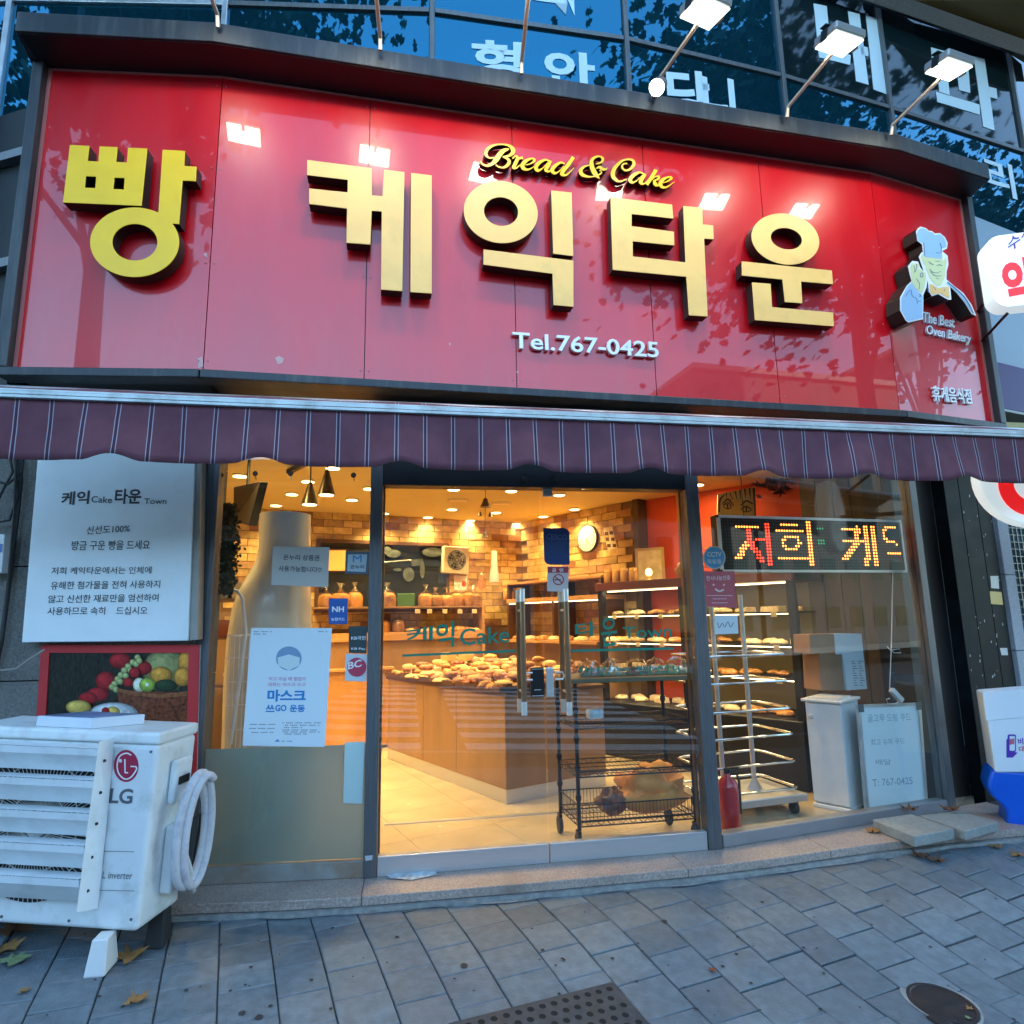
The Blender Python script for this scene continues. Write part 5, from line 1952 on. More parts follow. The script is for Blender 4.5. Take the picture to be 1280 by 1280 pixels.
# water barrier with white sheet
bar = thing('barrier', 'blue plastic water barrier wrapped in a white printed sheet at the right edge', 'barrier', (4.0, 3.93, gz(4.0, 3.93)))
VP = Plane((3.80, 3.78), -36)
q0 = VP.uz(1240, 1042)
q1 = VP.uz(1240, 966)
ub = VP.uz(1238, 966)[0]
g0 = gz(VP.pt(ub, 0).x, 3.8)
hB = q1[1] - g0
prof = [(ub + .035, g0 + .01), (ub + .045, g0 + hB * .12), (ub + .06, g0 + hB * .26), (ub + .055, g0 + hB * .36), (ub + .03, g0 + hB * .48), (ub - .012, g0 + hB * .60), (ub - .025, g0 + hB * .75), (ub - .012, g0 + hB * .9), (ub + .01, q1[1] + .02), (ub + .62, q1[1] + .02), (ub + .65, g0 + .28), (ub + .60, g0 + .14), (ub + .63, g0 + .01)]
M_ = MB()
M_.prism(VP, prof, -.26, 0)
bo = M_.build('barrier_base', mat('barrier_blue', (.0, .10, .62), .35, var=.05), bar, bevel=.02, seg=3, smooth=True)
M_ = MB()
M_.tube([VP.pt(ub + .27 + .10 * cos(2 * pi * i / 28), g0 + .24 + .10 * sin(2 * pi * i / 28), .002) for i in range(28)], .008, 6, closed=True)
M_.build('moulded_ring', MATS['barrier_blue'], bar, smooth=True)
cv = pxpoly(VP, [(1229, 867), (1320, 860), (1320, 966), (1244, 966)], .01)
M_ = MB()
M_.prism(VP, cv, -.25, .012)
M_.build('sheet_cover', mat('sheet_white', (.80, .84, .88), .5, var=.04, vscale=3), bar, bevel=.012, seg=2)
M_ = MB()
cr = pxpoly(VP, [(1228, 865), (1320, 857), (1320, 893), (1233, 901)], .02)
M_.prism(VP, cr, -.02, .018)
M_.build('sheet_fold', MATS['sheet_white'], bar, bevel=.003)
M_PU = mat('print_purple', (.10, .03, .40), .5)
flat(VP, .0125, [(1258, 925), (1262, 919), (1262, 938), (1272, 941), (1266, 947), (1258, 947)], M_PU, 'hand_print', bar)
pxprism(VP, rrect(1259.5, 918, 1270, 940, 2, 3), .0135, .0142, 'phone_print', M_PU, bar, holes=[rrect(1261, 920, 1268.8, 938.5, 1.5, 3)])
flat(VP, .0128, [(1262, 924), (1268, 923), (1268, 930), (1262, 931)], mat('print_redp', (.6, .15, .2), .5), 'red_print', bar)
text(VP, '비대면', (1273, 931), (1296, 929), 8, .0126, M_PU, bar, bold=.03)
text(VP, '대출', (1274, 940), (1290, 938), 7, .0126, MATS['print_redp'], bar, bold=.03)

# stone slabs used as a step
for pts, lab in (([(1089, 1024), (1142.5, 1046), (1194, 1036), (1139, 1017)], 'grey concrete slab lying on the doorstep, left of the pair'),
                 ([(1147.7, 1018.8), (1206, 1039.4), (1249, 1027.4), (1201, 1013.6)], 'grey concrete slab lying on the doorstep, right of the pair')):
    M_ = MB()
    hs_ = .062 if 'left' in lab else .056
    t_ = [on_z(x, y, FL + hs_) for x, y in pts]
    c4 = sum(t_, Vector()) / 4
    t_ = [c4 + (v - c4) * .975 for v in t_]
    cx_ = sum(t_, Vector()) / 4
    M_.hexa([Vector((v.x, v.y, FL + .002)) for v in t_] + t_)
    o = M_.build('concrete_slab', M_SLAB, bevel=.006, seg=3, label=lab, cat='slab')
# drain cover and manhole
DRP = drain_c
dc = thing('drain_cover', 'dark perforated drain cover in the pavement at the bottom edge', 'drain cover', DRP)
pl4 = [on_ground(*q) for q in ((583, 1277), (762, 1229), (838, 1300), (640, 1345))]
# use the paving axes so that the cover is a true rectangle
c00 = on_ground(765, 1229)
cu = -B
wd, hd_ = .70, .55
crn = [c00 + GN * .002, c00 + B * wd + GN * .002, c00 + B * wd - A * hd_ + GN * .002, c00 - A * hd_ + GN * .002]
M_ = MB()
M_.hexa([v - GN * .02 for v in crn[::-1]] + [v + GN * .003 for v in crn[::-1]])
M_IRON = mat('worn_iron', (.05, .052, .056), .7, .0, var=.3, vscale=30, dirt=(.07, .055, .045), dscale=8, damt=.5)
M_.build('plate', M_IRON, dc)
M_ = MB()
for i in range(14):
    for j in range(11):
        off = .5 if j % 2 else 0
        p = c00 + B * (.035 + .05 * (i + off)) - A * (.035 + .05 * j) + GN * .0052
        if .035 + .05 * (i + off) > wd - .02:
            continue
        M_.add([p + B * (.014 * cos(2 * pi * k / 10)) + A * (.014 * sin(2 * pi * k / 10)) for k in range(10)], [tuple(range(10))])
M_.build('drain_holes', mat('hole_black', (.006, .006, .006), .9), dc, kind='stuff')
mc = thing('manhole_cover', 'small round rusty dark cover set in the paving at the bottom right', 'manhole cover', man_c)
mcc = on_ground(1178, 1255)
M_ = MB()
rr_ = .125
M_.lathe(mcc + GN * -.01, [(rr_, 0), (rr_, .016), (rr_ - .012, .017), (rr_ - .016, .013), (0.001, .0135)], 36, GN)
M_.build('cover', mat('rusty_iron', (.022, .016, .016), .6, .2, var=.5, vscale=18, dirt=(.07, .028, .022), dscale=12, damt=.5), mc, smooth=True)
M_ = MB()
M_.obox(mcc + GN * .003 - B * -.10 - A * .06, A, B, GN, .03, .05, .004)
M_.build('cover_tab', MATS['rusty_iron'], mc, bevel=.004)
M_ = MB()
ring = [mcc + (A * cos(t) + B * sin(t)) * (rr_ + .016 + .006 * sin(3 * t)) + GN * .0012 for t in [2 * pi * i / 32 for i in range(32)]]
M_.add(ring, [tuple(range(32))])
M_.build('mortar_ring', M_CONC, mc)

# ------------------------------------------------------------------ fallen leaves
LEAFO = [(0, -.5), (.10, -.28), (.42, -.34), (.26, -.10), (.52, .10), (.24, .12), (.22, .34), (.05, .24), (0, .52), (-.07, .24), (-.24, .32), (-.24, .12), (-.5, .08), (-.26, -.1), (-.40, -.34), (-.1, -.28)]
M_LEAFS = [mat('dry_leaf_tan', (.34, .17, .05), .7, var=.35, vscale=30), mat('dry_leaf_brown', (.18, .075, .03), .75, var=.4, vscale=30), mat('leaf_green', (.22, .27, .12), .65, var=.2, vscale=20), mat('dry_leaf_rust', (.22, .06, .025), .7, var=.3)]
leaf_me = []
for k, mm in enumerate(M_LEAFS):
    vs = [(0, 0, .05 + .05 * (k == 0))]
    for i, (x, y) in enumerate(LEAFO):
        vs.append((x, y, .22 * x * x + .14 * sin(i * 1.9 + k) * (abs(x) + abs(y)) + (.9 if k < 2 else .1) * abs(y) ** 2 + (.5 if k == 1 else .15) * abs(x) ** 2))
    mz = min(v[2] for v in vs)
    vs = [(x, y, z - mz) for x, y, z in vs]
    me = bpy.data.meshes.new('leaf')
    me.from_pydata(vs, [], [(0, i + 1, (i + 1) % len(LEAFO) + 1) for i in range(len(LEAFO))])
    me.materials.append(mm)
    me.polygons.foreach_set('use_smooth', [True] * len(me.polygons))
    leaf_me.append(me)
LG_ = 'fallen plane leaves on the ground'
lv_ = [((160, 1198), .17, 0, 'tan curled leaf lying just right of the foot of the air conditioner', 1.9), ((170, 1252), .10, 0, 'tan leaf on the paving below the air conditioner', .8),
       ((20, 1165), .20, 1, 'brown leaf heaped under the air conditioner, at the left edge', .3), ((8, 1150), .20, 0, 'tan leaf under the air conditioner against the left edge', 2.3),
       ((15, 1203), .13, 2, 'pale green leaf lying at the left edge', 1.2), ((4, 1190), .15, 0, 'tan leaf at the left edge beside the green one', 2.9),
       ((1170, 1077), .13, 1, 'brown leaf on the paving in front of the slabs, right one of two', .4), ((1150, 1072), .12, 1, 'brown leaf on the paving in front of the slabs, left one of two', 1.4),
       ((890, 1214), .045, 3, 'tiny rust coloured leaf in the middle of the paving', .9), ((728, 1264), .04, 0, 'small yellow leaf scrap on the drain cover', 2.0),
       ((30, 1240), .05, 0, 'small pale leaf scrap on the paving at the lower left', 1.0), ((1245, 1060), .09, 0, 'tan leaf below the blue barrier', 2.2), ((1272, 1070), .10, 0, 'leaf at the right edge by the blue barrier', .2),
       ((1212, 1262), .035, 0, 'yellow leaf scrap on the rim of the round cover, left one', .2), ((1210, 1274), .03, 2, 'pale leaf scrap on the rim of the round cover, lower one', 1.2)]
for (px, py), s, k, lab, rz_ in lv_:
    p = on_ground(px, py)
    p.z = gz(p.x, p.y) + .004
    o = bpy.data.objects.new('fallen_leaf', leaf_me[k])
    COL.objects.link(o)
    o.location = p
    o.scale = (s, s * .9, s * .9)
    o.rotation_euler = (.07, .06, rz_)
    tag(o, lab, 'leaf', LG_)
for (px, py), z, s, k, lab, rz_ in (((1092, 1040), FL, .11, 0, 'tan leaf on the granite step, left of the slabs', 2.4), ((1136, 1012), FL + .065, .12, 1, 'brown leaf behind the left concrete slab', .7), ((1188, 1013), FL + .065, .13, 1, 'brown leaf lying on the right concrete slab', 2.0)):
    o = bpy.data.objects.new('fallen_leaf', leaf_me[k])
    COL.objects.link(o)
    o.location = on_z(px, py, z + .002)
    o.scale = (s, s, s)
    o.rotation_euler = (.05, .05, rz_)
    tag(o, lab, 'leaf', LG_)
# small dark grit and gum spots on the paving
M_ = MB()
r = random.Random(11)
for k in range(90):
    p = on_ground(r.uniform(10, 1270), r.uniform(1120, 1275))
    p.z = gz(p.x, p.y) + .0015
    if p.y > step_front(p.x) - .05:
        continue
    s = r.uniform(.004, .011) * (1.5 if k % 9 == 0 else .8)
    M_.add([p + A * (s * cos(t) * r.uniform(.7, 1.2)) + B * (s * sin(t)) for t in [2 * pi * i / 9 for i in range(9)]], [tuple(range(9))])
tag(M_.build('gum_spots', mat('gum', (.035, .03, .03), .8), kind='stuff'), 'dark gum spots and grit scattered over the paving', 'grit')

# ================================================================== INSIDE THE SHOP
# recessed downlights: what the photo shows of the ceiling
DLP = [(567, 611), (639, 613), (535, 646), (588, 650), (620, 640), (645, 654), (679, 645), (699, 618), (718, 636), (565, 636), (300, 594), (416, 584), (385, 601), (365, 617), (345, 631), (440, 624), (480, 641), (462, 610)]
pos = []
for x, y in DLP:
    pos.append(on_z(x, y, CE - .004))
lampn = ['in the row by the door header, left of the middle', 'in the row by the door header, right of the middle', 'near the back wall, left part', 'near the back wall, left of the brass bells', 'right of the brass bells', 'closest to the back corner', 'left of the clock by the door joint',
         'nearest the front, right of the door joint', 'above the clock', 'half way back, left of the bells', 'at the far left, above the dark screen', 'behind the valance, above the left window', 'between the two hanging cone lamps',
         'above the white bottle figure, right one', 'above the white bottle figure, left one', 'left window, beside the door post', 'by the door post, near the back', 'close to the door post, front row']
dl0 = thing('downlight', 'round warm ceiling downlight ' + lampn[0], 'downlight', (0, 0, 0), 'warm downlights in the shop ceiling')
M_ = MB()
M_.lathe((0, 0, -.012), [(.062, 0), (.07, .006), (.07, .016)], 24)
M_.build('lamp_rim', mat('rim_white', (.7, .62, .5), .4), dl0, smooth=True)
M_ = MB()
M_.lathe((0, 0, -.0135), [(.055, 0), (.055, .001)], 24)
M_.build('lamp_lens', M_WARMW, dl0)
for i, p in enumerate(pos):
    o = dl0 if i == 0 else dup(dl0, p, label='round warm ceiling downlight ' + lampn[i])
    o.location = p
    la = bpy.data.lights.new('downlight_lamp', 'AREA')
    la.shape = 'DISK'
    la.size = .11
    la.energy = 1.15
    la.spread = radians(112)
    la.color = (1, .68, .27)
    lo = bpy.data.objects.new('downlight_lamp', la)
    COL.objects.link(lo)
    lo.parent = o
    lo.location = (0, 0, -.016)
# extra lit fittings of the same ceiling; right-door one added to warm the rack
for k, (x, y) in enumerate(((2.35, 4.7), (2.75, 5.6), (.2, 4.9), (1.35, 4.08), (-1.1, 4.7))):
    o = dup(dl0, (x, y, CE - .004), label=['round warm ceiling downlight over the rolling rack', 'round warm ceiling downlight over the display cabinet', 'round warm ceiling downlight inside the left door', 'round warm ceiling downlight added just inside the right door to warm the wire rack', 'round warm ceiling downlight inside the left window'][k])
    la = bpy.data.lights.new('downlight_lamp', 'AREA')
    la.shape = 'DISK'
    la.size = .11
    la.energy = (1.0, 1.0, 1.2, 1.7, 1.2)[k]
    la.color = (1, .68, .27)
    lo = bpy.data.objects.new('downlight_lamp', la)
    COL.objects.link(lo)
    lo.parent = o
    lo.location = (0, 0, -.016)
# slot vents in the ceiling
for (x, y, lab) in ((573, 625, 'slim oblong ceiling vent left of the bells'), (627, 629, 'slim oblong ceiling vent right of the bells')):
    p = on_z(x, y, CE)
    M_ = MB()
    M_.lathe(p + Vector((0, 0, -.008)), [(.10, 0), (.12, .004), (.12, .008)], 24)
    o = thing('ceiling_vent', lab, 'vent', p)
    M_.build('vent_plate', M_WALLP, o, smooth=True)
    M_ = MB()
    M_.box(p.x - .09, p.x + .09, p.y - .03, p.y + .03, p.z - .012, p.z - .009)
    M_.build('vent_slot', mat('vent_lit', (.8, .6, .3), .5), o)
# cone track lights
TPk = at_y(375, 603, 5.0)
tr = thing('track_light', 'ceiling track with two dark cone lamps behind the left window', 'track light', TPk)
a_, b_ = at_y(366, 602, 5.2), at_y(404, 583, 4.7)
a_.z, b_.z = CE - .03, CE - .03
M_ = MB()
M_.obox((a_ + b_) / 2, (b_ - a_).normalized(), (b_ - a_).normalized().cross(Vector((0, 0, 1))), (0, 0, 1), (b_ - a_).length / 2 + .1, .018, .018)
M_.build('track', M_BLACK, tr)
for (x, yt, yb, Y) in ((387, 603, 631, 5.0), (408, 588, 619, 4.85)):
    pt_, pb_ = at_y(x, yt, Y), at_y(x, yb, Y)
    h = pt_.z - pb_.z
    h = max(.12, h)
    M_ = MB()
    M_.lathe(pb_, [(.066, 0), (.05, .3 * h), (.035, .6 * h), (.022, .85 * h), (.016, h)], 20)
    M_.tube([pb_ + Vector((0, 0, h)), Vector((pb_.x, pb_.y, CE))], .006, 6)
    c_ = M_.build('cone_shade', mat('cone_bronze', (.06, .045, .03), .3, .6), tr, smooth=True)
    M_ = MB()
    M_.lathe(pb_ + Vector((0, 0, -.001)), [(.055, 0), (.055, .0008)], 20)
    M_.build('cone_lens', emis('cone_lens', (1, .66, .30), 1.6), c_)

# back wall: kitchen hatch, fan, shelves
KU = BW.back(-.02)
hatch = thing('kitchen_hatch', 'dark glazed kitchen hatch with hanging utensils in the back brick wall', 'hatch', BW.w(516, 752, .02))
hq = pxpoly(BW, [(400, 678), (557, 684), (557, 760), (400, 760)], .03)
hx0, hx1, hz0, hz1 = hq[0][0], hq[1][0], hq[2][1], hq[0][1]
M_ = MB()
M_.pbox(BW, hx0, hx1, hz0, hz1, .016, .022)
M_.build('hatch_back', mat('hatch_dark', (.014, .016, .015), .6), hatch)
M_ = MB()
for (u0, u1, z0, z1) in ((hx0 - .04, hx1 + .04, hz1, hz1 + .04), (hx0 - .04, hx1 + .04, hz0 - .04, hz0), (hx0 - .04, hx0, hz0, hz1), (hx1, hx1 + .04, hz0, hz1)):
    M_.pbox(BW, u0, u1, z0, z1, .016, .06)
M_.build('hatch_frame', M_WOODD, hatch)
M_GM = mat('dull_metal', (.22, .25, .24), .45, .4, var=.5, vscale=9)
M_ = MB()
for (x, y, rx, ry) in ((492, 692, 9, 5), (484, 688, 5, 5), (541, 690, 13, 6), (511, 718, 7, 9), (528, 712, 3, 11), (497, 712, 5, 2)):
    M_.prism(BW, pxpoly(BW, ellipse(x, y, rx, ry, 14), .05), .03, .05)
M_.prism(BW, pxpoly(BW, [(514, 700), (528, 698), (530, 706), (515, 708)], .05), .03, .052)
M_.tube([BW.w(480, 703, .06), BW.w(514, 700, .06)], .01, 6)
M_.build('utensils', M_GM, hatch)
M_ = MB()
M_.pbox(BW, hx0, hx1, hz0, hz1, .056, .059)
M_.build('hatch_glass', M_GLASS, hatch)
fn = thing('wall_fan', 'square cream extractor fan with a round grille on the back brick wall', 'fan', BW.w(571, 718, .1))
fq = pxpoly(BW, [(555, 682), (587, 684), (586, 718), (554, 716)], .12)
M_ = MB()
M_.prism(BW, fq, .012, .12)
M_.build('fan_case', mat('fan_cream', (.62, .52, .36), .45), fn, bevel=.012)
fc = BW.uz(571, 700, .125)
M_ = MB()
M_.lathe(BW.pt(*fc, .121), [(.125, 0), (.125, .002)], 30, BW.n)
M_.build('fan_recess', M_RUBBER, fn)
for k in range(4):
    M_ = MB()
    a = k * pi / 2 + .4
    M_.prism(BW, [(fc[0] + .02 * cos(a), fc[1] + .02 * sin(a)), (fc[0] + .11 * cos(a - .3), fc[1] + .11 * sin(a - .3)), (fc[0] + .115 * cos(a + .35), fc[1] + .115 * sin(a + .35))], .1235, .126)
    M_.build('fan_blade', M_GM, fn)
M_ = MB()
for r in (.04, .075, .11, .125):
    M_.tube([BW.pt(fc[0] + r * cos(t), fc[1] + r * sin(t), .13) for t in [2 * pi * i / 24 for i in range(24)]], .002, 4, closed=True)
for k in range(12):
    t = 2 * pi * k / 12
    M_.tube([BW.pt(*fc, .13), BW.pt(fc[0] + .125 * cos(t), fc[1] + .125 * sin(t), .13)], .0015, 4)
M_.build('fan_grille', M_ALU, fn)
nt_ = thing('price_note', 'small printed note with a red dot below the wall fan', 'note', BW.w(575, 738, .02))
pxprism(BW, [(567, 719), (584, 720), (584, 738), (568, 738)], .018, .02, 'sheet', M_PAPER, nt_)
pxprism(BW, ellipse(580, 730, 3, 3.5, 12), .0202, .021, 'red_dot', mat('dot_red', (.6, .08, .03), .5), nt_)
# shelf along the back
BS = Plane(BW.pt(0, 0, .30).to_2d(), 16.7)
shf = thing('bread_shelf', 'two tier wooden bread shelf under the kitchen hatch along the back wall', 'shelf', BS.w(520, 800))
M_GSH = mat('shelf_edge', (.25, .13, .05), .4)
ua, ub_ = BS.uz(395, 752)[0], BS.uz(602, 757)[0]
for k, (y0, th) in enumerate(((760, .02), (799, .09))):
    z = BS.uz(540, y0)[1]
    M_ = MB()
    M_.pbox(BS, ua, ub_, z, z + th, -.28, .02)
    M_.build('shelf_board', M_WOODL if k else M_GSH, shf, bevel=.003)
    if k == 0:
        zs1 = z + th
    else:
        zs2 = z + th
M_ = MB()
M_.pbox(BS, ua, ub_, FL, zs2 - .09, -.28, -.01)
M_.build('shelf_base', M_WOOD, shf)
M_ = MB()
M_.pbox(BS, ub_, ub_ + .03, FL, zs1 + .02, -.28, .02)
M_.build('shelf_side', M_WOODL, shf)
for k, x in enumerate((522, 537, 556, 575, 593)):
    M_ = MB()
    u, z = BS.uz(x, 764, .022)
    M_.pbox(BS, u - .03, u + .03, z - .025, z + .025, .021, .024)
    M_.build('price_card', mat('card_tan', (.62, .50, .33), .6), shf)

# bread
BK_ = dict(vscale=3, bump=.5, bscale=7, rand=.25)
M_BR = [mat('crust_golden', (.50, .21, .05), .45, var=.5, dirt=(.16, .055, .015), dscale=1.2, damt=.8, **BK_), mat('crust_brown', (.25, .085, .025), .4, var=.5, dirt=(.60, .42, .22), dscale=2, damt=.5, **BK_),
        mat('crust_pale', (.66, .42, .17), .55, var=.3, dirt=(.36, .14, .04), dscale=1.5, damt=.8, **BK_), mat('glaze_red', (.42, .08, .03), .2, var=.6, dirt=(.70, .50, .30), dscale=2.5, damt=.6, **BK_),
        mat('dough_cream', (.75, .60, .36), .55, var=.2, dirt=(.50, .25, .08), dscale=1.5, damt=.6, **BK_)]


def blobmesh(kind, m):
    M_ = MB()
    r = random.Random(kind)
    seg, rings = 12, 6
    vs = [(0, 0, 0)]
    P_ = []
    for j in range(rings + 1):
        t = j / rings * pi / 2
        for i in range(seg):
            a = 2 * pi * i / seg
            R_ = cos(t) ** .7 if kind != 2 else cos(t) ** .5
            ex = (1, .62) if kind in (1, 3) else (1, .95)
            x, y, z = R_ * cos(a) * ex[0], R_ * sin(a) * ex[1], sin(t) * (.55 if kind != 2 else .35)
            n_ = noise.noise(Vector((x * 2.3 + kind * 7, y * 2.3, z * 2.3)))
            if kind == 1:
                z *= 1 + .25 * sin(x * 11)
            if kind == 4:
                z += .10 * max(0, sin(a * 3)) * R_
            x, y, z = x * (1 + .18 * n_), y * (1 + .18 * n_), max(0, z * (1 + .3 * n_))
            P_.append((x, y, z))
    fs = [(j * seg + i, j * seg + (i + 1) % seg, (j + 1) * seg + (i + 1) % seg, (j + 1) * seg + i) for j in range(rings) for i in range(seg)]
    fs.append(tuple(range(seg))[::-1])
    me = bpy.data.meshes.new('bread')
    me.from_pydata(P_, [], fs)
    me.polygons.foreach_set('use_smooth', [True] * len(me.polygons))
    me.materials.append(m)
    return me


ORD = ['first', 'second', 'third', 'fourth', 'fifth', 'sixth', 'seventh', 'eighth', 'ninth', 'tenth', 'eleventh', 'twelfth', 'thirteenth', 'fourteenth', 'fifteenth', 'sixteenth']
BMESH = [blobmesh(k, m) for k, m in ((0, M_BR[0]), (1, M_BR[1]), (2, M_BR[2]), (3, M_BR[0]), (4, M_BR[3]), (0, M_BR[4]), (3, M_BR[2]), (2, M_BR[1]))]
def roundmesh(kind, m):
    M_ = MB()
    if kind == 'twist':                       # a crescent roll
        pts, rr = [], []
        for i in range(13):
            t = i / 12
            a = -1.2 + 2.4 * t
            pts.append((.75 * sin(a), .55 * cos(a) - .3, .30))
            rr.append(.08 + .28 * sin(pi * t) * (1 + .14 * (-1) ** i))
        M_.tube(pts, rr, 10)
    elif kind == 'ring':
        M_.tube([(.58 * cos(2 * pi * i / 18), .58 * sin(2 * pi * i / 18), .28) for i in range(18)], .30, 9, closed=True)
    else:                                     # a wrapped square cake
        M_.hexa([(-.8, -.6, 0), (.8, -.6, 0), (.8, .6, 0), (-.8, .6, 0), (-.75, -.55, .6), (.75, -.55, .62), (.75, .55, .6), (-.75, .55, .58)])
    me = bpy.data.meshes.new('bread')
    me.from_pydata(M_.v, [], M_.f)
    me.polygons.foreach_set('use_smooth', [kind != 'cake'] * len(me.polygons))
    me.materials.append(m)
    return me


BMESH += [roundmesh('twist', M_BR[0]), roundmesh('ring', M_BR[1]), roundmesh('cake', M_BR[4])]
BKIND = ['golden round bun', 'brown ridged roll', 'pale flat pastry', 'golden oval roll', 'glazed reddish pastry', 'cream coloured bun', 'pale oval roll', 'brown flat pastry', 'golden crescent roll', 'brown ring doughnut', 'cream square cake']


def bread(k, p, s, label, group, rz=None):
    o = bpy.data.objects.new('bread', BMESH[k])
    COL.objects.link(o)
    o.location = p
    o.scale = (s, s, s)
    o.rotation_euler = (0, 0, random.uniform(0, 6.28) if rz is None else rz)
    tag(o, label, 'bread', group)
    return o


# bagged loaves
M_BAG = glass_mat('bag_film', (.93, .90, .82), .16, .12)
bag0 = thing('bread_bag', 'x', 'bread bag', (0, 0, 0), 'bagged loaves on the back shelf')
M_ = MB()
M_.lathe((0, 0, 0), [(.095, 0), (.108, .02), (.108, .08), (.098, .115), (.055, .14)], 14, sq=(1, .75))
M_.build('loaf', M_BR[0], bag0, smooth=True)
M_ = MB()
M_.lathe((0, 0, -.0), [(.10, 0), (.115, .02), (.116, .09), (.095, .145), (.032, .175), (.014, .19), (.03, .215), (.048, .24)], 14, sq=(1, .78))
M_.build('bag_film', M_BAG, bag0, smooth=True)
bagl = [(487, 1), (536, 1), (548, 1), (563, 1), (576, 1), (589, 1), (597, 1), (481, 2), (502, 2), (428, 1), (446, 1), (410, 1)]
bagt = ['bagged loaf on the upper back shelf, next to the door post', 'bagged loaf on the upper back shelf, left end of the cluster', 'bagged brown loaf on the upper back shelf, second of the cluster', 'bagged loaf on the upper back shelf, middle of the cluster', 'bagged loaf on the upper back shelf, under the printed note',
        'bagged loaf on the upper back shelf, second from the right end', 'bagged loaf on the upper back shelf, at the right end', 'bagged loaf on the lower back shelf, next to the door post', 'bagged loaf on the lower back shelf, second from the door post',
        'bagged loaf seen through the left window below the letter M sticker', 'bagged loaf seen through the left window beside the door post', 'bagged loaf seen through the left window, left of the blue sticker']
for i, (x, t) in enumerate(bagl):
    u = BS.uz(x, 750)[0]
    p = BS.pt(u, (zs1 if t == 1 else zs2) + .001, -.12)
    o = bag0 if i == 0 else dup(bag0, p)
    o.location = p
    o['label'] = bagt[i]
    o.scale = (1 + .1 * sin(i * 3), 1, 1.05 + .12 * cos(i * 5))
    o.rotation_euler = (0, 0, i)
gt = BS.pt(BS.uz(511, 750)[0], zs1 + .001, -.12)
M_ = MB()
M_.box(gt.x - .10, gt.x + .10, gt.y - .06, gt.y + .06, gt.z, gt.z + .15)
M_.build('box_body', mat('green_carton', (.06, .16, .05), .5), None, bevel=.005, label='green box standing among the bread bags on the upper back shelf', cat='box').name = 'green_box'
r = random.Random(21)
for i, (x, k) in enumerate(((514, 6), (524, 3), (533, 2), (544, 5), (556, 2), (567, 6), (576, 3), (586, 6), (594, 2))):
    u = BS.uz(x, 790)[0]
    bread(k, BS.pt(u, zs2 + .001, -.06 - .08 * (i % 2)), .075 + .02 * r.random(), '%s on the lower back shelf, %s from the bags' % (BKIND[k], ORD[i]), 'loose bread on the lower back shelf')
# warm strip of the cabinet by the window (left bay): menu light panel and wooden counter
ml = thing('menu_panel', 'small lit orange menu panel behind the left window beside the notice sheet', 'panel', BW.w(421, 716, .1))
pxprism(BW, [(411, 688), (432, 688), (432, 713), (411, 713)], .07, .10, 'panel_face', emis('menu_lit', (1, .36, .06), .16), ml)
pxprism(BW, [(409, 686), (434, 686), (434, 715), (409, 715)], .062, .069, 'panel_frame', M_WOODD, ml)
lc = thing('wood_cabinet', 'orange wooden cabinet against the wall just right of the door post', 'cabinet', on_z(480, 935, FL))
p0 = on_z(480, 935, FL)
CP = Plane((p0.x, p0.y), 16.7)
M_ = MB()
M_.pbox(CP, -1.6, .085, FL + .03, FL + .82, -.3, 0)
M_.build('carcass', mat('orange_wood', (.42, .20, .06), .4, var=.15, vscale=5, stretch=(1, 1, .3)), lc, bevel=.004)
M_ = MB()
M_.pbox(CP, -1.62, .10, FL + .825, FL + .85, -.32, .03)
M_.build('worktop', M_WOODL, lc)
M_ = MB()
M_.pbox(CP, -.075, -.070, FL + .04, FL + .80, .0005, .003)
M_.build('door_gap', M_WOODD, lc)
M_ = MB()
M_.tube([CP.pt(-.03, .66, .002), CP.pt(-.03, .66, .03), CP.pt(-.03, .58, .03), CP.pt(-.03, .58, .002)], .005, 6)
M_.build('cabinet_handle', M_STEEL, lc)

# counter
cA, cB = on_z(494.7, 952.5, FL), on_z(633.4, 1006, FL)
cyaw = -63
K1 = Plane(cB.to_2d(), cyaw)                   # front (left) face: u negative runs back
K2 = Plane(cB.to_2d(), 22)
ctr = thing('counter', 'wooden bakery counter with steel plinth in the middle of the shop', 'counter', cB)
Lc, Wc, Hc = 2.05, .95, .80
K2u, K1u = K2.u, K1.u
fl_ = [cB, cB + K2u * Wc, cB + K2u * Wc - K1u * Lc, cB - K1u * Lc]


def slab_(poly, z0, z1, name, m, par, **kw):
    M_ = MB()
    M_.plan([(v.x, v.y) for v in poly], z0, z1)
    return M_.build(name, m, par, **kw)


cen = sum(fl_, Vector()) / 4
slab_([cen + (v - cen) * .992 for v in fl_], FL + .001, FL + .10, 'plinth', M_STEEL, ctr)
slab_([cen + (v - cen) * .985 for v in fl_], FL + .10, FL + Hc - .02, 'counter_core', M_WOODD, ctr)
for a, b_ in ((-2.04, -1.30), (-1.295, -.72), (-.715, -.004)):
    M_ = MB()
    M_.pbox(K1, a, b_, FL + .101, FL + Hc - .03, -.012, 0)
    M_.build('front_panel', M_WOOD, ctr, bevel=.002)
M_ = MB()
M_.pbox(K2, .004, Wc, FL + .101, FL + Hc - .03, -.012, 0)
M_.build('side_panel', M_WOOD, ctr, bevel=.002)
slab_([cen + (v - cen) * 1.02 for v in fl_], FL + Hc - .028, FL + Hc, 'counter_top', M_WOODD, ctr)
zt_ = FL + Hc
gt_ = 'wooden trays of pastries along the counter'
tray0 = None
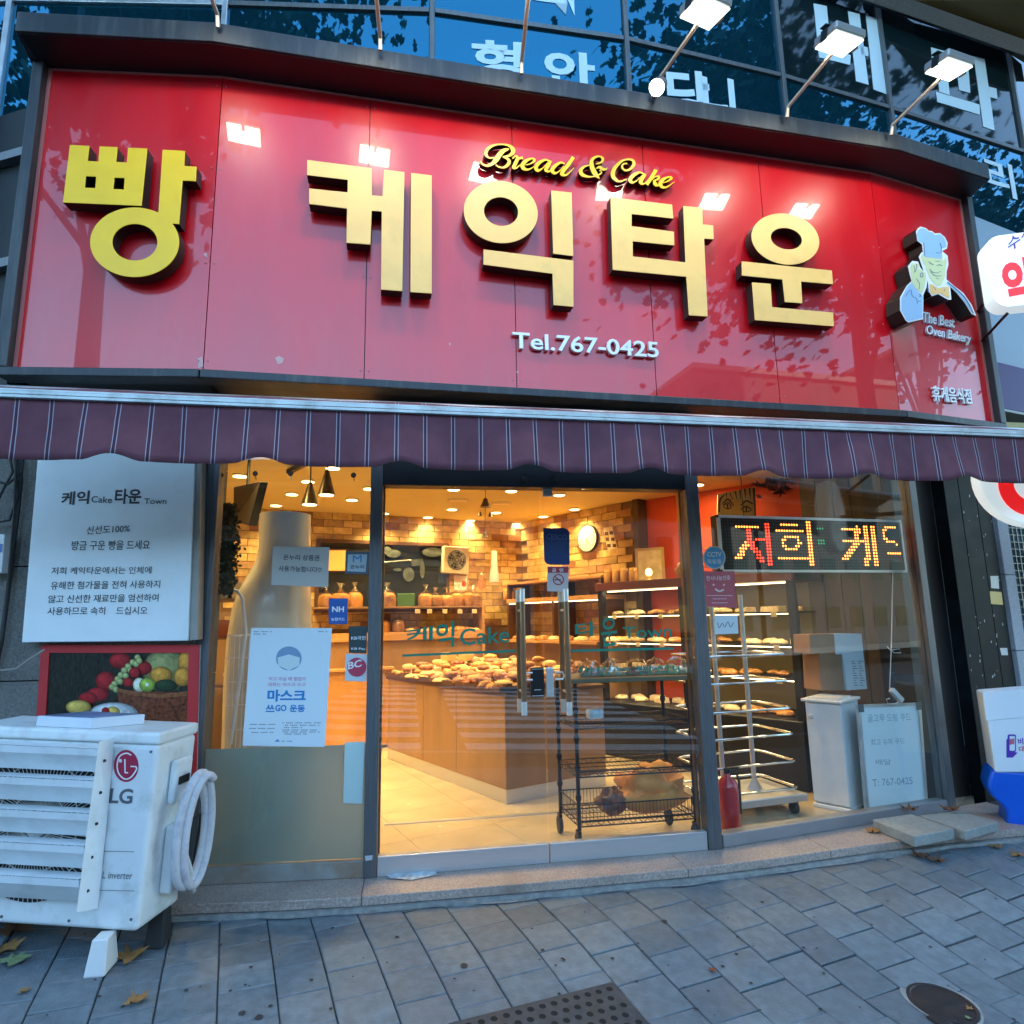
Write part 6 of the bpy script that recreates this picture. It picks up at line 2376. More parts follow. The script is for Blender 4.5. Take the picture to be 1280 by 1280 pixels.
for i in range(6):
    o_ = cB - K1u * (.20 + .34 * i) + K2u * .22
    o_.z = zt_ + .001 + .004 * (i % 2)
    if tray0 is None:
        tray0 = thing('tray', 'x', 'tray', o_, gt_)
        M_ = MB()
        M_.obox(o_ + Vector((0, 0, .008)), K1u, K2u, (0, 0, 1), .165, .24, .008)
        M_.build('tray_base', M_WOOD, tray0, bevel=.003)
        M_ = MB()
        for sg in (-1, 1):
            M_.obox(o_ + K1u * sg * .165 + Vector((0, 0, .02)), K1u, K2u, (0, 0, 1), .006, .24, .02)
            M_.obox(o_ + K2u * sg * .24 + Vector((0, 0, .018)), K1u, K2u, (0, 0, 1), .165, .006, .018)
        M_.build('tray_rim', M_WOODD, tray0)
        o = tray0
    else:
        o = dup(tray0, o_)
    o['label'] = ['wooden pastry tray at the near corner of the counter'] [0] if i == 0 else 'wooden pastry tray on the counter edge, %s from the near corner' % ['', 'second', 'third', 'fourth', 'fifth', 'sixth'][i]
r = random.Random(9)
kk = 0
where = ['near end', 'middle', 'far end']
for i in range(15):
    for j in range(8):
        a = .04 + .135 * i
        c_ = .02 + .118 * j
        p = cB - K1u * (a + r.uniform(-.02, .02)) + K2u * (c_ + r.uniform(-.02, .02))
        p.z = zt_ + .02 + .013 * j + (.045 if (i + j) % 3 == 0 else 0)
        kr = r.choice((0, 1, 2, 3, 4, 2, 6, 7, 8, 9, 10, 8, 9))
        bread(kr, p, r.uniform(.065, .088), '%s on the counter, %s from the near corner in the %s row' % (BKIND[kr], ORD[i], ORD[j]), 'pastries heaped on the counter')
# packed cakes on the counter
for i, (a, c_) in enumerate(((.35, .62), (.62, .45), (.9, .6))):
    p = cB - K1u * (1.3 + a * .6) + K2u * (.2 + c_ * .6)
    p.z = zt_ + .15
    M_ = MB()
    M_.obox(p + Vector((0, 0, .03)), K1u, K2u, (0, 0, 1), .07, .05, .035)
    M_.build('cake_box', mat('cake_yellow', (.66, .46, .16), .5), None, bevel=.006, label='small pale yellow cake box on the counter, %s of three' % ['nearest', 'middle', 'farthest'][i], cat='box', group='small cake boxes on the counter')

# right wall: clock, calendar, shelf with jars
ck = thing('wall_clock', 'round cream wall clock with dark rim on the right brick wall', 'clock', RW.w(735, 690, .03))
c_ = RW.uz(734, 673, .04)
M_ = MB()
M_.lathe(RW.pt(*c_, .012), [(.165, 0), (.168, .03), (.155, .04), (.148, .034)], 36, RW.n)
M_.build('clock_rim', M_BLACK, ck, smooth=True)
M_ = MB()
M_.lathe(RW.pt(*c_, .0461), [(.149, 0), (.149, .001)], 36, RW.n)
M_.build('dial', mat('dial_cream', (.72, .62, .42), .4), ck)
for k in range(12):
    a = k * pi / 6
    M_ = MB()
    M_.prism(RW, [(c_[0] + (.12 * cos(a) + s1 * .003 * -sin(a)) , c_[1] + (.12 * sin(a) + s1 * .003 * cos(a))) for s1 in (-1, 1)] +
             [(c_[0] + (.138 * cos(a) + s1 * .003 * -sin(a)), c_[1] + (.138 * sin(a) + s1 * .003 * cos(a))) for s1 in (1, -1)], .0473, .0485)
    M_.build('hour_mark', M_PRINTK, ck)
for ln, an, w_ in ((.11, radians(-105), .005), (.075, radians(-65), .007)):
    M_ = MB()
    dx, dy = cos(an), sin(an)
    M_.prism(RW, [(c_[0] - dy * w_, c_[1] + dx * w_), (c_[0] + dy * w_, c_[1] - dx * w_), (c_[0] + dx * ln + dy * w_ * .4, c_[1] + dy * ln - dx * w_ * .4), (c_[0] + dx * ln - dy * w_ * .4, c_[1] + dy * ln + dx * w_ * .4)], .049, .0505)
    M_.build('clock_hand', M_PRINTK, ck)
cal = thing('photo_card', 'tilted cream card with six small pictures beside the wall clock', 'card', RW.w(762, 690, .03))
pxprism(RW, [(754, 660), (765, 658), (772, 686), (760, 689)], .013, .018, 'card', MATS['dial_cream'], cal)
for (x, y) in ((758, 667), (764, 666), (759, 674), (766, 674), (761, 682), (768, 682)):
    pxprism(RW, [(x - 2.3, y - 2), (x + 2, y - 2.2), (x + 2.5, y + 2), (x - 2, y + 2.2)], .0185, .0195, 'picture', M_WOODD, cal)
RS = Plane(RW.pt(0, 0, .38).to_2d(), -61)
rsf = thing('display_shelf', 'wooden wall shelf with jars along the right brick wall', 'shelf', RS.w(680, 750))
u0, u1 = RS.uz(603, 750)[0], RS.uz(752, 750)[0]
zz1 = RS.uz(640, 754)[1]
zz2 = RS.uz(640, 731)[1]
M_ = MB()
M_.pbox(RS, max(u0, .15), u1, zz1, zz1 + .05, -.36, 0)
M_.build('shelf_board', M_WOODL, rsf, bevel=.002)
M_ = MB()
M_.pbox(RS, max(u0, .15), u1, zz2, zz2 + .025, -.36, .0)
M_.build('shelf_board', M_WOODL, rsf, bevel=.002)
M_ = MB()
M_.pbox(RS, max(u0, .15), u1, FL, zz1 - .45, -.36, -.02)
M_.build('shelf_base', M_WOOD, rsf)
zb_ = zz1 - .44
for u in [max(u0, .15) + .02, (u0 + u1) / 2 + .3, u1 - .02]:
    M_ = MB()
    M_.pbox(RS, u - .015, u + .015, zb_, zz2, -.355, -.005)
    M_.build('shelf_side', M_WOODD, rsf)
M_ = MB()
M_.pbox(RS, max(u0, .15), u1, zb_ - .03, zb_, -.36, .10)
M_.build('shelf_board', M_WOODL, rsf, bevel=.002)
M_JAR = mat('jar_honey', (.50, .26, .06), .2, coat=1)
jar0 = None
jl = 'glass jars on the right wall shelf'
js = [(619, zz1 + .05, 0), (626, zz1 + .05, 0), (633, zz1 + .05, 0), (641, zz1 + .05, 0), (649, zz1 + .05, 0)] + [(772, None, 1), (781, None, 1), (790, None, 1), (799, None, 1)]
for i, (x, z, t) in enumerate(js):
    if t == 0:
        u = RS.uz(x, 745, -.1)[0]
        p = RS.pt(u, z + .001, -.1)
    else:
        p = None
        continue
    if jar0 is None:
        jar0 = thing('jar', 'amber jar on the right wall shelf, nearest the corner', 'jar', p, jl)
        M_ = MB()
        M_.lathe(p, [(.04, 0), (.045, .01), (.045, .10), (.035, .12)], 14)
        M_.build('jar_body', M_JAR, jar0, smooth=True)
        M_ = MB()
        M_.lathe(p + Vector((0, 0, .121)), [(.038, 0), (.038, .02)], 14)
        M_.build('jar_lid', M_GOLD, jar0)
    else:
        dup(jar0, p, label='amber jar on the right wall shelf, %s from the corner' % ['', 'second', 'third', 'fourth', 'fifth'][i])
for i in range(16):
    u = .35 + i * .11
    k = (0, 2, 5, 6)[i % 4]
    bread(k, RS.pt(u, zb_ + .002, -.02 - .12 * (i % 2)), .085, '%s on the lower right wall shelf, %s from the corner' % (BKIND[k], ORD[i]), 'bread on the right wall shelf')
# LED strip under the shelf board
M_STRIP = emis('led_strip', (1, .70, .34), 1.1)
M_ = MB()
M_.pbox(RS, max(u0, .15), u1, zz1 - .012, zz1 - .002, -.03, -.015)
M_.build('led_strip', M_STRIP, rsf)
# santa hat ornaments, bells
orn = thing('cone_ornament', 'small red cone ornament standing at the corner of the back shelf', 'ornament', BS.pt(BS.uz(602, 735)[0], zs1 + .02, -.1))
M_ = MB()
pq = BS.w(602, 735, 0)
M_.lathe(pq, [(.05, 0), (.045, .02), (.02, .12), (.008, .16)], 12)
M_.build('cone', mat('ornament_red', (.62, .08, .02), .5), orn, smooth=True)
M_ = MB()
M_.lathe(pq + Vector((0, 0, .16)), [(.008, 0), (.014, .01), (.004, .025)], 8)
M_.build('bobble', M_PAPER, orn)
orn2 = thing('cone_ornament', 'pale tall cone ornament right of the red one by the back corner', 'ornament', BS.w(618, 728, 0))
M_ = MB()
pq = BS.w(618, 728, .2)
M_.lathe(pq, [(.06, 0), (.055, .08), (.04, .2), (.035, .38)], 12)
M_.build('cone', mat('ornament_pale', (.50, .42, .42), .5), orn2, smooth=True)
orn2_ = thing('ornament_stand', 'dark stand under the cone ornaments', 'stand', pq) if False else None
be = thing('bell_mobile', 'mobile of small dark bells hanging from the ceiling behind the left door', 'mobile', at_y(607, 673, 6.0))
M_ = MB()
tp = at_y(607, 612, 6.0)
bt_ = at_y(606, 670, 6.0)
M_.tube([Vector((tp.x, tp.y, CE)), bt_], .003, 5)
M_.build('cord', M_BLACK, be)
for (x, y, s) in ((607, 634, .055), (600, 645, .026), (613, 646, .026), (606, 672, .034)):
    p = at_y(x, y, 6.0)
    M_ = MB()
    M_.lathe(p, [(s, 0), (s * .85, s * .3), (s * .55, s * .9), (s * .45, s * 1.4), (s * .1, s * 1.7)], 14)
    M_.build('bell', mat('bell_dark', (.05, .03, .02), .35, .5), be, smooth=True)

# display cabinet along the right
FA, FB = on_z(755, 942, FL), on_z(848, 958, FL)
fyaw = -57
F = Plane(FA.to_2d(), fyaw)
fr_ = thing('display_cabinet', 'dark chilled display cabinet with lit shelves of cakes on the right side of the shop', 'display cabinet', FA)
FL_, FD = 2.05, .62
ft = F.uz(752, 729)[1]
zz0 = FL + .52
M_ = MB()
M_.pbox(F, 0, FL_, FL + .002, zz0, -FD, .04)
M_.build('cabinet_base', M_BLACK, fr_, bevel=.01)
for u in (0.03, 1.0, FL_ - .03):
    M_ = MB()
    M_.pbox(F, u - .03, u + .03, zz0 + .001, ft - .08, -.06, 0)
    M_.build('cabinet_post', M_BLACK, fr_)
M_ = MB()
M_.pbox(F, -.01, FL_ + .01, ft - .08, ft, -FD, .03)
M_.build('cabinet_top', mat('cabinet_maroon', (.10, .022, .012), .35), fr_, bevel=.004)
M_ = MB()
M_.pbox(F, 0, FL_, zz0 + .001, ft - .082, -FD, -FD + .02)
M_.build('cabinet_back', mat('cabinet_backing', (.16, .12, .05), .4), fr_)
shz = []
for k in range(4):
    z = zz0 + .03 + (ft - .10 - zz0) * k / 4
    shz.append(z)
    if k:
        M_ = MB()
        M_.pbox(F, .062, .968, z, z + .012, -FD + .03, -.07)
        M_.pbox(F, 1.032, FL_ - .062, z, z + .012, -FD + .03, -.07)
        M_.build('shelf', M_BLACK, fr_)
    for (a, b_) in ((.07, .96), (1.04, FL_ - .07)):
        M_ = MB()
        M_.pbox(F, a, b_, z - .010 if k else ft - .095, z - .002 if k else ft - .085, -.085, -.073)
        M_.build('led_strip', M_STRIP, fr_)
        la = bpy.data.lights.new('shelf_light', 'AREA')
        la.shape = 'RECTANGLE'
        la.size, la.size_y = b_ - a, .02
        la.energy = .5
        la.color = (1, .72, .36)
        lo = bpy.data.objects.new('shelf_light', la)
        COL.objects.link(lo)
        lo.parent = fr_
        pp_ = F.pt((a + b_) / 2, (z - .012) if k else ft - .097, -.12)
        lo.location = pp_ - FA
        lo.rotation_euler = (0, 0, radians(fyaw))
r = random.Random(31)
cnt = 0
for k in range(4):
    for i in range(16):
        u = .11 + i * .121
        if abs(u - 1.0) < .05:
            continue
        kr = (5, 10, 6, 5, 0, 8)[(i // 3 + k) % 6]
        cnt += 1
        bread(kr, F.pt(u + r.uniform(-.01, .01), shz[k] + (.013 if k else -.025), -.2 - .1 * (i % 2)), r.uniform(.068, .085),
              '%s, %s from the left on the %s shelf of the display cabinet' % (BKIND[kr], ORD[i], ['lowest', 'second', 'third', 'top'][k]), 'cakes in the display cabinet')
# stuff on top of the cabinet: framed pictures, jars, tray
M_FR = mat('frame_wood', (.45, .30, .12), .4)
p1 = Plane(F.pt(.28, 0, -.30).to_2d(), -30)
pf_ = thing('framed_picture', 'framed picture leaning on top of the display cabinet in front of the red wall', 'picture', F.pt(.4, ft, -.3))
M_ = MB()
M_.pbox(p1, 0, .30, ft + .001, ft + .36, -.02, 0)
M_.build('picture_frame', M_FR, pf_, bevel=.004)
M_ = MB()
M_.pbox(p1, .03, .27, ft + .03, ft + .33, .0005, .003)
M_.build('picture_sheet', mat('picture_cream', (.62, .50, .28), .5, var=.25, vscale=12), pf_)
tl = thing('table_lamp', 'small glowing lamp beside the framed picture', 'lamp', F.pt(.55, ft, -.15))
M_ = MB()
M_.lathe(F.pt(.55, ft + .001, -.15), [(.04, 0), (.04, .01), (.01, .02), (.01, .05)], 12)
M_.build('lamp_foot', M_GOLD, tl, smooth=True)
M_ = MB()
M_.lathe(F.pt(.55, ft + .052, -.15), [(.02, 0), (.035, .025), (.03, .06), (.01, .075)], 14)
M_.build('lamp_globe', emis('globe_glow', (1, .60, .18), .9), tl, smooth=True)
for i in range(5):
    p = F.pt(.10 + .11 * i - .05, ft + .001, -.12 + .0 * i) if i < 4 else F.pt(.95, ft + .001, -.12)
    if i < 4:
        dup(jar0, p, label='amber jar on top of the display cabinet, %s from the left' % ['first', 'second', 'third', 'fourth'][i], group='glass jars on the display cabinet')
bsk = thing('gift_basket', 'wrapped gift basket of sweets on the cabinet top by the right door post', 'basket', F.pt(.95, ft, -.2))
M_ = MB()
M_.lathe(F.pt(.95, ft + .001, -.25), [(.10, 0), (.14, .08), (.14, .10)], 16)
M_.build('basket_bowl', M_FR, bsk, smooth=True)
for k in range(9):
    M_ = MB()
    a = k * .9
    M_.lathe(F.pt(.95 + .08 * cos(a), ft + .09 + .03 * (k % 3), -.25 + .08 * sin(a)), [(.02, 0), (.038, .03), (.03, .06), (.01, .07)], 10)
    M_.build('sweet', M_BR[(0, 4, 3, 2)[k % 4]], bsk, smooth=True)
hf = thing('wire_stand', 'white wire stand with small packs above the display cabinet', 'stand', F.pt(1.3, ft, -.2))
for k in range(2):
    z = ft + .10 + .17 * k
    M_ = MB()
    M_.tube([F.pt(1.12, z, -.1), F.pt(1.55, z, -.1), F.pt(1.55, z, -.4), F.pt(1.12, z, -.4)], .006, 6, closed=True)
    M_.build('wire_tier', M_CHROME, hf)
M_ = MB()
for u in (1.12, 1.55):
    M_.tube([F.pt(u, ft + .001, -.1), F.pt(u, ft + .3, -.1)], .006, 6)
    M_.tube([F.pt(u, ft + .001, -.4), F.pt(u, ft + .3, -.4)], .006, 6)
M_.build('wire_leg', M_CHROME, hf)

# wire rack just inside the right door
WX0, WX1, WY0, WY1 = 1.01, 1.745, 3.88, 4.23
WR = Plane((WX0, WY0), 0)
wr = thing('wire_rack', 'black wire shelving rack on castors just inside the right glass door', 'rack', (WX0, WY0, FL))
ztop = WR.uz(790, 852)[1]
zsh = [WR.uz(790, y)[1] for y in (1040, 968, 908)]
for (x, y) in ((WX0, WY0), (WX1, WY0), (WX0 - .03, WY1), (WX1 - .03, WY1)):
    M_ = MB()
    M_.tube([(x, y, FL + .11), (x, y, ztop)], .0125, 12)
    for k in range(1, 5):
        z = FL + .11 + k * (ztop - FL - .11) / 5
        M_.lathe((x, y, z), [(.017, 0), (.019, .015), (.017, .03)], 12)
    M_.build('post', M_BLACK, wr, smooth=True)
    M_ = MB()
    M_.lathe((x - .012, y - .02, FL + .052), [(.05, -.012), (.052, -.008), (.052, .008), (.05, .012)], 20, (1, 0, 0))
    c = M_.build('castor', M_RUBBER, wr, smooth=True)
    M_ = MB()
    M_.box(x - .02, x + .0, y - .045, y + .015, FL + .075, FL + .115)
    M_.build('castor_fork', M_BLACK, c)


def wire_tier(z, h, wires=True):
    M_ = MB()
    for zz in (z, z + h):
        M_.tube([(WX0, WY0, zz), (WX1, WY0, zz), (WX1 - .03, WY1, zz), (WX0 - .03, WY1, zz)], .0045, 5, closed=True)
    for (a, b_) in (((WX0, WY0), (WX1, WY0)), ((WX1, WY0), (WX1 - .03, WY1)), ((WX1 - .03, WY1), (WX0 - .03, WY1)), ((WX0 - .03, WY1), (WX0, WY0))):
        n = int(math.hypot(b_[0] - a[0], b_[1] - a[1]) / .032)
        M_.tube([(a[0] + (b_[0] - a[0]) * i / n, a[1] + (b_[1] - a[1]) * i / n, z + (h if i % 2 else 0)) for i in range(n + 1)], .0024, 4)
    if wires:
        n = 26
        for i in range(1, n):
            x = WX0 + (WX1 - WX0) * i / n
            M_.tube([(x, WY0, z), (x - .03, WY1, z)], .0018, 4)
        for k in range(1, 4):
            y = WY0 + (WY1 - WY0) * k / 4
            M_.tube([(WX0 - .01, y, z - .004), (WX1 - .01, y, z - .004)], .0028, 4)
    M_.build('wire_tier', M_BLACK, wr)


wire_tier(FL + .13, .03)
wire_tier(zsh[1], .03)
wire_tier(zsh[2], .03)
M_ = MB()
for (a, b_) in (((WX0, WY0), (WX1, WY0)), ((WX1, WY0), (WX1 - .03, WY1)), ((WX0 - .03, WY1), (WX1 - .03, WY1)), ((WX0, WY0), (WX0 - .03, WY1))):
    M_.tube([(*a, FL + .25), (*b_, FL + .25)], .004, 5)
    n = int(math.hypot(b_[0] - a[0], b_[1] - a[1]) / .022)
    for i in range(1, n):
        x, y = a[0] + (b_[0] - a[0]) * i / n, a[1] + (b_[1] - a[1]) * i / n
        M_.tube([(x, y, FL + .16), (x, y, FL + .25)], .0015, 4)
M_.build('basket_side', M_BLACK, wr)
M_ = MB()
M_.box(WX0 - .04, WX1 + .01, WY0 - .015, WY1 + .015, ztop, ztop + .028)
M_.build('top_board', mat('board_olive', (.22, .18, .11), .5, var=.2, stretch=(.4, 3, 3)), wr, bevel=.004)
# packs on the rack
M_PACKF = [mat('filling_dark', (.12, .06, .04), .5, var=.6, vscale=30), mat('filling_green', (.34, .34, .12), .5, var=.4, vscale=40), mat('filling_tan', (.42, .24, .10), .5, var=.4, vscale=40)]
M_FILM = glass_mat('pack_film', (.95, .95, .93), .20, .06)
pk = [(738, 0, 'flat clear pack of dark rolls at the left end of the wire rack top'), (765, 2, 'clear pack of rolls on the wire rack top, second from the left'), (794, 0, 'clear pack of dark buns in the middle of the wire rack top'),
      (820, 2, 'clear pack of brown rolls on the wire rack top, fourth from the left'), (848, 1, 'clear pack of pale green buns at the right end of the wire rack top')]
for i, (x, k, lab) in enumerate(pk):
    u = WR.uz(x, 845, -.12)[0]
    c_ = Vector((WX0 + u, WY0 + .12, ztop + .029))
    t = thing('bread_pack', lab, 'bread pack', c_, 'clear bread packs on the wire rack')
    for j in range(6 if k != 1 else 4):
        o = bpy.data.objects.new('roll', BMESH[(1, 0, 3)[k]].copy())
        o.data.materials[0] = M_PACKF[k]
        COL.objects.link(o)
        o.parent = t
        s = .034 if k != 1 else .05
        o.location = (-.045 + .045 * (j % 3), -.03 + .05 * (j // 3), .004 + (.02 if j > 2 else 0))
        o.scale = (s, s, s * 1.3)
    M_ = MB()
    prof = []
    rr = random.Random(i)
    seg = 20
    for jz, (sc_, h) in enumerate(((1.0, 0), (1.08, .03), (.98, .06), (.72, .085), (.3, .10))):
        for q_ in range(seg):
            a = 2 * pi * q_ / seg
            w_ = 1 + .10 * rr.uniform(-1, 1)
            M_.v.append(c_ + Vector((.075 * sc_ * cos(a) * w_, .075 * sc_ * sin(a) * w_, h * (1 + .15 * rr.uniform(-1, 1)))))
    for jz in range(4):
        for q_ in range(seg):
            M_.f.append((jz * seg + q_, jz * seg + (q_ + 1) % seg, (jz + 1) * seg + (q_ + 1) % seg, (jz + 1) * seg + q_))
    M_.f.append(tuple(range(4 * seg, 5 * seg)))
    M_.build('film', M_FILM, t)
# packet on the upper wire shelf
t = thing('foil_packet', 'small white and blue packet on the upper wire shelf of the rack', 'packet', (WX0 + .14, WY0 + .15, zsh[2] + .03))
M_ = MB()
M_.obox(Vector((WX0 + .16, WY0 + .14, zsh[2] + .065)), (1, .2, 0), (-.2, 1, 0), (0, 0, 1), .05, .03, .03)
M_.build('packet_body', mat('packet_white', (.55, .62, .66), .3, var=.3, vscale=25), t, bevel=.012)
# crumpled bag in the bottom basket
from mathutils import kdtree
for (cx_, s_, m_, lab, nm, sd) in ((1.52, (.26, .14, .23), mat('bag_kraft', (.95, .30, .05), .5, var=.3), 'large crumpled tan bag filling the bottom basket of the wire rack', 'bag', 3),
                                   (1.27, (.10, .10, .13), mat('bag_brown', (.16, .05, .03), .45, var=.4, coat=.3), 'dark red brown wrapped bundle beside the tan bag in the rack', 'bundle', 8)):
    M_ = MB()
    seg, rings = 36, 20
    base = Vector((cx_, WY0 + .165, FL + .135))
    for j in range(rings + 1):
        t_ = j / rings * pi
        for i in range(seg):
            a = 2 * pi * i / seg
            d = Vector((sin(t_) * cos(a), sin(t_) * sin(a), -cos(t_)))
            n_ = noise.noise(d * 1.7 + Vector((sd, 0, 0))) * .35
            n2_ = abs(noise.noise(d * 4.0 + Vector((0, sd, 0)))) * .32
            k_ = 1 + n_ - n2_
            z = (d.z * .5 + .5)
            M_.v.append(base + Vector((d.x * s_[0] * k_, d.y * s_[1] * k_, z * s_[2] * 1.25 * (1 + n_ * .6 - n2_ * .5))))
    for j in range(rings):
        for i in range(seg):
            M_.f.append((j * seg + i, j * seg + (i + 1) % seg, (j + 1) * seg + (i + 1) % seg, (j + 1) * seg + i))
    o = M_.build('crumpled_bag', m_, smooth=True, label=lab, cat=nm)
    o.data.set_sharp_from_angle(angle=radians(60))

# rolling tray rack in the right window
TR_ = Plane((2.12, 4.12), 8)
tro = thing('tray_trolley', 'steel tray trolley with looped rails standing in the right window', 'trolley', TR_.pt(.35, FL, -.2))
M_ = MB()
M_.pbox(TR_, -.08, .60, FL + .085, FL + .135, -.48, 0)
M_.build('trolley_base', M_STEEL, tro, bevel=.006)
for (u, o) in ((-.02, -.06), (.52, -.05), (.52, -.42), (-.02, -.42)):
    M_ = MB()
    M_.lathe(TR_.pt(u, FL + .041, o), [(.038, -.014), (.04, -.01), (.04, .01), (.038, .014)], 18, TR_.u)
    M_.pbox(TR_, u - .022, u + .022, FL + .05, FL + .084, o - .02, o + .02)
    M_.build('castor', M_RUBBER, tro, smooth=True)
px_ = [TR_.uz(944, 990, -.22)[0], TR_.uz(905, 990, -.22)[0]]
for u in px_:
    M_ = MB()
    M_.tube([TR_.pt(u, FL + .136, -.22), TR_.pt(u, 1.62, -.22)], .017, 14)
    M_.build('upright', M_STEEL, tro, smooth=True)
    M_ = MB()
    M_.lathe(TR_.pt(u, FL + .136, -.22), [(.06, 0), (.02, .07)], 4)
    M_.build('gusset', M_STEEL, tro)
zl_ = [TR_.uz(960, y, -.02)[1] for y in (989, 955, 920, 887, 852, 818)]
for z in zl_:
    M_ = MB()
    uR_ = TR_.uz(998, 980, -.02)[0]
    M_.tube([TR_.pt(-.10, z, -.02), TR_.pt(uR_ - .04, z, -.02), TR_.pt(uR_ - .005, z, -.04), TR_.pt(uR_, z, -.07), TR_.pt(uR_, z, -.36), TR_.pt(uR_ - .02, z, -.41), TR_.pt(uR_ - .06, z, -.43), TR_.pt(-.10, z, -.43), TR_.pt(-.15, z, -.40), TR_.pt(-.15, z, -.05)], .0085, 8, closed=True)
    M_.build('rail_loop', M_CHROME, tro, smooth=True)
# fire extinguisher
ex = thing('fire_extinguisher', 'red fire extinguisher standing behind the right door post', 'fire extinguisher', (2.03, 3.99, FL))
c_ = Vector((2.03, 4.0, FL + .001))
M_ = MB()
M_.lathe(c_, [(.058, 0), (.064, .01), (.064, .26), (.055, .30), (.022, .33), (.018, .35)], 24)
M_.build('cylinder', mat('extinguisher_red', (.50, .01, .02), .25, coat=.6), ex, smooth=True)
M_ = MB()
M_.lathe(c_ + Vector((0, 0, .351)), [(.02, 0), (.02, .03), (.01, .035)], 12)
M_.box(c_.x - .01, c_.x + .08, c_.y - .01, c_.y + .01, c_.z + .375, c_.z + .385)
M_.build('valve', M_BLACK, ex)
M_ = MB()
M_.tube([c_ + Vector(v) for v in ((.015, 0, .365), (.06, 0, .355), (.078, 0, .30), (.076, 0, .16), (.074, 0, .10))], .009, 8)
M_.build('extinguisher_hose', M_RUBBER, ex, smooth=True)

# white cabinet, carton, whiteboard
wc = thing('cabinet', 'narrow white cupboard with round knob standing in the right window', 'cupboard', on_z(1064, 1017, FL))
q = on_z(1064, 1017, FL)
q2 = on_z(1018, 1008, FL)
C1 = Plane(q2.to_2d(), math.degrees(math.atan2(q.y - q2.y, q.x - q2.x)))
wl = (q - q2).length
M_WC = mat('cupboard_white', (.80, .80, .79), .35, var=.05, vscale=8)
hz_ = C1.uz(1048, 876)[1]
dpt = .34
M_ = MB()
M_.pbox(C1, 0.0, wl, FL + .03, hz_ - .022, -dpt, -.014)
M_.build('cupboard_body', M_WC, wc, bevel=.003)
M_ = MB()
M_.pbox(C1, 0.002, wl - .002, FL + .04, hz_ - .028, -.012, .004)
M_.build('cupboard_door', M_WC, wc, bevel=.004)
M_ = MB()
M_.pbox(C1, -.02, wl + .02, hz_ - .02, hz_, -dpt - .01, .025)
M_.pbox(C1, -.006, wl + .006, FL + .001, FL + .028, -dpt, .012)
M_.build('cupboard_top', M_WC, wc, bevel=.006, seg=3)
kq = C1.uz(1011, 893, .02)
M_ = MB()
M_.lathe(C1.pt(.045, hz_ - .12, .005), [(.008, 0), (.009, .012), (.018, .02), (.016, .03), (.004, .035)], 14, C1.n)
M_.build('cupboard_knob', M_PLAST, wc, smooth=True)
cb_ = thing('carton', 'white and brown folded carton standing on the white cupboard', 'carton', C1.pt(.12, hz_, -.1))
X1 = Plane(C1.pt(.0, 0, -.06).to_2d(), 12)
sc2 = lambda x, y: X1.uz(x, y)
M_ = MB()
M_.prism(X1, [sc2(1012, 793), sc2(1048, 792), sc2(1056, 863), sc2(1026, 863), sc2(1024, 817), sc2(1013, 817)], -.16, 0)
M_.build('brown_side', mat('carton_brown', (.30, .16, .085), .6, var=.08), cb_, bevel=.002)
M_ = MB()
M_.prism(X1, [sc2(1042, 792), sc2(1076, 792), sc2(1083, 861), sc2(1058, 863), sc2(1054, 818), sc2(1044, 818)], .001, .006)
M_.build('white_side', mat('carton_white2', (.62, .68, .70), .5), cb_)
M_ = MB()
M_.prism(X1, [sc2(1050, 792), sc2(1076, 792), sc2(1083, 861), sc2(1058, 863)], -.16, -.0005)
M_.build('carton_body', MATS['carton_white2'], cb_, bevel=.002)
M_ = MB()
for i in range(2):
    for j in range(11):
        x, y = 1064 + i * 8 + j * .25, 826 + j * 3
        w_p = 2.5 + 3.5 * ((j * 5 + i * 3) % 4) / 3
        M_.prism(X1, [sc2(x, y), sc2(x + w_p, y), sc2(x + w_p, y + 1.0), sc2(x, y + 1.0)], .0065, .0072)
M_.build('carton_print', M_PG, cb_)
M_ = MB()
M_.pbox(C1, .02, wl - .02, hz_ + .001, hz_ + .012, -dpt + .08, .0)
M_.build('flat_card', M_WC, cb_)
wbp = thing('whiteboard', 'grey framed whiteboard with faint handwriting leaning in the right window', 'whiteboard', on_z(1120, 1010, FL))
wv0, wv1 = on_z(1081, 1013, FL), on_z(1159, 1002, FL)
WBP = Plane(wv0.to_2d(), math.degrees(math.atan2(wv1.y - wv0.y, wv1.x - wv0.x)))
WBP = Plane(WBP.pt(0, 0, .06).to_2d(), math.degrees(math.atan2(wv1.y - wv0.y, wv1.x - wv0.x)))
wq = [WBP.uz(*v) for v in ((1071, 881), (1150, 878), (1159, 1004), (1082, 1014))]
wq[2] = (wq[2][0], FL + .012)
wq[3] = (wq[3][0], FL + .012)
M_ = MB()
M_.prism(WBP, wq, -.012, 0)
M_.build('board_backing', M_ALU, wbp)
ci = [sum(v[0] for v in wq) / 4, sum(v[1] for v in wq) / 4]
inn = [(ci[0] + (v[0] - ci[0]) * .91, ci[1] + (v[1] - ci[1]) * .945) for v in wq]
M_ = MB()
M_.prism(WBP, inn, .0005, .003)
M_.build('board_surface', mat('whiteboard_surface', (.80, .88, .90), .25), wbp)
M_ = MB()
for i in range(4):
    a, b_, c, d_ = wq[i], wq[(i + 1) % 4], inn[(i + 1) % 4], inn[i]
    M_.prism(WBP, [a, b_, c, d_], .0005, .008)
M_.build('board_frame', M_ALU, wbp)
M_ = MB()
for i in (0, 1):
    u, z = wq[i]
    s = 1 if i == 0 else -1
    M_.pbox(WBP, min(u, u + s * .05), max(u, u + s * .05), z - .05, z + .003, .0085, .011)
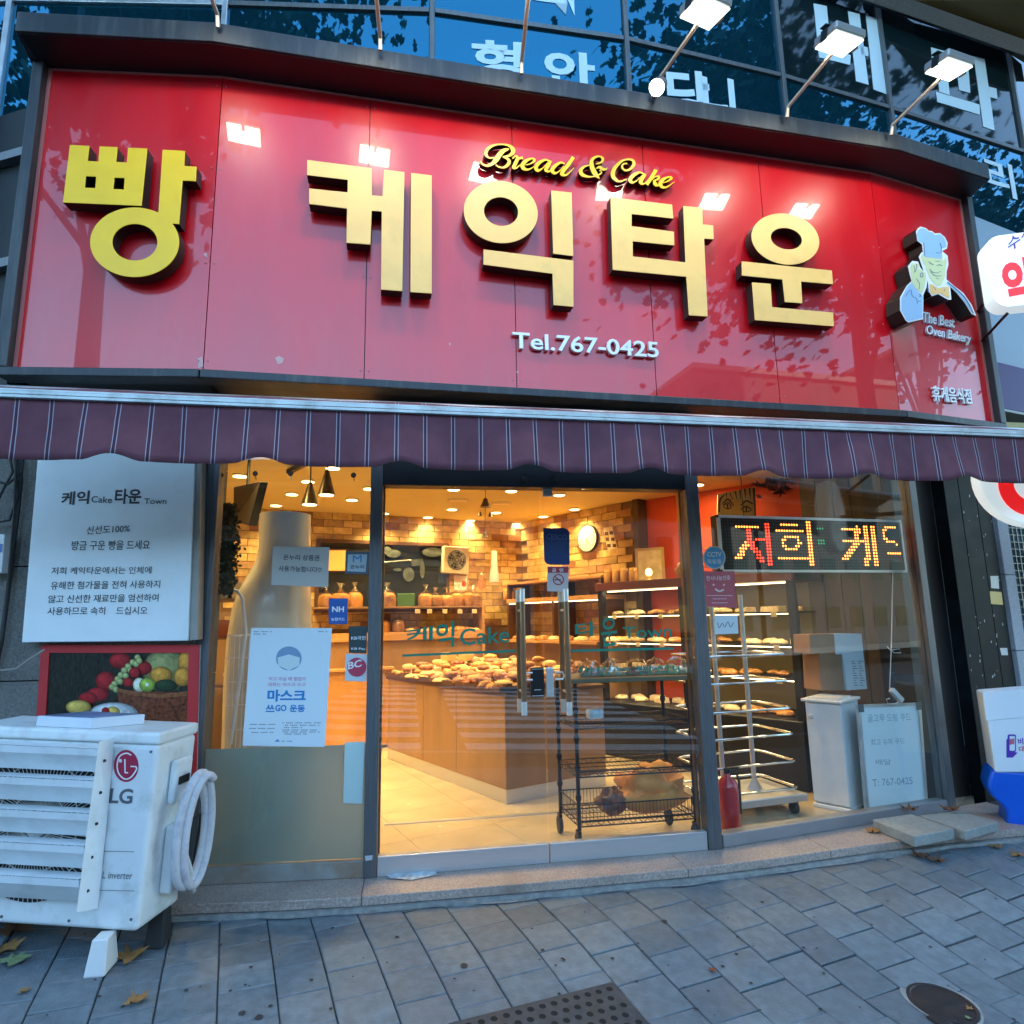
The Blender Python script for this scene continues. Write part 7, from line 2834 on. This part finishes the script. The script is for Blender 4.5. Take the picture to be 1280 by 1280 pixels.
M_.build('corner_cap', mat('corner_grey', (.10, .12, .13), .5), wbp, bevel=.004)
lm = MB()
for s, a, b_, h in (('골고루 드링 쿠드', (1085, 903), (1139, 901), 10), ('최고 슈퍼 쿠드', (1089, 932), (1131, 930), 8), ('배달', (1095, 956), (1114, 956), 7), ('T: 767-0425', (1091, 983), (1141, 980), 9)):
    text(WBP, s, a, b_, h, .0036, M_PG, None, mb=lm, depth=.0003)
lm.build('marker_writing', mat('marker_faint', (.26, .38, .42), .5), wbp)
# LED sign
LEDP = Plane(DR.pt(.28, 0, -.22).to_2d(), 6)
led = thing('led_sign', 'scrolling LED sign with red and amber Korean dot letters behind the right window', 'LED sign', LEDP.w(1015, 715))
lq = [LEDP.uz(*v) for v in ((897, 645), (1124, 652), (1132, 713), (903, 716))]
u0, u1 = LEDP.uz(897, 680)[0], LEDP.uz(1129, 680)[0]
z0, z1 = LEDP.uz(1020, 716)[1], LEDP.uz(1020, 647)[1]
M_ = MB()
M_.pbox(LEDP, u0, u1, z0, z1, -.07, 0)
M_.build('sign_case', M_BLACK, led, bevel=.004)
M_ = MB()
M_.pbox(LEDP, u0 + .02, u1 - .005, z1 - .020, z1 - .002, .001, .010)
M_.pbox(LEDP, u0 + .02, u1 - .005, z0 + .002, z0 + .020, .001, .010)
M_.pbox(LEDP, u1 - .020, u1 - .003, z0 + .021, z1 - .021, .001, .010)
M_.pbox(LEDP, u0 + .003, u0 + .03, z0 + .021, z1 - .021, .001, .008)
M_.build('sign_trim', M_ALU, led)
a0, a1 = u0 + .035, u1 - .024
zc0, zc1 = z0 + .026, z1 - .026
pit = (zc1 - zc0) / 16
nc = int((a1 - a0) / pit)
lit = {}
t6b, t4b = tz(860, 580, 6.4), tz(960, 580, 4)


def plot(tf, a, b_, c, w_=1):
    p, q = LEDP.uz(*tf(*a)), LEDP.uz(*tf(*b_))
    n = 40
    for i in range(n + 1):
        u, z = p[0] + (q[0] - p[0]) * i / n, p[1] + (q[1] - p[1]) * i / n
        i_, j_ = int((u - a0) / pit), int((z - zc0) / pit)
        for dd in range(w_):
            if 0 <= i_ + dd < nc and 0 <= j_ < 16:
                lit[(i_ + dd, j_)] = c


plot(t6b, (375, 500), (560, 497), 'a'); plot(t6b, (470, 520), (470, 610), 'r', 2); plot(t6b, (470, 610), (385, 760), 'a', 2); plot(t6b, (475, 610), (580, 765), 'r', 2)
plot(t6b, (545, 605), (600, 605), 'r'); plot(t6b, (607, 475), (640, 815), 'r', 2)
plot(t6b, (745, 480), (860, 480), 'a'); plot(t6b, (705, 527), (910, 527), 'a')
for i in range(12):
    a, b_ = 2 * pi * i / 12, 2 * pi * (i + 1) / 12
    plot(t6b, (820 + 72 * cos(a), 628 + 52 * sin(a)), (820 + 72 * cos(b_), 628 + 52 * sin(b_)), 'a')
plot(t6b, (730, 757), (945, 757), 'a'); plot(t6b, (945, 478), (985, 812), 'a', 2)
plot(t4b, (370, 320), (440, 320), 'a'); plot(t4b, (440, 330), (438, 400), 'a', 2); plot(t4b, (435, 400), (375, 475), 'a', 2); plot(t4b, (372, 383), (440, 383), 'a'); plot(t4b, (450, 384), (475, 384), 'a')
plot(t4b, (478, 310), (492, 508), 'a', 2); plot(t4b, (516, 310), (536, 510), 'a', 2)
plot(t4b, (635, 312), (590, 322), 'a'); plot(t4b, (588, 322), (575, 350), 'a'); plot(t4b, (575, 350), (592, 386), 'a'); plot(t4b, (592, 390), (645, 398), 'a'); plot(t4b, (595, 445), (655, 445), 'a')
plot(t4b, (240, 320), (270, 320), 'g'); plot(t4b, (250, 380), (272, 380), 'g'); plot(t4b, (250, 392), (272, 392), 'g')
off_ = MB()
grp = {'a': MB(), 'r': MB(), 'g': MB()}
for i in range(nc):
    for j in range(16):
        u, z = a0 + (i + .5) * pit, zc0 + (j + .5) * pit
        c = lit.get((i, j))
        s = pit * (.34 if c else .26)
        (grp[c] if c else off_).add([LEDP.pt(u + s * cos(t), z + s * sin(t), .0035) for t in [2 * pi * k / 8 for k in range(8)]], [tuple(range(8))])
off_.build('unlit_dots', mat('led_off', (.035, .05, .04), .3), led, kind='stuff')
grp['a'].build('amber_dots', emis('led_amber', (1, .24, .035), 1.1), led, kind='stuff')
grp['r'].build('red_dots', emis('led_red', (1, .03, .01), 1.0), led, kind='stuff')
grp['g'].build('green_dots', emis('led_green', (.02, .45, .18), .12), led, kind='stuff')
for px in (930, 1100):
    M_ = MB()
    p = LEDP.w(px, 646, -.035)
    M_.tube([p, Vector((p.x, p.y, 2.69))], .003, 5)
    M_.build('hanging_wire', M_BLACK, led)
# cable with adapter
cdp = Plane(DR.pt(1.6, 0, -.12).to_2d(), 10)
cd = thing('power_cable', 'white cable with a knot and a plug adapter hanging below the LED sign', 'cable', cdp.w(1115, 880))
M_ = MB()
M_.tube([cdp.w(x, y) for x, y in ((1116, 716), (1115, 770), (1114, 812), (1112, 862))], .003, 6)
M_.tube([cdp.w(x, y) for x, y in ((1110, 810), (1118, 816), (1126, 816), (1124, 811), (1113, 813), (1109, 808))], .0025, 6)
M_.tube([cdp.w(x, y) for x, y in ((1112, 873), (1108, 874), (1110, 880), (1118, 880), (1124, 877))], .004, 6)
M_.build('cable', M_PLAST, cd, smooth=True)
M_ = MB()
e0, e1 = cdp.w(1114, 862), cdp.w(1127, 876)
dd_ = (e1 - e0).normalized()
M_.obox((e0 + e1) / 2, dd_, DR.n, dd_.cross(DR.n), (e1 - e0).length / 2, .018, .018)
M_.build('adapter', M_PLAST, cd, bevel=.005)
# comic style face print on the red wall -> a plain drawn face
RF = Plane(RW.pt(2.06, 0, .35).to_2d(), -38)
RF = Plane((2.62, 5.6), -14)
fp_ = thing('face_canvas', 'yellow canvas with a line drawn pair of eyes above the LED sign', 'canvas', RF.w(920, 655))
cq = [(897, 618), (944, 608), (946, 690), (896, 692)]
pxprism(RF, cq, -.02, 0, 'canvas', mat('canvas_yellow', (.50, .33, .09), .6, var=.1), fp_)
lm = MB()
for st in ([(903, 630, 2), (910, 624, 3), (917, 632, 2)], [(904, 632, 2.5), (910, 628, 2.5), (914, 634, 2), (909, 636, 2), (904, 633, 1)], [(926, 632, 2), (933, 626, 3), (941, 630, 2)], [(926, 637, 2), (932, 633, 2.5), (939, 637, 2), (933, 640, 2), (927, 638, 1)],
           [(909, 630, 4), (910, 636, 2)], [(933, 634, 4), (933, 640, 2)],
           [(899, 640, 3), (900, 625, 4), (906, 618, 2)], [(912, 616, 2), (916, 624, 1)], [(919, 614, 3), (921, 624, 1)], [(925, 612, 3), (926, 624, 1)], [(931, 611, 3), (932, 622, 1)], [(937, 610, 3), (938, 624, 1)], [(942, 610, 4), (944, 640, 3), (943, 670, 2)],
           [(908, 612 + 4, 3), (908, 622, 1)]):
    stroke(lm, RF, [(x, y, w_ * .7) for x, y, w_ in st], I, .001, .001, 4)
lm.build('line_drawing', M_PRINTK, fp_)
dv = thing('dried_flowers', 'dark dried flower bunch hanging on the red wall above the canvas', 'dried flowers', RF.w(970, 610, .05))
M_ = MB()
r = random.Random(2)
for k in range(60):
    x, y = r.gauss(968, 9), r.gauss(604, 6)
    c_ = RF.w(x, y, .05 + r.uniform(0, .08))
    a = r.uniform(0, 6.28)
    d1 = Vector((cos(a), .3 * sin(a * 3), sin(a))) * r.uniform(.03, .06)
    d2 = Vector((-sin(a), .4, cos(a))) * .018
    M_.add([c_ - d1, c_ + d2, c_ + d1, c_ - d2], [(0, 1, 2, 3)])
M_.build('petals', mat('dried_brown', (.12, .045, .03), .8, var=.4), dv)

# ------------------------------------------------------------------ left window interior
LPn = at_y(356, 700, 4.55)
bf = thing('bottle_figure', 'tall pale bottle shaped figure standing behind the left window', 'figure', Vector((LPn.x, 4.5, FL)))
M_ = MB()
Yb = 4.5
seg = 40
prof = [(642, 326, 388, .4), (643.5, 325, 388.5, 1), (660, 324, 388, 1), (685, 324, 388, 1), (705, 319, 388, 1), (725, 307, 388, 1), (740, 298, 388, 1), (760, 291, 389, 1), (800, 284, 390, 1), (860, 280, 391, 1), (930, 278, 390, 1), (1040, 280, 388, 1)]
for (y, xl, xr, s) in prof:
    a, b_ = at_y(xl, y, Yb), at_y(xr, y, Yb)
    c_ = (a + b_) / 2
    rx = (b_.x - a.x) / 2 * s
    for i in range(seg):
        t = 2 * pi * i / seg
        M_.v.append(Vector((c_.x + rx * cos(t), Yb + min(rx, .26) * .9 * sin(t), c_.z)))
for j in range(len(prof) - 1):
    for i in range(seg):
        M_.f.append((j * seg + (i + 1) % seg, j * seg + i, (j + 1) * seg + i, (j + 1) * seg + (i + 1) % seg))
M_.f.append(tuple(range(seg)))
M_.build('body', mat('figure_pale', (.64, .66, .66), .3, var=.05, coat=.4), bf, smooth=True)
a = at_y(334, 1040, Yb)
M_ = MB()
M_.lathe((a.x, Yb, FL), [(.30, 0), (.30, .06), (.27, max(.08, a.z - FL))], 30, sq=(1, .8))
M_.build('foot', M_PLAST, bf, smooth=True)
scn = thing('wall_screen', 'dark tilted screen hanging under the ceiling behind the left window', 'screen', at_y(305, 657, 5.0))
s4 = [at_y(292, 609, 5.2), at_y(325, 602, 4.7), at_y(311, 657, 4.7), at_y(292, 652, 5.2)]
nn_ = (s4[1] - s4[0]).cross(s4[3] - s4[0]).normalized() * .06
M_ = MB()
M_.hexa(s4 + [v - nn_ if nn_.y < 0 else v + nn_ for v in s4])
M_.build('screen_body', M_BLACK, scn, bevel=.004)
M_ = MB()
tpc = (s4[0] + s4[1]) / 2
M_.tube([tpc + Vector((0, .05, -.05)), Vector((tpc.x, tpc.y + .05, CE))], .012, 8)
M_.build('screen_arm', M_BLACK, scn)
iv_ = thing('ivy', 'dark trailing ivy hanging at the left side of the left window', 'plant', DL.w(282, 750, -.25))
M_ = MB()
M_.tube([DL.w(x, y, -.28) for x, y in ((280, 628), (282, 660), (284, 700), (280, 745))], .006, 6)
M_.build('stem', mat('ivy_stem', (.05, .03, .02), .7), iv_)
M_ = MB()
r = random.Random(6)
for k in range(1300):
    t = r.random()
    y = 630 + t * 112
    wdx = 17 * (1 - abs(t - .35) * .9)
    c_ = DL.w(r.gauss(283, wdx * .45), y, -.28 + r.uniform(-.10, .10))
    a = r.uniform(0, 6.28)
    s = r.uniform(.009, .019)
    d1 = Vector((cos(a), r.uniform(-.7, .7), sin(a))) * s
    d2 = Vector((-sin(a), r.uniform(-.7, .7), cos(a))) * s * .6
    M_.add([c_ - d1, c_ + d2, c_ + d1, c_ - d2], [(0, 1, 2, 3)])
M_.build('foliage', mat('ivy_leaf', (.035, .05, .018), .6, var=.6, vscale=15), iv_, kind='stuff')
cart = thing('wire_basket_cart', 'white wire basket cart with a curved handle behind the left window', 'cart', at_y(295, 925, 4.1))
M_ = MB()
W_ = lambda x, y, Y=4.15: at_y(x, y, Y)
M_.tube([W_(x, y) for x, y in ((279, 738), (288, 737), (297, 739), (303, 748), (307, 790), (300, 850), (288, 930))], .011, 8)
M_.build('cart_handle', M_WHITE, cart, smooth=True)
M_ = MB()
for y in (795, 823, 853, 882, 913):
    M_.tube([W_(284 - (y - 795) * .02, y), W_(309, y - 1), W_(325, y - 4, 4.35)], .0035, 5)
for x in (285, 291, 297, 303, 309):
    M_.tube([W_(x + 3, 793), W_(x - 3, 935)], .003, 5)
M_.build('cart_wires', M_WHITE, cart, smooth=True)
bsl = thing('shelf_unit', 'dim shelf unit with boxes behind the left window, left of the bottle figure', 'shelf', at_y(290, 900, 5.4))
M_ = MB()
for y in (752, 800, 860):
    a, b_ = at_y(262, y, 5.5), at_y(330, y, 5.5)
    M_.box(a.x, b_.x, 5.5, 5.8, a.z, a.z + .02)
M_.build('shelf_board', M_WOODD, bsl)
for i, (x, y, c) in enumerate(((272, 752, (.10, .13, .16)), (284, 752, (.22, .20, .16)), (270, 800, (.15, .03, .02)), (286, 800, (.05, .06, .08)))):
    a = at_y(x, y, 5.55)
    M_ = MB()
    M_.box(a.x, a.x + .11, 5.55, 5.7, a.z + .021, a.z + .021 + .14)
    M_.build('stored_box', mat('stored_%d' % i, c, .6), bsl, bevel=.003)

# ================================================================== ACROSS THE STREET (seen in the mirrored glass and the sign)
def leafy(M_, c, R_, n, r, s0=.10, s1=.17, squash=.75):
    """palmate leaf faces spread in clumps through the crown"""
    cl = []
    for k in range(max(8, n // 90)):
        d = Vector((r.gauss(0, 1), r.gauss(0, 1), r.gauss(0, 1))).normalized() * (r.random() ** .45)
        cl.append((c + Vector((d.x * R_, d.y * R_, d.z * R_ * squash)), R_ * r.uniform(.12, .26)))
    lo = [LEAFO[i] for i in (0, 2, 3, 4, 5, 6, 8, 10, 11, 12, 13, 14)]
    for k in range(n):
        p0, rr = cl[r.randrange(len(cl))]
        p = p0 + Vector((r.gauss(0, rr), r.gauss(0, rr), r.gauss(0, rr * .7)))
        s = r.uniform(s0, s1)
        a = Vector((r.uniform(-1, 1), r.uniform(-1, 1), r.uniform(-1, 1))).normalized()
        b_ = a.orthogonal().normalized()
        M_.add([p + (a * x + b_ * y) * s * 1.4 for x, y in lo], [tuple(range(len(lo)))])
    return cl


M_BARK = mat('plane_bark', (.16, .14, .10), .85, var=.5, vscale=6, bump=.5, bscale=20)
M_LEAFT = mat('plane_foliage', (.035, .055, .018), .6, var=.5, vscale=3)


def tree(x, y, h, R_, n, label, seed, lean=(0, 0)):
    r = random.Random(seed)
    t = thing('plane_tree', label, 'tree', (x, y, gz(x, y) - .02), 'street plane trees along the kerb')
    b0 = Vector((x, y, gz(x, y) - .05))
    top = Vector((x + lean[0], y + lean[1], h))
    M_ = MB()
    M_.tube([b0, b0.lerp(top, .3) + Vector((.05, 0, 0)), b0.lerp(top, .6), top], [.19, .15, .12, .07], 12)
    M_.build('trunk', M_BARK, t, smooth=True)
    M2 = MB()
    cl = leafy(M2, top + Vector((0, 0, R_ * .1)), R_, n, r)
    for p, rr in cl[:16]:
        M_ = MB()
        s = b0.lerp(top, r.uniform(.5, .98))
        mid = s.lerp(p, .5) + Vector((r.uniform(-.2, .2), r.uniform(-.2, .2), r.uniform(0, .3)))
        M_.tube([s, mid, p], [.055, .03, .012], 6)
        M_.build('limb', M_BARK, t, smooth=True)
    M2.build('crown', M_LEAFT, t, kind='stuff')
    return t


tree(-4.8, -1.1, 9.6, 3.1, 8500, 'tall plane tree on the kerb, left behind the camera', 5)
tree(7.4, -1.1, 9.0, 3.7, 13000, 'tall plane tree on the kerb, right behind the camera', 8)
tree(13.5, -1.1, 8.8, 3.2, 8000, 'plane tree further right along the kerb', 12)
tree(-11.0, -1.1, 7.5, 2.6, 2200, 'plane tree further left along the kerb', 15)
mb = MB()
mb.add([(-40, -16.5, -.45), (40, -16.5, -.45), (40, -13, -.45), (-40, -13, -.45)], [(0, 1, 2, 3)])
mb.build('far_pavement', M_SLAB, kind='structure')
for i, (x0, x1, h, c, lab) in enumerate(((-26, -14.2, 7.5, (.42, .38, .33), 'beige low block across the street, far left'), (-14, -5.2, 6.8, (.30, .20, .16), 'brick coloured block across the street, left'),
                                         (-5, 4.8, 7.4, (.50, .50, .50), 'grey block across the street, opposite the shop'), (5, 13.8, 7.2, (.34, .31, .30), 'brown grey block across the street, right'),
                                         (14, 27, 12.0, (.35, .33, .30), 'tall pale block across the street, far right'), (27.4, 60, 15.0, (.28, .27, .26), 'long grey block across the street, beyond the pale one'), (-60, -26.4, 12.0, (.28, .27, .26), 'long grey block across the street, beyond the beige one'))):
    t = thing('opposite_building', lab, 'building', ((x0 + x1) / 2, -16.6, -.45))
    M_ = MB()
    M_.box(x0, x1, -26, -16.6, -.45, h)
    M_.build('wall', mat('opposite_wall_%d' % i, [q * .38 for q in c], .8, var=.1), t)
    M_ = MB()
    M_.box(x0 - .1, x1 + .1, -26.1, -16.4, h, h + .25)
    M_.build('roof', M_SLAB, t)
    k = 0
    nx = int((x1 - x0) / 2.2)
    for fz in range(int((h + .2) / 2.8)):
        for j in range(nx):
            wx = x0 + (j + .5) * (x1 - x0) / nx
            z = .5 + fz * 2.8
            M_ = MB()
            M_.box(wx - .7, wx + .7, -16.62, -16.55, z, z + 1.4)
            f = M_.build('window', M_FRAME, t)
            M_ = MB()
            M_.box(wx - .62, wx + .62, -16.56, -16.54, z + .08, z + 1.32)
            M_.build('pane', M_DARKGL, f)


# small litter and traces
bl = thing('crushed_wrapper', 'crushed pale wrapper under the left glass door on the granite step', 'wrapper', on_z(515, 1094, FL))
M_ = MB()
r = random.Random(4)
pq = [on_z(x, y, FL + .003) for x, y in ((478, 1092), (500, 1090), (545, 1088), (546, 1094), (515, 1100), (488, 1099))]
cen_ = sum(pq, Vector()) / 6 + Vector((0, 0, .012))
M_.add([cen_] + [v + Vector((0, 0, r.uniform(0, .012))) for v in pq], [(0, i + 1, (i + 1) % 6 + 1) for i in range(6)])
M_.build('wrapper_sheet', mat('wrapper_pale', (.50, .56, .58), .35, var=.4, vscale=30), bl)
lbq = thing('sticker', 'tiny torn white sticker low on the left door post', 'sticker', D.w(461, 1074, .031))
flat(D, .031, [(456, 1070), (466, 1069), (465, 1075), (457, 1076)], MATS['sticker_wht'], 'backing', lbq)
# price cards on the display cabinet shelves and the counter
pc_me = None
for k in range(1, 4):
    for i in range(7):
        u = .16 + i * .28
        M_ = MB()
        M_.pbox(F, u - .025, u + .025, shz[k] - .03, shz[k] + .012, -.062, -.059)
        M_.build('price_card', mat('card_tan', (.62, .50, .33), .6), fr_)
for i in range(6):
    p = cB - K1u * (.12 + .3 * i) + K2u * .03
    M_ = MB()
    M_.obox(Vector((p.x, p.y, zt_ + .065)), K1u, K2u, (0, 0, 1), .028, .002, .02)
    M_.build('price_card', MATS['card_tan'], ctr)
